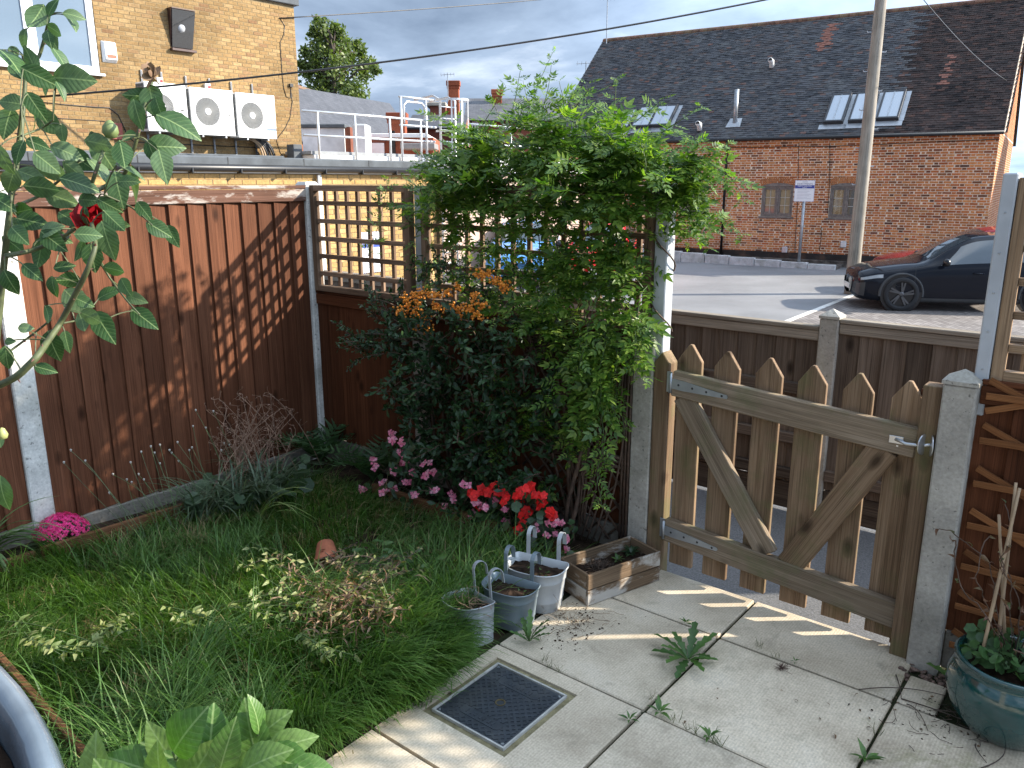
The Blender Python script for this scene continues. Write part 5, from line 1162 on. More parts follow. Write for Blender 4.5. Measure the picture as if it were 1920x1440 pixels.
    for (wx) in (.90, 3.60):
        for sg_ in (1, -1):
            yb = .895; Mw = M @ Matrix(((1, 0, 0, wx), (0, 0, sg_, yb*sg_), (0, -sg_*-1, 0, .355), (0, 0, 0, 1)))
            Mw = M @ Matrix.Translation((wx, yb*sg_, .355)) @ Matrix.Rotation(-math.pi/2*sg_, 4, 'X')
            b = MB(); b.lathe([(0, -.2), (.415, -.2), (.415, .022), (.0, .020)], 40); b.obj('wheel_well', C_black, t, M=Mw)
            b = MB(); ar = np.linspace(-.12, math.pi+.12, 25); sec_ = [(.405, .0), (.405, .030), (.425, .036), (.447, .030), (.452, .0)]
            for a in ar: b.v += [(r*math.cos(a), sg_*-r*math.sin(a), z) for r, z in sec_]
            b.f += [(i*5+k, (i+1)*5+k, (i+1)*5+k+1, i*5+k+1) for i in range(24) for k in range(4)]; b.obj('arch_trim', C_trim, t, smooth=True, M=Mw)
            b = MB(); b.lathe([(.255, .03), (.262, .058), (.29, .064), (.335, .062), (.353, .045), (.355, .0), (.355, -.15)], 40); wh = b.obj('wheel', C_tyre, t, smooth=True, M=Mw)
            b = MB(); b.lathe([(0, .02), (.25, .02), (.26, .045)], 40); b.obj('rim', C_black, wh, M=Mw)
            for k in range(5):
                for dd in (-.13, .13):
                    a = 2*math.pi*k/5+dd; b = MB(); b.beam((.05*math.cos(a), .05*math.sin(a), .046), (.252*math.cos(a+.22), .252*math.sin(a+.22), .050), .034, .012); b.obj('spoke', C_rim, wh, M=Mw)
            b = MB(); b.lathe([(0, .062), (.03, .06), (.055, .045)], 16); b.obj('hub_cap', C_rim, wh, M=Mw)
    b = MB(); b.box((-.02, -.26, .38), (-.008, .26, .49)); b.obj('number_plate', plain('plate_white', (.75, .75, .72), .4, bmp=0), t, M=M)
    return t
C_glass = glassmat('car_glass', (.03, .042, .05), .04); C_trim = plain('grey_cladding', (.045, .047, .05), .6, bmp=.05); C_lamp = plain('lamp_glass', (.32, .34, .36), .12, coat=.8, bmp=0)
C_black = plain('gloss_black', (.008, .008, .01), .3, bmp=0); C_tyre = plain('tyre', (.018, .018, .02), .8, bmp=.1); C_rim = plain('alloy', (.10, .10, .105), .35, metal=.6, bmp=0)
def paintm(n, c): return plain(n, c, .07, var=.02, bmp=0, coat=0., spec=.2)
# front wheel contact patch fixes the place
CA = math.pi+RD(28); wcp = atz(1686, 583, ZC+.004); cR = Matrix.Rotation(RD(28), 4, 'Z')
off = cR @ Vector((.90, -.93, 0)); Mc = Matrix.Translation(wcp-off) @ cR
make_car('parked_car', 'black car with grey sill trim parked on the block paving beyond the low fence', Mc, paintm('black_paint', (.010, .012, .018)))
make_car('parked_car', 'dark red car parked behind the black car', Matrix.Translation(Mc.translation+cR @ Vector((1.15, 2.6, 0))) @ cR, paintm('red_paint', (.20, .012, .018)))
p = atz(1110, 548, ZC); make_car('parked_car', 'bright red car glimpsed through the jasmine trellis', Matrix.Translation((p.x, p.y, ZC+.004)) @ Matrix.Rotation(RD(118), 4, 'Z'), paintm('bright_red_paint', (.55, .015, .02)))
p = atz(965, 540, ZC); make_car('parked_car', 'light blue car glimpsed through the jasmine trellis', Matrix.Translation((p.x, p.y, ZC+.004)) @ Matrix.Rotation(RD(122), 4, 'Z'), paintm('blue_paint', (.10, .28, .60)))
# ================================================================== FAR TREE
M_bark = plain('bark', (.055, .042, .03), .9, var=.4, scale=10, bmp=.5)
tb = atd(632, 250, 60); tree = thing('broadleaf_tree', 'tall green broadleaf tree behind the slate roof', 'tree', (tb.x, tb.y, ZC))
ht = atd(620, 32, 60).z-ZC
MB().tube([(tb.x, tb.y, ZC), (tb.x+.1, tb.y, ZC+ht*.4), (tb.x-.2, tb.y, ZC+ht*.85)], [.35, .25, .05], 8).obj('trunk', M_bark, tree, smooth=True)
cl = []; r3 = Vector((RT.x, RT.y, 0))
outl = [(610, 55, 1.2), (600, 75, 1.4), (622, 85, 1.8), (590, 110, 1.5), (620, 120, 2.2), (655, 105, 1.5), (595, 145, 1.6), (640, 150, 2.3), (680, 130, 1.4), (665, 160, 1.8), (600, 170, 1.8), (690, 118, .8), (704, 130, .5), (598, 40, .5), (588, 58, .5), (572, 95, .5), (640, 70, .6), (678, 100, .5), (562, 118, .6), (632, 60, .9), (575, 130, .9), (668, 85, .8), (645, 185, 2.2), (610, 200, 2)]
fo = Fol(); T = leaf_t(2, .62, .1, .1)
bt = MB()
for (u, v, R_) in outl:
    c = atd(u, v, 60+rnd.uniform(-1.5, 1.5)); bt.tube([Vector((tb.x, tb.y, c.z-1.5)), c.lerp(Vector((tb.x, tb.y, c.z)), .4), c], [.09, .06, .03], 5)
    nn = int(300*R_); d = runit(nn); rr = R_*(nr.rand(nn)**.45); sub = runit(14)*R_*.75
    P = np.array(c)+d*rr[:, None]*np.array([1, 1, .8]); k = nr.randint(0, 14, nn); P = P*.45+(np.array(c)+sub[k]+runit(nn)*R_*.33*nr.rand(nn)[:, None])*.55
    fo.put(instances(T, P, runit(nn, -.3), runit(nn, .8), nr.uniform(.22, .38, nn)))
bt.obj('branches', M_bark, tree)
fo.obj('crown', leafmat('tree_leaf', [(.05, .08, .016), (.10, .14, .032), (.16, .20, .055)], .3, .5), tree)
# ================================================================== CONTAINERS
def matbasis(x, y, z, p):
    M = Matrix((Vector(x), Vector(y), Vector(z))).transposed().to_4x4(); M.translation = Vector(p); return M
# wooden planter
pF = Vector((-1.572, 2.402, 0)); pd = Vector((.30, .954, 0)).normalized(); pn = Vector((-pd.y, pd.x, 0)); PL_, PW_, PH_ = .385, .165, .135
plt = thing('wooden_planter', 'long wooden planter with peeling white paint at the foot of the gate', 'planter', pF+pd*PL_/2+pn*PW_/2)
for k in range(2):
    z = .034+k*.068
    plank('side_board', pF+Vector((0, 0, z)), pF+pd*PL_+Vector((0, 0, z)), .064, .012, -pn, M_plant, plt, .0025)
    plank('side_board', pF+pn*PW_+Vector((0, 0, z)), pF+pn*PW_+pd*PL_+Vector((0, 0, z)), .064, .012, pn, M_plant, plt, .0025)
    plank('end_board', pF+pn*.002+Vector((0, 0, z)), pF+pn*(PW_-.002)+Vector((0, 0, z)), .064, .012, pd, M_plant, plt, .0025)
    plank('end_board', pF+pd*PL_+pn*.002+Vector((0, 0, z)), pF+pd*PL_+pn*(PW_-.002)+Vector((0, 0, z)), .064, .012, -pd, M_plant, plt, .0025)
def soilpatch(name, quadpts, z, parent, m=M_soil, n=10, amp=.012):
    a, bq, c, d = [Vector(p) for p in quadpts]; V = []; 
    for i in range(n+1):
        for j in range(n+1):
            p = a.lerp(bq, i/n).lerp(d.lerp(c, i/n), j/n); V.append((p.x, p.y, z+rnd.uniform(-amp, amp)))
    F_ = [(i*(n+1)+j, (i+1)*(n+1)+j, (i+1)*(n+1)+j+1, i*(n+1)+j+1) for i in range(n) for j in range(n)]
    return mesh_obj(name, fastmesh(name, V, F_), m, parent, None, True)
M_compost = plain('compost', (.035, .022, .015), .95, var=.5, scale=40, bmp=.9, spec=.1, space='World')
e = .011; soilpatch('compost', [pF+pd*e+pn*e, pF+pd*(PL_-e)+pn*e, pF+pd*(PL_-e)+pn*(PW_-e), pF+pd*e+pn*(PW_-e)], .085, plt, M_compost)
# zinc balcony buckets with two hooks each
def bucket(label, u, v, zr, w, d, h, tilt, rz, m):
    c = atz(u, v, zr); t = thing('hanging_bucket', label, 'planter', (c.x, c.y, zr-h), group='zinc balcony buckets')
    M = Matrix.Translation((c.x, c.y, zr-h)) @ Matrix.Rotation(rz, 4, 'Z') @ Matrix.Rotation(tilt, 4, 'Y')
    n = 40
    def sec(k, s): # stadium-like half oval: flat back
        a = 2*math.pi*k/n; x = math.copysign(abs(math.cos(a))**.75, math.cos(a))*w/2*s; y = math.copysign(abs(math.sin(a))**.8, math.sin(a))*d/2*s
        return x, (min(y, d*.30*s))
    b = MB(); prof = [(.80, 0), (.82, h*.02), (.84, h*.22), (.865, h*.24), (.86, h*.27), (.93, h*.72), (.955, h*.74), (.95, h*.77), (.99, h*.97), (1.03, h*.985), (1.035, h), (1.015, h*1.01), (.985, h), (.93, h*.75), (.84, h*.3)]
    for s, z in prof: b.v += [(*sec(k, s), z) for k in range(n)]
    for i in range(len(prof)-1): b.f += [(i*n+k, i*n+(k+1) % n, (i+1)*n+(k+1) % n, (i+1)*n+k) for k in range(n)]
    b.f.append(tuple(range(n))[::-1]); b.obj('pail', m, t, smooth=True, M=M)
    b = MB(); zs = h*.80; b.v = [(0, 0, zs+.012)]+[(*sec(k, .955), zs+rnd.uniform(-.006, .006)) for k in range(n)]; b.f = [(0, 1+k, 1+(k+1) % n) for k in range(n)]; b.obj('compost', M_compost, t, M=M)
    for sx in (-1, 1):
        x = sx*w*.27; yb = d*.30; pts = [(x, yb+.004, h*.55), (x, yb+.006, h+.075)]+[(x, yb+.006+.028*(1-math.cos(a)), h+.075+.030*math.sin(a)) for a in np.linspace(.3, math.pi, 9)]+[(x, yb+.064, h+.045)]
        b = MB()
        for i in range(len(pts)-1):
            p0, p1 = Vector(pts[i]), Vector(pts[i+1]); dd = (p1-p0).normalized(); b.beam(p0-dd*.0006, p1+dd*.0006, .0022, .017, (1, 0, 0))
        b.obj('hook', m, t, M=M)
    return t, M
B3, M3 = bucket('pale zinc bucket with two hooks touching the wooden planter', 1006, 1056, .17, .245, .195, .17, 0, RD(12), plain('pale_zinc', (.46, .48, .49), .5, metal=.25, var=.12, scale=6, bmp=.05))
B2_, M2 = bucket('blue grey zinc bucket standing between the two other buckets', 958, 1094, .15, .215, .175, .155, 0, RD(8), plain('blue_zinc', (.19, .235, .26), .45, metal=.3, var=.12, scale=6, bmp=.05))
B1, M1 = bucket('tilted zinc bucket half sunk in the long grass', 886, 1126, .145, .215, .175, .15, RD(-9), RD(-18), plain('dull_zinc', (.36, .385, .40), .5, metal=.3, var=.15, scale=6, bmp=.05))
# teal glazed pot
M_teal = plain('teal_glaze', (.006, .052, .052), .12, var=.35, scale=4, bmp=.03, coat=.8, spec=.6)
tpc = Vector((-.172, 2.60, 0)); tpot = thing('glazed_pot', 'round glossy teal glazed pot of green leaves by the fence', 'plant pot', tpc)
b = MB(); b.lathe([(0, .0), (.105, .0), (.118, .008), (.152, .06), (.170, .12), (.168, .165), (.155, .20), (.148, .215), (.156, .222), (.158, .232), (.150, .238), (.140, .232), (.136, .215), (.14, .18)], 48, tpc); b.obj('pot', M_teal, tpot, smooth=True)
b = MB(); b.lathe([(.001, .205), (.08, .202), (.139, .198)], 24, tpc); b.obj('compost', M_compost, tpot)
# big blue-grey pot close to the camera, on a stone pedestal
M_blue = plain('blue_grey_glaze', (.13, .165, .20), .25, var=.35, scale=9, bmp=.06, dirt=(.26, .29, .32), dirtamt=.5, coat=.7, spec=.6)
bc = Vector((-.365, -.217, 0)); zr = 1.415; R_ = .315
bpot = thing('blue_glazed_pot', 'large pale blue grey glazed pot rim beside the long grass', 'plant pot', (bc.x, bc.y, .88))
b = MB(); b.lathe([(0, .905), (.19, .905), (.20, .915), (.24, 1.05), (.275, 1.22), (.292, 1.36), (.306, 1.395), (.316, 1.401), (.3195, 1.409), (.317, 1.416), (.3125, 1.418), (.3085, 1.415), (.3065, 1.408), (.305, 1.33)], 96, bc); b.obj('pot', M_blue, bpot, smooth=True)
b = MB(); b.lathe([(.001, 1.402), (.15, 1.405), (.29, 1.402), (.306, 1.398)], 48, bc); b.obj('compost', M_compost, bpot)
T = leaf_t(3, .7, .5, .6); k = 260; a = nr.rand(k)*6.28; rr = np.sqrt(nr.rand(k))*.285
Fol_ = Fol(); Fol_.put(instances(T, np.stack([bc.x+rr*np.cos(a), bc.y+rr*np.sin(a), 1.404+nr.rand(k)*.006], 1), runit(k)*[1, 1, .4], runit(k, 1.), nr.uniform(.012, .03, k))); Fol_.obj('leaf_litter', leafmat('litter', [(.015, .012, .010), (.04, .03, .02), (.12, .085, .03)], .1, .6), bpot, 'stuff')
ped = thing('stone_pedestal', 'square stone pedestal under the big blue grey pot', 'pedestal', (bc.x, bc.y, 0))
b = MB(); b.box((bc.x-.2, bc.y-.2, .05), (bc.x+.2, bc.y+.2, .85)); b.obj('shaft', M_conc, ped, bev=.01); b = MB(); b.box((bc.x-.24, bc.y-.24, .852), (bc.x+.24, bc.y+.24, .904)); b.obj('top_slab', M_conc, ped, bev=.01); b = MB(); b.box((bc.x-.24, bc.y-.24, -.02), (bc.x+.24, bc.y+.24, .049)); b.obj('base_slab', M_conc, ped, bev=.01)
# terracotta pot lying in the grass
tc_ = atz(612, 1040, .085); terr = thing('terracotta_pot', 'small terracotta pot lying on its side in the grass', 'plant pot', tc_)
Mt = Matrix.Translation(tc_) @ Matrix.Rotation(RD(-35), 4, 'Z') @ Matrix.Rotation(RD(118), 4, 'Y')
b = MB(); b.lathe([(0, -.055), (.036, -.055), (.050, .02), (.053, .022), (.056, .05), (.052, .052), (.046, .03), (.034, -.048), (0, -.048)], 28); b.obj('pot', plain('terracotta', (.36, .115, .055), .8, var=.25, scale=12, bmp=.2), terr, smooth=True, M=Mt)
# bed edging boards
def edging(label, pts, h, zc):
    t = thing('bed_edging', label, 'garden edging', pts[0], group='timber bed edging')
    for a, c in zip(pts[:-1], pts[1:]):
        a, c = Vector(a), Vector(c); n = Vector(((c-a).y, -(c-a).x, 0)).normalized(); plank('board', a+Vector((0, 0, zc)), c+Vector((0, 0, zc)), h, .022, n, M_edge, t, .003)
edging('sunlit timber edging board below the pink dome of flowers', [(-3.60, .55, 0), (-3.585, 1.17, 0)], .11, .035)
edging('timber edging board beside the strappy seed-head plant', [(-3.575, 1.19, 0), (-3.55, 1.95, 0)], .11, .045)
edging('dark timber edging board in front of the begonias and red flowers', [(-3.05, 2.62, 0), (-1.85, 2.665, 0)], .12, .03)
a0 = atz(110, 1350, .06); a1_ = atz(190, 1440, .06); ed = (a1_-a0).normalized(); edging('timber edging board beside the big blue grey pot', [a0-ed*.5-Vector((0, 0, .06)), a1_+ed*.6-Vector((0, 0, .06))], .10, .03)
# ================================================================== GRASS
inside = lambda x, y: (x > -3.56) & (y < 2.61) & (y > .05) & (x < -1.69+.05*np.sin(9*y)) & ~((x > -1.80) & (y > 2.0) & (y < 2.61) & (x > -1.98+.0*y))
M_grass = leafmat('grass_blade', [(.040, .095, .016), (.066, .142, .028), (.095, .185, .042), (.155, .235, .080)], .38, .5, .35)
M_straw = leafmat('dry_straw', [(.20, .15, .07), (.32, .26, .13), (.26, .19, .10)], .2, .6, .3)
def blades(n, L0, L1, w0, w1, filt=None, spread=.035, bias=(.55, -.35), dens=None, flop=1.):
    nc = n//22; cx_ = nr.uniform(-3.58, -1.66, nc*3); cy2 = nr.uniform(.02, 2.63, nc*3); ok = inside(cx_, cy2)
    if filt is not None: ok &= filt(cx_, cy2)
    cx_, cy2 = cx_[ok][:nc], cy2[ok][:nc]; nc = len(cx_); kk = nr.randint(0, nc, n)
    ang = 2.2*np.sin(1.7*cx_+2.3*cy2)+1.4*np.sin(3.9*cx_-2.1*cy2+2)+nr.normal(0, .6, nc); cl = np.clip(.78+.32*np.sin(4.1*cx_+1.1*cy2)*np.sin(3.3*cy2+.4)+nr.normal(0, .14, nc), .4, 1.4)
    x = cx_[kk]+nr.normal(0, spread, n); y = cy2[kk]+nr.normal(0, spread, n); ok = inside(x, y) | (nr.rand(n) < .10); ok &= (x > -3.57) & (y < 2.62); x, y, kk = x[ok], y[ok], kk[ok]; n = len(x)
    a = ang[kk]+nr.normal(0, .8, n); dx, dy = np.cos(a)+bias[0], np.sin(a)+bias[1]; nm = np.hypot(dx, dy)+1e-6; dx, dy = dx/nm, dy/nm
    L = nr.uniform(L0, L1, n)*cl[kk]; w = nr.uniform(w0, w1, n); fl = nr.uniform(.35, 1.25, n)*flop; k = 4
    V = np.zeros((n, (k+1)*2, 3)); th = nr.uniform(.05, .45, n); px, py, pz = x.copy(), y.copy(), lawn_h(x, y)-.004; sx, sy = -dy, dx
    for i in range(k+1):
        ww = w*(1-(i/k)**2.2)*.5+.0002; V[:, 2*i] = np.stack([px-sx*ww, py-sy*ww, pz], 1); V[:, 2*i+1] = np.stack([px+sx*ww, py+sy*ww, pz+ww*.4], 1)
        st = L/k; px = px+dx*np.sin(th)*st; py = py+dy*np.sin(th)*st; pz = np.maximum(pz+np.cos(th)*st, lawn_h(px, py)*0+.004); th = np.minimum(th+fl*.42, 1.9)
    q = np.array([(2*i, 2*i+1, 2*i+3, 2*i+2) for i in range(k)]); F_ = (q[None]+(np.arange(n)*(k+1)*2)[:, None, None]).reshape(-1, 4); return V.reshape(-1, 3), F_
fo = Fol(); fo.put(blades(46000, .08, .19, .0026, .0052)); fo.put(blades(12000, .16, .32, .0032, .006, lambda x, y: (y < 1.75) | (x > -2.3)))
fo.put(blades(4500, .16, .30, .003, .005, lambda x, y: (x > -2.15) & (y > 1.2) & (y < 2.15), .05, (1.3, -.5), flop=.9))
def edge_blades(n, x0, x1, y0, y1, L0, L1, bias):
    global inside
    keep = inside; inside = lambda x, y: (x > x0) & (x < x1) & (y > y0) & (y < y1)
    r = blades(n, L0, L1, .003, .0055, None, .03, bias, flop=.95); inside = keep; return r
fo.put(edge_blades(2600, -1.86, -1.68, 1.15, 1.62, .20, .36, (1.6, .1))); fo.put(edge_blades(2200, -1.86, -1.66, 1.62, 2.02, .18, .33, (1.3, -.9))); fo.put(edge_blades(900, -1.73, -1.60, 1.50, 1.93, .22, .34, (1.5, -.5))); fo.put(edge_blades(1500, -2.3, -1.75, .75, 1.15, .18, .34, (.9, .3)))
g = fo.obj('lawn_grass', M_grass); tag(g, 'long uncut green grass covering the small lawn', 'grass', kind='stuff')
fo = Fol(); fo.put(blades(5000, .10, .24, .0018, .0034, None, .06)); g = fo.obj('dry_grass', M_straw); tag(g, 'dry straw stems scattered through the lawn', 'grass', kind='stuff')
# ================================================================== PLANT HELPERS
M_stemG = plain('green_stem', (.06, .10, .03), .6, var=.3, scale=20); M_stemB = plain('brown_stem', (.095, .058, .038), .8, var=.35, scale=25, bmp=.3); M_twig = plain('twig', (.085, .06, .045), .85, var=.4, scale=20, bmp=.2)
def lobed_t(k=9, w=.32, teeth=.5):
    V = []; F_ = []
    for i in range(k+1):
        s = i/k; base = w/2*math.sin(math.pi*(.08+.9*s))**.8*(.5+.6*s); ww = max(.01, base*(1-teeth*(i % 2))); z = .22*s-.34*s*s; V += [(s+(.03 if i % 2 == 0 else -.02), -ww, z+ww*.25), (s, 0, z), (s+(.03 if i % 2 == 0 else -.02), ww, z+ww*.25)]
    for i in range(k): a = 3*i; F_ += [(a, a+3, a+4, a+1), (a+1, a+4, a+5, a+2)]
    return np.array(V, np.float32), np.array(F_, np.int32)
def rosette(name, label, c, n, L0, L1, T, m, elev=(.1, .6), cat='weed', group=None, WS=None, name2='leaf'):
    t = thing(name, label, cat, c, group=group); a = nr.rand(n)*.5+np.arange(n)*2.4; el = nr.uniform(*elev, n); D = np.stack([np.cos(a)*np.cos(el), np.sin(a)*np.cos(el), np.sin(el)], 1); Nn = np.stack([-np.cos(a)*np.sin(el), -np.sin(a)*np.sin(el), np.cos(el)], 1)+nr.normal(0, .12, (n, 3))
    leafobjs(name2, T, np.tile(np.array(c), (n, 1))+D*.004, D, Nn, nr.uniform(L0, L1, n), m, t, WS); return t
M_weed = leafmat('weed_leaf', [(.035, .085, .018), (.06, .13, .03), (.09, .17, .04)], .3, .5)
M_dkleaf = leafmat('dark_leaf', [(.012, .030, .012), (.020, .046, .018), (.032, .066, .026), (.045, .085, .033)], .18, .38, .5)
LT = lobed_t()
w0 = atz(1290, 1240); rosette('thistle_weed', 'large toothed green weed growing in the joint of the paving', (w0.x, w0.y, .006), 13, .09, .165, LT, M_weed, (.12, .75))
w1_ = atz(992, 1205); rosette('dandelion_weed', 'upright bright green weed at the edge of the long grass by the buckets', (w1_.x, w1_.y, .004), 9, .07, .12, LT, M_weed, (.5, 1.2))
for (u, v, n, s, lab) in ((1236, 1338, 7, .05, 'small green weed where two paving joints cross'), (1180, 1352, 6, .035, 'small leafy weed beside the dark bent twig on the paving'), (1622, 1428, 9, .05, 'small dark leafed weed in the joint next to the large right slab'), (1285, 1170, 6, .03, 'tiny weed in the joint below the gate'), (1490, 1243, 5, .018, 'tiny seedling in the long joint near the brown burr'), (1330, 1385, 8, .04, 'tuft of small weeds in the mossy joint'), (1800, 1290, 4, .10, 'tall toothed weed leaning on the teal pot'), (1838, 1310, 4, .09, 'pale toothed weed in front of the teal pot')):
    c = atz(u, v); rosette('joint_weed', lab, (c.x, c.y, .004), n, s*.7, s*1.2, LT if v > 1280 and u > 1700 else leaf_t(4, .3, .3, .3), M_weed, (.2, 1.0), group='weeds in the paving joints')
fo = Fol()
def tuft(c, n, L, m_=None):
    a = nr.rand(n)*6.28; el = nr.uniform(.6, 1.4, n); D = np.stack([np.cos(a)*np.cos(el), np.sin(a)*np.cos(el), np.sin(el)], 1); fo.put(instances(leaf_t(3, .05, .2, -.25), np.tile(np.array(c), (n, 1))+nr.normal(0, .006, (n, 3))*[1, 1, 0], D, runit(n, .5), nr.uniform(.5, 1.1, n)*L))
for (u, v) in ((1345, 1392), (1352, 1398), (1290, 1366), (1263, 1352), (1420, 1215), (1455, 1235), (1030, 1250), (1050, 1258), (1215, 1310), (1306, 1376), (1020, 1240), (1645, 1375)): c = atz(u, v); tuft((c.x, c.y, -.004), 9, .045)
g = fo.obj('joint_grass', leafmat('joint_grass_blade', [(.05, .085, .03), (.13, .13, .06)], .25)); tag(g, 'sparse grass tufts sprouting from the paving joints', 'grass', kind='stuff')
# ------------------------------------------------------------------ hydrangea at the bottom edge
def serr_t(k=14, wmax=.66):
    V = []; F_ = []
    for i in range(k+1):
        s = i/k; w = max(.01, wmax/2*math.sin(math.pi*s**.82)**.85); w *= 1+.022*(1 if i % 2 else -1); z = .14*s-.30*s*s; rip = 0
        V += [(s, -w, z+w*.14+rip), (s, -w*.5, z+w*.12-rip), (s, 0, z), (s, w*.5, z+w*.12-rip), (s, w, z+w*.14+rip)]
    for i in range(k):
        for j in range(4): a = 5*i+j; F_.append((a, a+5, a+6, a+1))
    return np.array(V, np.float32), np.array(F_, np.int32)
def veinleaf(name, cols, transl):
    """leaf with a pale midrib and side veins drawn in the leaf's own coordinates (x along, y across)"""
    m = leafmat(name, cols, transl, .45, .45); t = m.node_tree; p = [n for n in t.nodes if n.type == 'BSDF_PRINCIPLED'][0]; src = p.inputs['Base Color'].links[0].from_socket
    u = coord(t, 'Object'); sp3 = N(t, 'ShaderNodeSeparateXYZ'); t.links.new(u, sp3.inputs[0]); ab = N(t, 'ShaderNodeMath', operation='ABSOLUTE'); t.links.new(sp3.outputs[1], ab.inputs[0])
    a = N(t, 'ShaderNodeMath', operation='MULTIPLY_ADD'); a.inputs[1].default_value = -.9; t.links.new(ab.outputs[0], a.inputs[0]); t.links.new(sp3.outputs[0], a.inputs[2])
    sn = N(t, 'ShaderNodeMath', operation='MULTIPLY'); sn.inputs[1].default_value = 52.; t.links.new(a.outputs[0], sn.inputs[0]); s2 = N(t, 'ShaderNodeMath', operation='SINE'); t.links.new(sn.outputs[0], s2.inputs[0])
    f1 = ramp(t, [(.90, (0,)*3), (1., (.32,)*3)], s2.outputs[0]); f2 = ramp(t, [(.008, (.8,)*3), (.02, (0,)*3)], ab.outputs[0]); ff = mixcol(t, 1., f1, f2, 'LIGHTEN')
    c2 = mixcol(t, ff, src, (.26, .36, .14)); t.links.new(c2, p.inputs['Base Color']); bump(t, p, s2.outputs[0], .10, -.002); return m
M_hyd = veinleaf('hydrangea_leaf', [(.05, .125, .022), (.085, .17, .035), (.14, .22, .06)], .3)
hyd = thing('hydrangea', 'hydrangea with large pale veined leaves at the edge of the lawn', 'shrub', atz(380, 1560))
hl = [(395, 1385, 60, -88, 1.0), (350, 1372, 62, -55, .95), (470, 1375, 62, -105, .8), (425, 1400, 58, -70, .7), (500, 1368, 55, -45, .9), (545, 1395, 50, -20, .8), (305, 1400, 55, -120, .6), (265, 1400, 50, -110, .55), (330, 1425, 75, -150, .9), (250, 1435, 60, -160, .9), (180, 1435, 60, -100, .8), (420, 1440, 70, -80, .9), (495, 1425, 55, -30, .9), (540, 1430, 55, 10, .9), (480, 1340, 40, -95, .35), (370, 1440, 60, -60, .9), (450, 1450, 60, -40, .9), (300, 1450, 60, -100, .9), (580, 1440, 45, 0, .8), (215, 1470, 60, -130, .9), (400, 1480, 70, -90, 1), (520, 1480, 60, -60, 1)]
P, D, Nn, S, WS = [], [], [], [], []
hb = atz(380, 1600, .05); st = MB()
for (u, v, L, an, ws) in hl:
    dp = 1.62+rnd.uniform(-.06, .06)-(v-1400)*.0004; p = atd(u, v, dp); d = RT*math.cos(RD(an))+DN*math.sin(RD(an)); d = d*1+FW*rnd.uniform(-.35, .1)
    n = -FW*.75+Vector((0, 0, 1))*.75+RT*rnd.uniform(-.5, .5)
    if ws < .6: n = RT*rnd.choice([-1, 1])-FW*.4
    Lm = L*dp/F_PX*2.0; P.append(p-d.normalized()*Lm*.5); D.append(d); Nn.append(n); S.append(Lm); WS.append(1.1*ws if ws > .6 else .8)
    st.tube(bez(P[-1], (P[-1]+hb)/2+Vector((0, 0, .06)), hb, 6), .0035, 5)
leafobjs('leaf', serr_t(), P, D, Nn, S, M_hyd, hyd, WS); st.obj('stems', M_stemG, hyd, smooth=True)
# ------------------------------------------------------------------ strappy plant, pink dome
def straps(name, label, c, n, L0, L1, w, m, bend=1.2, cat='plant', az=None, group=None):
    t = thing(name, label, cat, c, group=group)
    for i in range(n):
        a = rnd.uniform(*az) if az else rnd.uniform(0, 6.28); L = rnd.uniform(L0, L1); p = Vector(c)+Vector((rnd.gauss(0, .02), rnd.gauss(0, .02), 0)); th = rnd.uniform(.15, .6); V = []; k = 8; d = Vector((math.cos(a), math.sin(a), 0)); s = Vector((-d.y, d.x, 0)); bd = rnd.uniform(.6, 1.3)*bend
        for j in range(k+1):
            ww = w/2*(1-(j/k)**3)+.0006; V += [p-s*ww+Vector((0, 0, ww*.3)), p, p+s*ww+Vector((0, 0, ww*.3))]; p = p+(d*math.sin(th)+Vector((0, 0, math.cos(th))))*(L/k); th = min(th+bd/k*1.6, 2.1)
        b = MB(); b.add(V, [f for j in range(k) for f in ((3*j, 3*j+3, 3*j+4, 3*j+1), (3*j+1, 3*j+4, 3*j+5, 3*j+2))]); b.obj('leaf', m, t, smooth=True)
    return t
M_strap = leafmat('strap_leaf', [(.05, .10, .03), (.09, .16, .05), (.15, .22, .09)], .25, .4)
c = atz(-28, 1060, .03); straps('strap_leaf_plant', 'clump of glossy strap leaves beside the pink dome of flowers', c, 34, .26, .46, .016, M_strap, 1.25, az=(-1.9, 2.0))
M_pink = leafmat('pink_petal', [(.55, .015, .14), (.75, .035, .22), (.85, .09, .32)], .25, .6, .3)
kc = atz(118, 1010, .06); kal = thing('kalanchoe', 'low dome of bright magenta pink flowers by the pale post', 'flowers', (kc.x, kc.y, .03))
def floret(n=4, w=.75):
    V = []; F_ = []
    for i in range(n):
        a = 2*math.pi*i/n; c_, s_ = math.cos(a), math.sin(a); q = [(0, 0, 0), (.55, -w*.45, .06), (1, 0, -.02), (.55, w*.45, .06)]; base = len(V); V += [(x*c_-y*s_, x*s_+y*c_, z) for x, y, z in q]; F_.append((base, base+1, base+2, base+3))
    return np.array(V, np.float32), np.array(F_, np.int32)
def dome(c, R, hgt, n):
    a = nr.rand(n)*6.28; r = np.sqrt(nr.rand(n)); P = np.stack([c[0]+R*r*np.cos(a), c[1]+R*r*np.sin(a), c[2]+hgt*(1-r**2.2)], 1); Nn = np.stack([np.cos(a)*r, np.sin(a)*r, 1.1-r*.5], 1); return P, Nn
P, Nn = dome((kc.x, kc.y, .10), .115, .075, 620); P += nr.normal(0, .004, P.shape); tg = np.cross(Nn, runit(len(P))); 
fo = Fol(); fo.put(instances(floret(), P, tg, Nn, nr.uniform(.007, .011, len(P)))); fo.obj('florets', M_pink, kal, 'stuff')
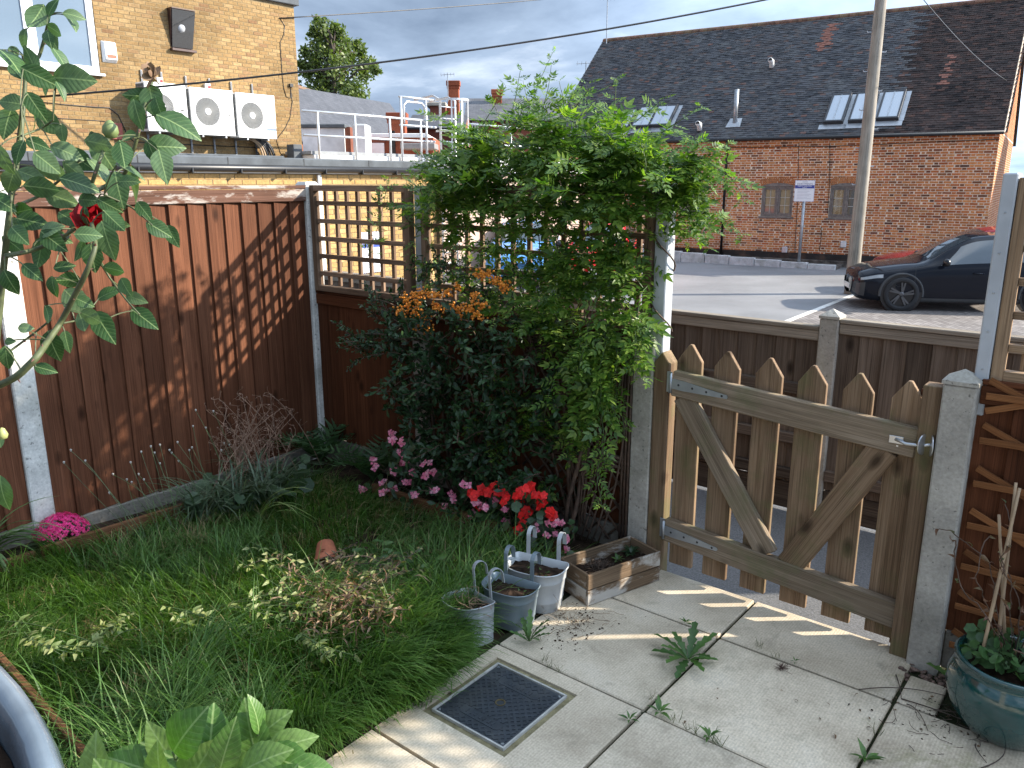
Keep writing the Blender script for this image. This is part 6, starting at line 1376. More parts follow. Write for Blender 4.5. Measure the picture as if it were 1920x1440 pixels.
P, Nn = dome((kc.x, kc.y, .045), .12, .06, 120); fo = Fol(); fo.put(instances(leaf_t(3, .7, .2, .1), P, Nn*[1, 1, .3]+runit(120)*.3, Nn+runit(120)*.3, nr.uniform(.025, .045, 120))); fo.obj('leaves', M_dkleaf, kal, 'stuff')
MB().tube([(kc.x, kc.y, .0), (kc.x, kc.y, .1)], [.012, .008], 6).obj('stem', M_stemG, kal)
# ------------------------------------------------------------------ seed-head clump, dead stems, broad leaves (left bed)
ac = atz(335, 985, .05); M_alle = leafmat('allium_leaf', [(.035, .06, .03), (.06, .10, .05), (.12, .15, .09)], .2, .5)
al_ = straps('seed_head_plant', 'grassy clump with thin stems ending in white seed tufts', (ac.x-.02, ac.y+.10, .05), 46, .14, .30, .006, M_alle, 1.0)
for q in ((.03, .12), (.03, .22), (-.02, .30), (.02, .38), (.05, .46), (.0, .55), (.08, .3), (.1, .42)):
    for i in range(24):
        a = rnd.uniform(0, 6.28); p = Vector((ac.x+q[0]+rnd.gauss(0, .03), ac.y+q[1]+rnd.gauss(0, .03), .05)); L = rnd.uniform(.18, .42); d = Vector((math.cos(a), math.sin(a), 0)); V = []; th = rnd.uniform(.2, .7); s = Vector((-d.y, d.x, 0))
        for j in range(7): ww = .0035*(1-(j/6)**3)+.0005; V += [p-s*ww, p+s*ww]; p = p+(d*math.sin(th)+Vector((0, 0, math.cos(th))))*L/6; th = min(2, th+.25)
        b = MB(); b.add(V, [(2*j, 2*j+1, 2*j+3, 2*j+2) for j in range(6)]); b.obj('leaf', M_alle, al_, smooth=True)
M_tuft = plain('white_tuft', (.45, .42, .37), .9, var=.2, bmp=0)
tufts = [(265, 848), (245, 868), (300, 835), (333, 830), (322, 850), (367, 770), (400, 772), (386, 803), (362, 800), (318, 845), (335, 865), (355, 845), (360, 840), (300, 870), (238, 900), (247, 905), (212, 890), (260, 890), (430, 835), (415, 845), (450, 865), (283, 838), (290, 850), (160, 865), (133, 845), (120, 868), (420, 832), (205, 925), (270, 900)]
for (u, v) in tufts:
    p = atx(u, v, -3.52-rnd.random()*.2); base = Vector((ac.x+rnd.uniform(-.05, .06), max(1.55, min(2.35, p.y+rnd.uniform(-.1, .12))), .05)); mid = (p+base)/2+Vector((rnd.uniform(-.03, .03), rnd.uniform(-.04, .04), .05))
    stm = MB().tube(bez(base, mid, p, 7), .0011, 4).obj('flower_stem', M_stemG, al_)
    b = MB(); b.lathe([(0, -.005), (.0028, -.003), (.0045, .002), (.0052, .006), (.002, .0085)], 6, p); b.obj('seed_tuft', M_tuft, stm, smooth=True)
dd_ = thing('dead_perennial', 'tangle of dead reddish brown branching stems against the brown fence', 'dead plant', (-3.55, 2.3, .05)); M_dead = plain('dead_stem', (.30, .185, .125), .8, var=.35, scale=30)
sd = MB(); fo = Fol(); hp = []
for i in range(40):
    tgt = atx(rnd.uniform(385, 555), rnd.uniform(735, 850), -3.66+rnd.random()*.2); base = Vector((-3.55+rnd.gauss(0, .05), 2.2+rnd.gauss(0, .15), .05)); pts = bez(base, (base+tgt)/2+Vector((rnd.gauss(0, .05), rnd.gauss(0, .05), .1)), tgt, 8); sd.tube(pts, [.0018]*5+[.0012]*4, 4)
    for j in range(3, 9):
        for _ in range(2):
            p = pts[j]; q = grow(p, (rnd.gauss(0, 1), rnd.gauss(0, 1), rnd.gauss(.5, .6)), 3, .015, .35); sd.tube(q, .0008, 3); hp.append(q[-1])
sd.obj('stems', M_dead, dd_, kind='stuff'); n = len(hp); fo.put(instances(leaf_t(2, .6, .4, .4), np.array([list(p) for p in hp]), runit(n), runit(n, .4), nr.uniform(.008, .016, n))); fo.obj('seed_husks', leafmat('husk', [(.16, .085, .06), (.26, .16, .11)], .2), dd_, 'stuff')
hc = atz(490, 930, .05); heu = thing('heuchera', 'low plant with rounded dark scalloped leaves under the dead stems', 'plant', (hc.x, hc.y, .04))
def round_t(n=11, cup=.15):
    V = [(0, 0, 0)]; 
    for i in range(n+1): a = -2.7+5.4*i/n; r = .5*(1+.07*(1 if i % 2 else -1)); V.append((.28+r*math.cos(a), r*math.sin(a), cup*r*(1 if i % 2 else .75)))
    V2 = V[:]; F_ = []
    for i in range(1, n+1): F_.append((0, i, i+1, i+1))
    return np.array(V, np.float32), np.array([(0, i, i+1) for i in range(1, n+1)], np.int32)
n = 70; a = nr.rand(n)*6.28; r = .26*np.sqrt(nr.rand(n)); P = np.stack([hc.x+r*np.cos(a), hc.y+r*np.sin(a)*1.3-.02, .09+.09*nr.rand(n)], 1); D = np.stack([np.cos(a), np.sin(a), nr.normal(0, .3, n)], 1)
leafobjs('leaf', round_t(), P, D, runit(n, 1.3), nr.uniform(.045, .085, n), leafmat('heuchera_leaf', [(.025, .05, .022), (.045, .08, .035), (.07, .11, .05)], .2, .5), heu)
b = MB(); [b.tube([(hc.x, hc.y, .02), tuple(P[i])], .0015, 4) for i in range(n)]; b.obj('stalks', M_stemG, heu, kind='stuff')
ys_ = straps('yellowing_strap_plant', 'few long yellow green strap leaves flopping over the lawn', (atz(480, 985, 0)), 7, .28, .42, .012, leafmat('yellow_strap', [(.10, .17, .04), (.2, .24, .08)], .3), 1.3, az=(-1.2, 1.2))
# ------------------------------------------------------------------ ferns
M_fern = leafmat('fern_leaf', [(.022, .058, .016), (.038, .085, .026), (.058, .115, .04)], .25, .5)
def fern(label, c, n, L):
    t = thing('fern', label, 'fern', c, group='ferns in the corner bed')
    for i in range(n):
        a = 6.28*i/n+rnd.uniform(-.2, .2); d = Vector((math.cos(a), math.sin(a), 0)); LL = L*rnd.uniform(.7, 1.1); p = Vector(c); th = rnd.uniform(.25, .55); pts = [p.copy()]
        for j in range(12): p = p+(d*math.sin(th)+Vector((0, 0, math.cos(th))))*LL/12; th += .105; pts.append(p.copy())
        b = MB(); b.tube(pts, [.002*(1-j/14) for j in range(13)], 4); P, D, Nn, S = [], [], [], []
        s = Vector((-d.y, d.x, 0))
        for j in range(2, 13):
            for sub in (0,):
                for sg_ in (-1, 1):
                    q = pts[j] if sub == 0 or j == 12 else (pts[j]+pts[j+1])/2; f = (j+sub)/12.5; tn_ = (pts[j]-pts[j-1]).normalized(); P.append(list(q)); D.append(list(s*sg_*1.0+tn_*.45)); Nn.append([x+rnd.gauss(0, .35) for x in (s.cross(tn_) if (s.cross(tn_)).z > 0 else tn_.cross(s))]); S.append(LL*.26*math.sin(math.pi*min(1, .12+f*.9))**.8+.005)
        V, F_ = instances(leaf_t(3, .20, .1, -.25, .3), np.array(P), np.array(D), np.array(Nn), np.array(S)); b.add([tuple(x) for x in V], [tuple(x) for x in F_]); b.obj('frond', M_fern, t, smooth=True)
for (u, v, lab, n, L) in ((600, 870, 'dark fern in the shaded fence corner', 14, .42), (700, 905, 'dark fern beside the tall pink begonias', 13, .40)):
    c = atz(u, v, .03); fern(lab, (c.x, c.y, .03), n, L)
# ------------------------------------------------------------------ begonias and red busy lizzies
M_begl = leafmat('begonia_leaf', [(.018, .045, .018), (.030, .068, .024), (.055, .10, .04)], .2, .35, .6); M_begf = leafmat('begonia_petal', [(.72, .14, .27), (.85, .26, .40), (.88, .45, .55)], .3, .5); M_redf = leafmat('red_petal', [(.55, .008, .008), (.75, .014, .012), (.85, .03, .03)], .2, .5, .3)
def bedding(name, label, c, flowers, nleaf, R, hgt, petal, fs, ft, cat, group):
    t = thing(name, label, cat, c, group=group); cv = Vector(c); ctr = [Vector(f) for f in flowers]; P = []
    for i in range(nleaf):
        f = rnd.choice(ctr); q = f.lerp(cv+Vector((rnd.gauss(0, R*.4), rnd.gauss(0, R*.4), 0)), rnd.random()**1.3*.9)+Vector((rnd.gauss(0, .03), rnd.gauss(0, .03), rnd.gauss(-.01, .02))); q.z = max(.03, q.z-.01); P.append(list(q))
    P = np.array(P); n = len(P); D = runit(n)*[1, 1, .35]+(P-np.array(c))*1.5; leafobjs('leaf', round_t(10, .25), P, D, runit(n, 1.4)+np.array([.3, -.7, 0]), nr.uniform(.030, .052, n), M_begl, t)
    b = MB(); [b.tube(bez(cv+Vector((rnd.gauss(0, .02), rnd.gauss(0, .02), 0)), (cv+f)/2+Vector((0, 0, .03)), f, 4), .0022, 4) for f in ctr]; b.obj('stems', M_stemB, t, kind='stuff')
    for f in ctr:
        k = rnd.choice([2, 3, 3]); Pf = np.array([list(f+Vector((rnd.gauss(0, .009), rnd.gauss(0, .009), rnd.gauss(.004, .006)))) for _ in range(k)]); Nf = runit(k)*.5+np.array([.25, -.8, .6]); V, F_ = instances(ft, Pf, np.cross(Nf, runit(k)), Nf, nr.uniform(fs*.75, fs*1.1, k)); mesh_obj('flower', fastmesh('flower', V, F_), petal, t, None, True)
def onY(L, y): return [aty(u, v, y+rnd.uniform(-.05, .05)) for u, v in L]
pk1 = onY([(732, 815), (735, 828), (753, 850), (700, 862), (752, 868), (760, 865), (740, 885), (777, 890), (716, 905), (762, 905), (800, 893), (810, 885), (684, 918), (738, 918), (818, 918), (720, 925), (773, 930), (795, 870), (752, 830), (703, 875)], 2.60)
bedding('begonia', 'tall pink begonia in the bed left of the red flowers', (aty(750, 960, 2.72).x, 2.75, .05), pk1, 70, .12, .25, M_begf, .023, floret(4, .95), 'flowers', 'pink begonias')
pk2 = onY([(843, 930), (850, 938), (862, 905), (876, 912), (885, 965), (905, 948), (912, 950), (945, 958), (948, 980), (868, 975), (893, 945), (930, 940), (830, 950)], 2.60)
bedding('begonia', 'low pink begonia mixed among the red flowers', (aty(890, 1000, 2.72).x, 2.75, .05), pk2, 60, .12, .15, M_begf, .020, floret(4, .95), 'flowers', 'pink begonias')
pk3 = onY([(1008, 990), (1030, 985), (1050, 980), (1062, 1015), (1040, 1000), (1065, 1030), (1005, 1010), (1020, 1000)], 2.58)
bedding('begonia', 'pink begonia behind the hooks of the pale zinc bucket', (aty(1035, 1040, 2.7).x, 2.72, .05), pk3, 34, .10, .12, M_begf, .018, floret(4, .95), 'flowers', 'pink begonias')
rd1 = onY([(905, 920), (925, 915), (940, 925), (886, 930), (970, 930), (978, 920), (1000, 915), (1008, 930), (968, 943), (985, 960), (1032, 962), (1040, 970), (978, 990), (897, 955), (1025, 930), (1015, 945), (990, 925), (985, 965), (975, 995), (1030, 970), (945, 940), (912, 925)], 2.58)
bedding('busy_lizzie', 'bright red flowering busy lizzies in the bed behind the buckets', (aty(970, 1020, 2.7).x, 2.70, .05), rd1, 80, .14, .15, M_redf, .025, floret(5, .95), 'flowers', None)
# ------------------------------------------------------------------ jasmine climber
def pinnate(pairs=3):
    lt = leaf_t(3, .42, .15, -.08, .36, 1.25); VV, FF, n = [], [], 0
    def put(p, ang, s):
        nonlocal n
        c_, s_ = math.cos(ang), math.sin(ang); V = lt[0]*s; W_ = V.copy(); W_[:, 0] = V[:, 0]*c_-V[:, 1]*s_+p[0]; W_[:, 1] = V[:, 0]*s_+V[:, 1]*c_+p[1]; W_[:, 2] += p[2]-.12*abs(math.sin(ang))*W_[:, 0]*0; VV.append(W_); FF.append(lt[1]+n); n += len(V)
    for i in range(pairs):
        x = .18+.24*i
        for sg_ in (-1, 1): put((x, 0, -.02*i), sg_*(1.0-.12*i), .36+.03*i)
    put((.70, 0, -.06), 0, .55)
    return np.concatenate(VV), np.concatenate(FF)
PT = pinnate()
M_jas = leafmat('jasmine_leaf', [(.038, .095, .012), (.072, .150, .020), (.125, .21, .032), (.21, .285, .055)], .45, .42, .5)
jas = thing('jasmine', 'vigorous jasmine climber with bright green pinnate leaves on the trellis', 'climber', (-1.93, 2.80, 0))
st = MB(); LP, LD, LN, LS = [], [], [], []
def shoot(p, d, n, step, pull, leaf=.075, wander=.16, dens=1.):
    pts = grow(p, d, n, step, wander, pull); st.tube(pts, [.0022*(1-.6*i/n) for i in range(n+1)], 4)
    for i in range(1, n+1):
        if rnd.random() > dens: continue
        tn_ = (pts[i]-pts[i-1]).normalized(); s = tn_.cross(Vector((rnd.gauss(0, .4), rnd.gauss(0, .4), 1))).normalized()
        for sg_ in (-1, 1):
            dd = s*sg_+tn_*.5+Vector((0, -.25, -.15)); LP.append(list(pts[i])); LD.append(list(dd)); LN.append([rnd.gauss(0, .35)+.25, rnd.gauss(-.35, .35), rnd.gauss(.9, .3)]); LS.append(leaf*rnd.uniform(.65, 1.15)*(1 if i < n-1 else .6))
topl = [(-2.68, 1.80), (-2.45, 1.86), (-2.25, 1.92), (-2.10, 1.93), (-1.95, 1.90), (-1.78, 1.84), (-1.62, 1.77), (-1.50, 1.70), (-1.42, 1.6)]
def topz(x): return float(np.interp(x, [q[0] for q in topl], [q[1] for q in topl]))
for i in range(225):      # mound above the trellis
    x = rnd.uniform(-2.66, -1.50); zt = topz(x); z = rnd.uniform(1.52, zt-.06); p = (x, 2.88+rnd.gauss(0, .10), z); d = (rnd.gauss(0, .7), rnd.gauss(-.35, .7), rnd.gauss(.35, .5)); shoot(p, d, rnd.randint(4, 8), .030, (0, 0, -.10), .095)
for i in range(125):      # face of the trellis
    x = -1.58-abs(rnd.gauss(0, .38)) if i % 2 else rnd.uniform(-2.6, -1.58); z = rnd.uniform(1.0, 1.65)
    if x < -2.7: continue
    shoot((x, 2.84+rnd.uniform(-.05, .03), z), (rnd.gauss(0, .6), -.5, rnd.gauss(-.2, .6)), rnd.randint(4, 7), .030, (0, -.02, -.12), .088)
for i in range(15):      # curtain hanging down at the right
    x = rnd.uniform(-1.92, -1.63); z = rnd.uniform(.8, 1.25); shoot((x, 2.78, z), (rnd.gauss(0, .3), -.5, -.4), rnd.randint(7, 13), .034, (0, 0, -.22), .082)
for i in range(6): x = rnd.uniform(-1.85, -1.66); shoot((x, 2.77, rnd.uniform(.45, .85)), (rnd.gauss(0, .4), -.5, -.4), rnd.randint(5, 9), .034, (0, 0, -.2), .072)
for i in range(26):      # overhang beyond the grey post
    shoot((rnd.uniform(-1.60, -1.45), 2.86+rnd.gauss(0, .06), rnd.uniform(1.52, 1.76)), (.8, rnd.gauss(-.2, .4), rnd.gauss(.1, .4)), rnd.randint(4, 8), .030, (.05, 0, -.13), .076)
for i in range(8): shoot((rnd.uniform(-1.54, -1.46), 2.86+rnd.gauss(0, .07), rnd.uniform(1.55, 1.72)), (.7, rnd.gauss(-.2, .4), rnd.gauss(-.1, .4)), rnd.randint(4, 8), .030, (.04, 0, -.16), .074)
for i in range(26):      # sparse left side
    shoot((rnd.uniform(-2.95, -2.55), 2.85, rnd.uniform(1.15, 1.62)), (rnd.gauss(-.3, .6), -.4, rnd.gauss(.2, .5)), rnd.randint(4, 7), .032, (0, 0, -.06), .068, .2, .75)
for i in range(16): shoot((rnd.uniform(-2.35, -1.75), 2.80, rnd.uniform(.30, .75)), (rnd.gauss(0, .5), -.6, rnd.gauss(.2, .4)), rnd.randint(3, 6), .032, (0, 0, -.08), .066)
for (a_, c_) in (((975, 250), (1022, 92)), ((1000, 260), (985, 150)), ((905, 235), (950, 165)), ((1150, 210), (1160, 150)), ((690, 480), (735, 340)), ((1240, 250), (1310, 200)), ((1080, 200), (1110, 165)), ((1010, 240), (1035, 120)), ((940, 230), (925, 185)), ((1190, 230), (1240, 180)), ((960, 220), (965, 130)), ((1060, 210), (1050, 150))):
    p, q = aty(*a_, 2.85), aty(*c_, 2.82); nn = max(5, int((q-p).length/.030)); shoot(p, q-p, nn, (q-p).length/nn, (0, 0, .02), .066, .05, .9)
LP, LD, LN, LS = map(np.array, (LP, LD, LN, LS)); o_ = np.argsort(-(LP[:, 2]*.4-LP[:, 1]+nr.rand(len(LP))*.25)); a_, r_ = o_[:300], o_[300:]
leafobjs('leaf', PT, LP[a_], LD[a_], LN[a_], LS[a_], M_jas, jas)
fo = Fol(); fo.put(instances(PT, LP[r_], LD[r_], LN[r_], LS[r_])); fo.obj('foliage', M_jas, jas, 'stuff')
# climbing stems: twisted trunk, then fanning over the fence
tk = MB(); base = Vector((-1.93, 2.79, 0))
for j in range(3):
    pts = [base+Vector((.022*math.cos(2.1*j+z*9)+.05*z+.03*j*z, .016*math.sin(2.1*j+z*9), z)) for z in np.linspace(0, .62, 16)]; tk.tube(pts, [.011-.003*i/15 for i in range(16)], 6)
for j in range(22):
    p0 = base+Vector((rnd.uniform(-.02, .10), 0, rnd.uniform(.1, .62))); tx = rnd.uniform(-2.35, -1.60); pts = bez(p0, ((p0.x+tx)/2+rnd.uniform(-.15, .15), 2.81, rnd.uniform(.5, .9)), (tx, 2.84, rnd.uniform(.95, 1.55)), 10); tk.tube(pts, [.0045-.002*i/10 for i in range(11)], 5)
for j in range(5): x = -1.66-.03*j; tk.tube(bez((x-.12, 2.80, .05), (x+.03, 2.80, .45), (x, 2.82, 1.05), 10), .004, 5)
tk.obj('trunk', M_stemB, jas, smooth=True); st.obj('shoots', M_stemG, jas, kind='stuff')
MB().tube([(-1.53, 2.86, 1.6)]+[(-1.56+.045*math.cos(a*1.3), 2.89+.045*math.sin(a*1.3), 1.58-.055*a) for a in np.linspace(0, 10, 30)], .0035, 5).obj('twining_stem', M_stemB, jas, smooth=True)
# ------------------------------------------------------------------ pyracantha
pyr = thing('pyracantha', 'dark leaved pyracantha shrub with clusters of orange berries', 'shrub', (-2.62, 2.78, 0))
M_pyr = leafmat('pyracantha_leaf', [(.010, .030, .009), (.017, .045, .014), (.027, .062, .021), (.045, .088, .034)], .15, .4, .35)
st = MB(); LP, LD, LN, LS = [], [], [], []
def pshoot(p, d, n, step, pull, leaf=.036, wander=.18):
    pts = grow(p, d, n, step, wander, pull); st.tube(pts, [.003*(1-.7*i/n)+.0006 for i in range(n+1)], 4)
    for i in range(n+1):
        tn_ = (pts[min(i+1, n)]-pts[max(i-1, 0)]).normalized()
        for k in range(4):
            q = pts[i]+tn_*rnd.uniform(-.5, .5)*step; dd = Vector((rnd.gauss(0, 1), rnd.gauss(-.3, 1), rnd.gauss(.3, 1))).normalized()+tn_*.7; LP.append(list(q)); LD.append(list(dd)); LN.append([rnd.gauss(.1, .5), rnd.gauss(-.5, .5), rnd.gauss(.8, .4)]); LS.append(leaf*rnd.uniform(.6, 1.25))
for i in range(330):
    x = rnd.uniform(-2.90, -1.93); z = rnd.uniform(.06, 1.02); y = 2.80-abs(rnd.gauss(0, .10))
    if x > -2.15 and rnd.random() < .45: continue
    pshoot((x, y, z), (rnd.gauss(0, .8), rnd.gauss(-.5, .5), rnd.gauss(.4, .6)), rnd.randint(3, 6), .028, (0, 0, -.03), .040)
for (a_, c_, n) in (((790, 640), (640, 632), 22), ((780, 620), (690, 575), 10), ((770, 655), (665, 655), 14), ((800, 700), (720, 740), 7), ((790, 610), (700, 560), 9), ((860, 760), (700, 735), 4)):
    for i in range(n):
        p, q = aty(*a_, 2.80), aty(*c_, 2.62); f = rnd.random()**.8; s0 = p.lerp(q, f*.8)+Vector((rnd.gauss(0, .02), rnd.gauss(0, .04), rnd.gauss(.01, .02))); pshoot(s0, (q-p)+Vector((rnd.gauss(0, .2), rnd.gauss(0, .2), rnd.gauss(.05, .1))), rnd.randint(4, 6), .026, (0, 0, -.03), .026)
    p, q = aty(*a_, 2.80), aty(*c_, 2.62); st.tube(bez(p, (p+q)/2+Vector((0, 0, .05)), q, 8), [.006-.0005*i for i in range(9)], 5)
for i in range(40):   # top of the shrub, between trellis and berries
    u, v = rnd.uniform(760, 980), rnd.uniform(500, 600); pshoot(aty(u, v, 2.80), (rnd.gauss(0, .7), -.4, rnd.gauss(.4, .5)), 4, .026, (0, 0, 0), .030)
LP, LD, LN, LS = map(np.array, (LP, LD, LN, LS)); PLT = leaf_t(3, .42, .2, .12, .6, .8); o_ = np.argsort(LP[:, 1]+nr.rand(len(LP))*.15); a_, r_ = o_[:300], o_[300:]
leafobjs('leaf', PLT, LP[a_], LD[a_], LN[a_], LS[a_], M_pyr, pyr); fo = Fol(); fo.put(instances(PLT, LP[r_], LD[r_], LN[r_], LS[r_])); fo.obj('foliage', M_pyr, pyr, 'stuff')
for j in range(9): st.tube(bez((-2.6+rnd.gauss(0, .03), 2.80, 0), (-2.6+rnd.gauss(0, .2), 2.80, .5), (rnd.uniform(-2.9, -2.05), 2.78, rnd.uniform(.7, 1.05)), 8), [.010-.0008*i for i in range(9)], 5)
st.obj('branches', M_stemB, pyr, smooth=True)
M_berry = plain('orange_berry', (.85, .27, .02), .35, var=.25, scale=60, bmp=0, spec=.6)
def ico():
    bm = bmesh.new(); bmesh.ops.create_icosphere(bm, subdivisions=1, radius=1); V = np.array([v.co[:] for v in bm.verts], np.float32); F_ = np.array([[v.index for v in f.verts] for f in bm.faces], np.int32); bm.free(); return V, F_
IC = ico()
for (u, v, ru, rv, n) in ((772, 560, 24, 14, 46), (790, 548, 20, 8, 30), (815, 555, 16, 8, 26), (768, 580, 20, 14, 40), (790, 600, 18, 16, 46), (800, 618, 12, 8, 24), (752, 583, 8, 10, 18), (820, 575, 14, 10, 26), (838, 548, 12, 8, 22), (850, 578, 16, 8, 30), (880, 582, 16, 12, 36), (898, 592, 16, 8, 26), (905, 515, 22, 10, 44), (945, 538, 14, 10, 34), (890, 560, 10, 12, 24), (870, 596, 10, 6, 16), (930, 525, 10, 8, 20), (858, 535, 8, 10, 16), (905, 575, 10, 8, 18)):
    y = 2.68+rnd.uniform(-.03, .03); P = np.array([list(aty(u+nr.normal(0, ru*.5), v+nr.normal(0, rv*.5), y+nr.normal(0, .018))) for _ in range(int(n*1.35))]); k = len(P)
    fo = Fol(); fo.put(instances(IC, P, runit(k), runit(k), nr.uniform(.0048, .0072, k))); fo.obj('berry_cluster', M_berry, pyr, 'stuff')
# ------------------------------------------------------------------ cuttings heap and trailing sprigs on the lawn
M_cut = leafmat('wilting_leaf', [(.11, .15, .04), (.20, .22, .075), (.13, .075, .04), (.30, .27, .12), (.18, .11, .06)], .3, .55)
def sprig(t, p, q, n, leaf, stm, fo_, lift=.05):
    pts = bez(p, (Vector(p)+Vector(q))/2+Vector((rnd.gauss(0, .04), rnd.gauss(0, .04), lift)), q, n); stm.tube(pts, .0016, 4)
    for i in range(1, n+1):
        for sg_ in (-1, 1):
            if rnd.random() < .2: continue
            tn_ = (pts[i]-pts[i-1]).normalized(); s = Vector((-tn_.y, tn_.x, 0))*sg_+tn_*.5+Vector((0, 0, rnd.gauss(.1, .4))); fo_.put(instances(leaf_t(3, .42, .3, .3), [list(pts[i])], [list(s)], runit(1, 1.2), [leaf*rnd.uniform(.6, 1.2)]))
heap = thing('cuttings_heap', 'heap of wilting yellow and brown garden cuttings lying on the grass', 'garden cuttings', atz(660, 1130)); stm = MB(); fo = Fol()
hcx = atz(665, 1110)
for i in range(70):
    u, v = rnd.gauss(665, 50), rnd.gauss(1105, 38); p = atz(u, v, .08+rnd.random()*.09); a = rnd.uniform(0, 6.28); L = rnd.uniform(.08, .22); q = p+Vector((math.cos(a)*L, math.sin(a)*L, rnd.uniform(-.03, .03))); sprig(heap, p, q, 6, .028, stm, fo, .02)
stm.obj('twigs', M_twig, heap, kind='stuff'); fo.obj('leaves', M_cut, heap, 'stuff')
fo = Fol(); n = 420; uv = nr.normal(0, 1, (n, 2)); P = np.array([list(atz(650+55*a, 1125+32*b_, .10+.06*nr.rand())) for a, b_ in uv]); fo.put(instances(leaf_t(3, .16, .5, .6), P, runit(n)*[1, 1, .4], runit(n, .8), nr.uniform(.03, .07, n))); fo.obj('dead_leaves', leafmat('dead_brown', [(.10, .05, .03), (.19, .10, .055), (.26, .17, .10)], .15, .6), heap, 'stuff')
for k, (pts, lab) in enumerate((([(470, 1040), (520, 1110)], 'pale wilting sprig draped on the grass below the heap'), ([(420, 1135), (560, 1145)], 'thin cut stem with pale leaves pointing away from the heap'), ([(245, 1165), (165, 1180)], 'yellow green leafy sprig lying on the open grass'), ([(60, 1195), (150, 1215)], 'yellow leafy sprig beside the big blue grey pot'), ([(330, 1150), (400, 1180)], 'short pale sprig lying in the middle of the lawn'), ([(560, 1190), (620, 1230)], 'trailing green sprig hanging off the heap towards the paving'))):
    t = thing('cut_sprig', lab, 'sprig', atz(*pts[0]), group='cut sprigs on the lawn'); stm = MB(); fo = Fol()
    for i in range(5):
        p = atz(pts[0][0]+rnd.gauss(0, 22), pts[0][1]+rnd.gauss(0, 12), .15); q = atz(pts[1][0]+rnd.gauss(0, 30), pts[1][1]+rnd.gauss(0, 16), .14); sprig(t, p, q, 7, .036, stm, fo, .03)
    stm.obj('stem', M_stemG, t, kind='stuff'); fo.obj('leaves', leafmat('pale_sprig', [(.11, .16, .04), (.19, .23, .075), (.27, .28, .12)], .3, .5), t, 'stuff')
iv = thing('creeping_weed', 'patch of green toothed leaves growing through the heap of cuttings', 'weed', atz(760, 1060)); n = 90; P = np.array([list(atz(nr.normal(755, 45), nr.normal(1050, 22), .06+.07*nr.rand())) for _ in range(n)]); leafobjs('leaf', lobed_t(7, .55, .35), P, runit(n)*[1, 1, .3], runit(n, 1.2), nr.uniform(.035, .065, n), M_weed, iv)
b = MB(); [b.tube([tuple(P[i]), (P[i][0]+.01, P[i][1]+.01, 0)], .0012, 4) for i in range(n)]; b.obj('stalks', M_stemG, iv, kind='stuff')
# ------------------------------------------------------------------ plants in the containers
def seedling(label, p, n, L, group='seedlings in the containers', m=None):
    rosette('seedling', label, p, n, L*.7, L*1.1, leaf_t(4, .42, .2, .2), m or M_weed, (.2, .9), 'seedling', group)
q = M3 @ Vector((.03, -.01, .128)); seedling('bright green seedling rosette in the pale zinc bucket', q, 9, .036); q = M3 @ Vector((-.05, .01, .126)); seedling('small seedling by the hook side of the pale zinc bucket', q, 6, .026)
q = M2 @ Vector((.04, .0, .118)); seedling('small leafy seedling in the blue grey bucket', q, 6, .026); q = M2 @ Vector((-.02, .01, .118)); seedling('tiny seedling in the middle of the blue grey bucket', q, 5, .022)
q = M1 @ Vector((-.05, .0, .11)); seedling('round leaved seedling in the tilted bucket', q, 5, .035)
bq = M1 @ Vector((0, 0, .11)); t = thing('withered_stems', 'withered brown stems lying across the tilted bucket', 'dead plant', bq); b = MB(); [b.tube(grow(bq+Vector((rnd.gauss(0, .04), rnd.gauss(0, .03), .0)), (rnd.gauss(0, 1), rnd.gauss(0, 1), .6), 7, .016, .35, (0, 0, -.05)), .0012, 4) for _ in range(34)]; b.obj('stems', M_dead, t, kind='stuff')
q = pF+pd*.24+pn*.09+Vector((0, 0, .09)); seedling('pale green shoot standing in the wooden planter', q, 7, .035); q = pF+pd*.33+pn*.11+Vector((0, 0, .09)); seedling('dark leafy shoot at the gate end of the wooden planter', q, 12, .045, m=M_dkleaf)
b = MB(); c = pF+pd*.14+pn*.08+Vector((0, 0, .092)); [b.tube(grow(c+Vector((rnd.gauss(0, .02), rnd.gauss(0, .02), 0)), (rnd.gauss(0, 1), rnd.gauss(0, 1), .8), 4, .012, .5), .001, 3) for _ in range(90)]; o = b.obj('dead_rootball', M_twig); tag(o, 'dark tangled dead root clump in the wooden planter', 'dead plant', kind='stuff')
# teal pot: ground ivy leaves, canes and dead vine
gi = thing('pot_mint', 'round leaved green plant filling the teal pot', 'plant', tpc+Vector((0, 0, .2))); n = 90; a = nr.rand(n)*6.28; r = .13*np.sqrt(nr.rand(n)); P = np.stack([tpc.x+r*np.cos(a), tpc.y+r*np.sin(a), .225+.06*nr.rand(n)*(1.2-r/.13*.4)], 1); D = np.stack([np.cos(a), np.sin(a), nr.normal(0, .3, n)], 1)+runit(n)*.5
leafobjs('leaf', round_t(10, .2), P, D, runit(n, 1.)+np.array([-.2, -.6, 0]), nr.uniform(.026, .046, n), leafmat('mint_leaf', [(.03, .075, .022), (.05, .115, .035), (.08, .16, .055)], .25, .45), gi); b = MB(); [b.tube([(tpc.x+.2*(P[i][0]-tpc.x), tpc.y+.2*(P[i][1]-tpc.y), .2), tuple(P[i])], .0014, 4) for i in range(n)]; b.obj('stalks', M_stemG, gi, kind='stuff')
M_cane = plain('bamboo', (.36, .25, .15), .6, var=.2, scale=12)
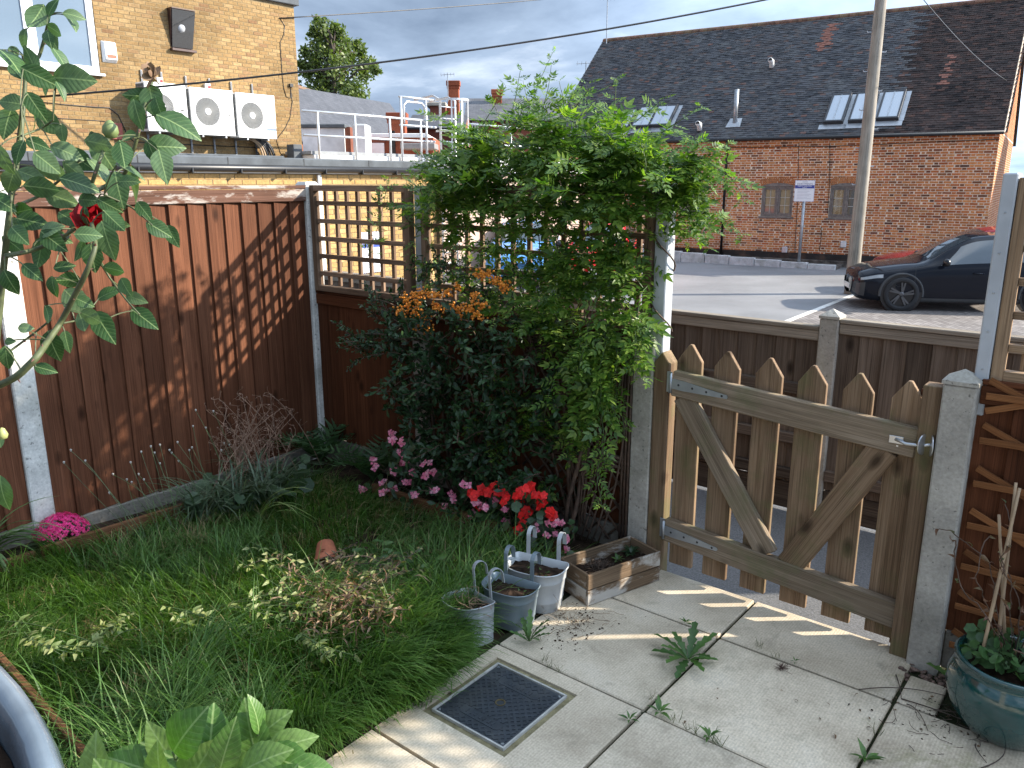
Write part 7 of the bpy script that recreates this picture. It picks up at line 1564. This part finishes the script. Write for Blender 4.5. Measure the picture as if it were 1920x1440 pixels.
for lab, (b0, t0, y0, y1) in (('tall leaning bamboo cane in the teal pot', ((1838, 1240), (1912, 915), 2.55, 2.70)), ('upright bamboo cane beside the leaning cane', ((1868, 1230), (1905, 905), 2.62, 2.70)), ('short bamboo cane at the back of the teal pot', ((1885, 1215), (1873, 965), 2.66, 2.70))):
    p, q_ = aty(*b0, y0), aty(*t0, y1); p.z = max(.19, p.z) if p.z > .19 else p.z; o = MB().tube([p.lerp(q_, k/6) for k in range(7)], [.0055, .005, .0055, .0048, .005, .0045, .0045], 7).obj('bamboo_cane', M_cane, None, smooth=True); tag(o, lab, 'cane', 'bamboo canes in the teal pot')
vn = thing('dead_vine', 'dead brown vine twisted round the bamboo canes', 'dead plant', tpc+Vector((.05, .05, .2))); b = MB(); fo = Fol(); P = []
for k in range(9):
    q = grow(aty(rnd.uniform(1870, 1925), 1225, 2.64), (rnd.gauss(0, .3), rnd.gauss(0, .2), 1), 22, .022, .28, (0, 0, .08)); b.tube(q, .0018, 4); P += [list(x) for x in q[4::3]]
b.obj('stems', M_stemB, vn, kind='stuff'); n = len(P); fo.put(instances(leaf_t(3, .5, .5, .7), np.array(P), runit(n), runit(n, .3), nr.uniform(.015, .03, n))); fo.obj('withered_leaves', leafmat('withered', [(.10, .045, .025), (.18, .09, .05), (.08, .10, .04)], .2, .6), vn, 'stuff')
# ------------------------------------------------------------------ litter on the paving
def scatter(name, label, cat, pts, s0, s1, m, flat=.6, z=.003):
    P = np.array(pts); n = len(P); V, F_ = IC; S = nr.uniform(s0, s1, (n, 1, 1))*np.stack([nr.uniform(.6, 1.3, n), nr.uniform(.6, 1.3, n), nr.uniform(.3, flat, n)], 1)[:, None, :]; VV = V[None]*S*(1+nr.normal(0, .15, (n, len(V), 1)))+P[:, None, :]; FF = (F_[None]+(np.arange(n)*len(V))[:, None, None]).reshape(-1, 3)
    o = mesh_obj(name, fastmesh(name, VV.reshape(-1, 3), FF), m); tag(o, label, cat, kind='stuff')
scatter('gravel', 'pebbles packed round the foot of the latch-side gate post', 'gravel', [[rnd.uniform(-.50, -.30), rnd.uniform(2.70, 2.80), rnd.uniform(-.03, .002)] for _ in range(150)]+[[rnd.uniform(-.36, .0), rnd.uniform(2.70, 2.84), rnd.uniform(-.03, .0)] for _ in range(170)], .006, .014, plain('pebble', (.20, .13, .10), .8, var=.5, scale=40))
def gaussz(u, v, su, sv, n, z=.003): return [list(atz(rnd.gauss(u, su), rnd.gauss(v, sv), z)) for _ in range(n)]
scatter('soil_crumbs', 'dark soil crumbs spilled on the slab by the buckets', 'soil', gaussz(1075, 1170, 28, 12, 90)+gaussz(1110, 1150, 40, 10, 25)+gaussz(1055, 1205, 18, 10, 25)+gaussz(1800, 1345, 60, 25, 150), .001, .0045, M_soil)
tw_ = thing('twig_litter', 'dry stems and grass clippings strewn on the slab by the pale bucket', 'twigs', atz(1070, 1165)); b = MB()
for _ in range(90):
    p = atz(rnd.gauss(1060, 42), rnd.gauss(1160, 16), .006); b.tube(grow(p, (rnd.gauss(.3, 1), rnd.gauss(0, 1), rnd.gauss(0, .15)), 5, rnd.uniform(.008, .02), .25, (0, 0, -.02)), .0008, 3)
b.obj('stems', plain('straw_stem', (.22, .15, .09), .8, var=.4, scale=40), tw_, kind='stuff')
tw2 = thing('twig_litter', 'dark twigs and dead stems strewn on the paving before the teal pot', 'twigs', atz(1790, 1360)); b = MB()
for (a_, c_) in (((1610, 1293), (1775, 1305)), ((1680, 1265), (1690, 1310)), ((1690, 1310), (1860, 1375)), ((1700, 1320), (1740, 1370)), ((1750, 1330), (1900, 1350)), ((1840, 1440), (1880, 1390)), ((1830, 1395), (1850, 1430))):
    p, q_ = atz(*a_, .006), atz(*c_, .006); b.tube(bez(p, (p+q_)/2+Vector((rnd.gauss(0, .03), rnd.gauss(0, .03), .012)), q_, 8), [.0022-.00015*i for i in range(9)], 5)
for _ in range(60): p = atz(rnd.gauss(1800, 60), rnd.gauss(1355, 28), .005); b.tube(grow(p, (rnd.gauss(0, 1), rnd.gauss(0, 1), rnd.gauss(0, .15)), 4, rnd.uniform(.008, .022), .3, (0, 0, -.03)), .001, 3)
b.obj('stems', M_twig, tw2, kind='stuff')
fo = Fol(); pts = gaussz(1700, 1330, 150, 40, 26, .004)+gaussz(1480, 1300, 120, 60, 5, .004)+gaussz(700, 1160, 120, 60, 30, .06); n = len(pts); fo.put(instances(leaf_t(3, .55, .4, .4), pts, runit(n)*[1, 1, .1], runit(n, 2.5), nr.uniform(.008, .02, n))); o = fo.obj('fallen_leaves', leafmat('fallen', [(.08, .045, .025), (.18, .10, .05), (.06, .05, .035)], .1, .7)); tag(o, 'small dry fallen leaves on the paving and lawn', 'leaves', kind='stuff')
bu = atz(1465, 1253, .004); b = MB(); [b.tube([bu, bu+Vector((rnd.gauss(0, .016), rnd.gauss(0, .016), abs(rnd.gauss(.004, .006))))], .0007, 3) for _ in range(60)]; o = b.obj('seed_burr', plain('burr', (.06, .025, .018), .8), None); tag(o, 'spiky dark brown seed burr lying on the slab', 'burr', kind='stuff')
# ================================================================== ROSE BUSH close to the camera
rose = thing('rose_bush', 'tall rose bush with broad leaves and one red bloom in front of the brown fence', 'rose bush', (-1.55, .25, 0))
M_rose = veinleaf('rose_leaf', [(.022, .062, .014), (.036, .088, .024), (.060, .115, .042), (.10, .155, .075)], .25)
M_rstem = plain('rose_stem', (.075, .09, .035), .6, var=.35, scale=30, bmp=.1); M_thorn = plain('thorn', (.16, .07, .05), .5)
RDp = 1.28
stems = [([(-70, 1500), (-60, 900), (-30, 735), (32, 707), (69, 670), (90, 639), (113, 607), (137, 560), (164, 507), (180, 462), (172, 420)], 7.5, 4), ([(-40, 1200), (-20, 760), (5, 520), (14, 430), (21, 370), (40, 253), (48, 148), (44, 105)], 8, 3.5), ([(21, 380), (24, 330), (35, 250), (40, 200)], 2.5, 2), ([(48, 140), (74, 106), (87, 58), (92, 30)], 4, 2.5), ([(120, 450), (129, 438), (155, 385), (174, 340), (185, 306), (203, 262)], 5, 3), ([(160, 370), (195, 350), (232, 333), (253, 275), (269, 211), (277, 180), (287, 150)], 4.5, 2.5), ([(180, 480), (205, 520), (222, 544), (243, 570), (262, 590)], 2.2, 1.4), ([(195, 365), (243, 386), (262, 400), (285, 422)], 2, 1.3), ([(-10, 680), (30, 650), (60, 628), (95, 600)], 2.5, 2), ([(10, 480), (60, 470), (100, 455), (140, 430)], 5, 3), ([(20, 390), (70, 370), (110, 340), (150, 300)], 3.5, 2), ([(40, 255), (80, 240), (100, 225)], 2, 1.5), ([(113, 607), (150, 600), (190, 605)], 2, 1.3), ([(-20, 760), (-5, 900), (0, 930)], 3, 2)]
sp_pts = []
for px, r0, r1 in stems:
    dz = rnd.uniform(-.05, .05); n = len(px); pts = [atd(u, v, RDp+dz+.04*math.sin(i*1.3)) for i, (u, v) in enumerate(px)]
    fine = []
    for i in range(n-1):
        for k in range(4): fine.append(pts[i].lerp(pts[i+1], k/4))
    fine.append(pts[-1]); m_ = len(fine); kk = RDp/F_PX
    sm = [fine[0]]+[(fine[i-1]+fine[i]*2+fine[i+1])/4 for i in range(1, m_-1)]+[fine[-1]]
    b = MB(); b.tube(sm, [(r0+(r1-r0)*i/(m_-1))*kk for i in range(m_)], 8); o = b.obj('stem', M_rstem, rose, smooth=True); sp_pts += sm
    if r0 > 2.2:
        b = MB()
        for i in range(2, m_-1, 2):
            d = Vector((rnd.gauss(0, 1), rnd.gauss(0, 1), rnd.gauss(0, .5))).normalized(); b.tube([sm[i]+d*r1*kk*.6, sm[i]+d*(r0*kk+.004)+Vector((0, 0, -.002))], [.0022, .0003], 5)
        b.obj('thorns', M_thorn, o, kind='stuff')
hero = [(68, 32, 52, 110, .85), (98, 13, 34, -60, .6), (139, 29, 34, 5, .55), (136, 42, 38, 50, .3), (103, 57, 36, 30, .45), (92, 72, 36, 70, .45), (45, 75, 38, 110, .6), (26, 97, 24, 60, .6), (58, 112, 46, 250, .5), (115, 112, 52, 55, .2), (137, 148, 70, 5, .6), (75, 145, 62, 25, .42), (85, 165, 38, 60, .45), (115, 170, 34, 60, .3), (20, 192, 46, 190, .6), (68, 200, 52, 60, .5), (65, 225, 42, 70, .45), (92, 230, 52, 45, .62), (13, 230, 54, 100, .6), (20, 112, 80, 38, .16),
        (260, 180, 48, 180, .38), (285, 188, 58, 75, .6), (258, 215, 50, 80, .48), (335, 235, 78, 25, .5), (300, 225, 36, 60, .5), (310, 275, 62, -5, .58), (285, 285, 42, 70, .4), (240, 255, 36, 180, .4), (230, 290, 52, 75, .58), (195, 290, 56, 60, .6), (125, 285, 52, 20, .55), (88, 305, 48, 40, .65), (150, 300, 58, 35, .3), (190, 322, 62, 45, .35), (305, 310, 62, 70, .48), (245, 320, 52, 20, .35), (100, 320, 62, 10, .5), (60, 330, 52, 20, .5), (20, 340, 46, 120, .6), (150, 345, 62, 15, .5), (80, 352, 62, 5, .4), (115, 372, 52, 20, .6), (240, 340, 42, 0, .5),
        (222, 355, 64, 75, .52), (250, 342, 72, 65, .3), (165, 375, 42, 5, .55), (205, 385, 44, 30, .5), (180, 402, 46, 5, .6), (215, 415, 52, 45, .32), (270, 395, 42, 50, .38), (298, 430, 44, 30, .58), (323, 442, 42, 60, .42), (75, 475, 52, 100, .95), (202, 452, 66, 80, .52), (165, 440, 42, 0, .6), (110, 445, 42, 20, .5), (128, 525, 38, 180, .9), (100, 538, 36, 90, .7), (143, 565, 54, 45, .72), (235, 538, 36, 60, .6), (215, 505, 42, 10, .5), (255, 560, 38, 20, .42), (270, 597, 54, 35, .52), (195, 613, 64, 55, .46), (155, 605, 42, 60, .46), (100, 650, 54, 80, .6), (125, 640, 38, 75, .46), (85, 692, 36, 15, .4), (90, 590, 38, 60, .42), (48, 615, 24, 0, .7), (18, 640, 20, 0, .6), (5, 925, 60, 85, .75), (0, 830, 22, 60, .6), (95, 430, 46, -20, .6), (60, 415, 50, 10, .6), (35, 440, 46, 40, .6), (45, 395, 44, -10, .6), (8, 300, 50, 70, .6), (35, 285, 44, 110, .55), (130, 410, 44, 30, .55), (150, 470, 38, 110, .5), (60, 510, 40, 40, .55), (20, 530, 44, 70, .6), (120, 500, 34, -10, .5), (185, 480, 34, 20, .5), (70, 270, 40, 20, .5), (5, 380, 46, 30, .6), (160, 405, 36, 80, .5), (140, 320, 44, 40, .5), (175, 260, 30, 60, .5)]
for _ in range(16):
    q = rnd.choice(sp_pts); u_, v_ = pix(q)
    if -30 < u_ < 330 and 20 < v_ < 700: hero.append((u_+rnd.gauss(0, 28), v_+rnd.gauss(0, 24), rnd.uniform(30, 54), rnd.uniform(-30, 110), rnd.uniform(.45, .7)))
P, D, Nn, S, WS = [], [], [], [], []; pet = MB()
for i, (u, v, L, an, ws) in enumerate(hero):
    dp = RDp+rnd.uniform(-.09, .09); c = atd(u, v, dp); d2 = RT*math.cos(RD(an))+DN*math.sin(RD(an)); d = d2+FW*rnd.uniform(-.35, .35)
    side = d2.cross(FW).normalized(); n = -FW*1.0+Vector((0, 0, .25))+RT*rnd.gauss(0, .3)+DN*rnd.gauss(0, .2)
    if ws < .36: n = side*(1 if side.z > 0 else -1)*.95-FW*.35
    if i % 4 == 0: n = FW*.9+Vector((0, 0, .35))+RT*rnd.gauss(0, .4)
    Lm = L*dp/F_PX*1.15; p = c-d.normalized()*Lm*.5; P.append(p); D.append(d); Nn.append(n); S.append(Lm); WS.append(min(1.15, max(.5, ws)/.56))
    j = min(range(len(sp_pts)), key=lambda q: (sp_pts[q]-p).length); pet.tube(bez(p+d.normalized()*Lm*.08, (p+sp_pts[j])/2+Vector((0, 0, .006)), sp_pts[j], 5), .0011, 4)
leafobjs('leaf', serr_t(12, .62), P, D, Nn, S, M_rose, rose, WS); pet.obj('petioles', M_rstem, rose, kind='stuff')
def petal_t():
    V = []; F_ = []
    for i in range(5):
        s = i/4; w = .5*math.sin(math.pi*(.12+.62*s)); z = .5*s*s
        V += [(s, -w, z+w*.5), (s, 0, z), (s, w, z+w*.5)]
    for i in range(4): a = 3*i; F_ += [(a, a+3, a+4, a+1), (a+1, a+4, a+5, a+2)]
    return np.array(V, np.float32), np.array(F_, np.int32)
fc = atd(182, 442, RDp+.03); ax = (-FW*.5+Vector((0, 0, .6))+RT*.3).normalized(); M_rp = leafmat('rose_petal', [(.20, .003, .008), (.30, .005, .012), (.40, .012, .02)], .2, .5, .3)
P, D, Nn, S = [], [], [], []; o1 = ax.orthogonal().normalized(); o2 = ax.cross(o1)
for ring, (nn, tilt, sz) in enumerate(((6, 1.25, .046), (6, .85, .040), (5, .5, .031), (4, .25, .022))):
    for k in range(nn):
        a = 2*math.pi*(k+ring*.5)/nn; rd = o1*math.cos(a)+o2*math.sin(a); P.append(fc+ax*.004*ring); D.append(rd*math.sin(tilt)+ax*math.cos(tilt)); Nn.append(ax*math.sin(tilt)-rd*math.cos(tilt)); S.append(sz)
fl = mesh_obj('bloom', fastmesh('bloom', *instances(petal_t(), np.array(P), np.array(D), np.array(Nn), np.array(S))), M_rp, rose, None, True)
bc_ = atd(207, 246, RDp); b = MB(); b.lathe([(0, -.012), (.008, -.010), (.0125, -.002), (.0115, .007), (.006, .014), (.002, .017)], 14, bc_); b.obj('bud', plain('bud_green', (.15, .20, .07), .5), rose, smooth=True)
dh = atd(288, 145, RDp); P = np.array([list(dh)]*16); fo = Fol(); fo.put(instances(petal_t(), P, runit(16, .6), runit(16), nr.uniform(.010, .02, 16))); fo.obj('dead_bloom', leafmat('dead_petal', [(.16, .09, .05), (.28, .19, .12)], .1, .8), rose)
for (u, v) in ((-10, 812), (5, 815)):
    c = atd(u, v, RDp); b = MB(); b.lathe([(0, -.008), (.006, -.006), (.008, 0), (.004, .01), (0, .012)], 10, c); b.obj('bud', plain('bud_yellow', (.32, .34, .12), .5), rose, smooth=True)
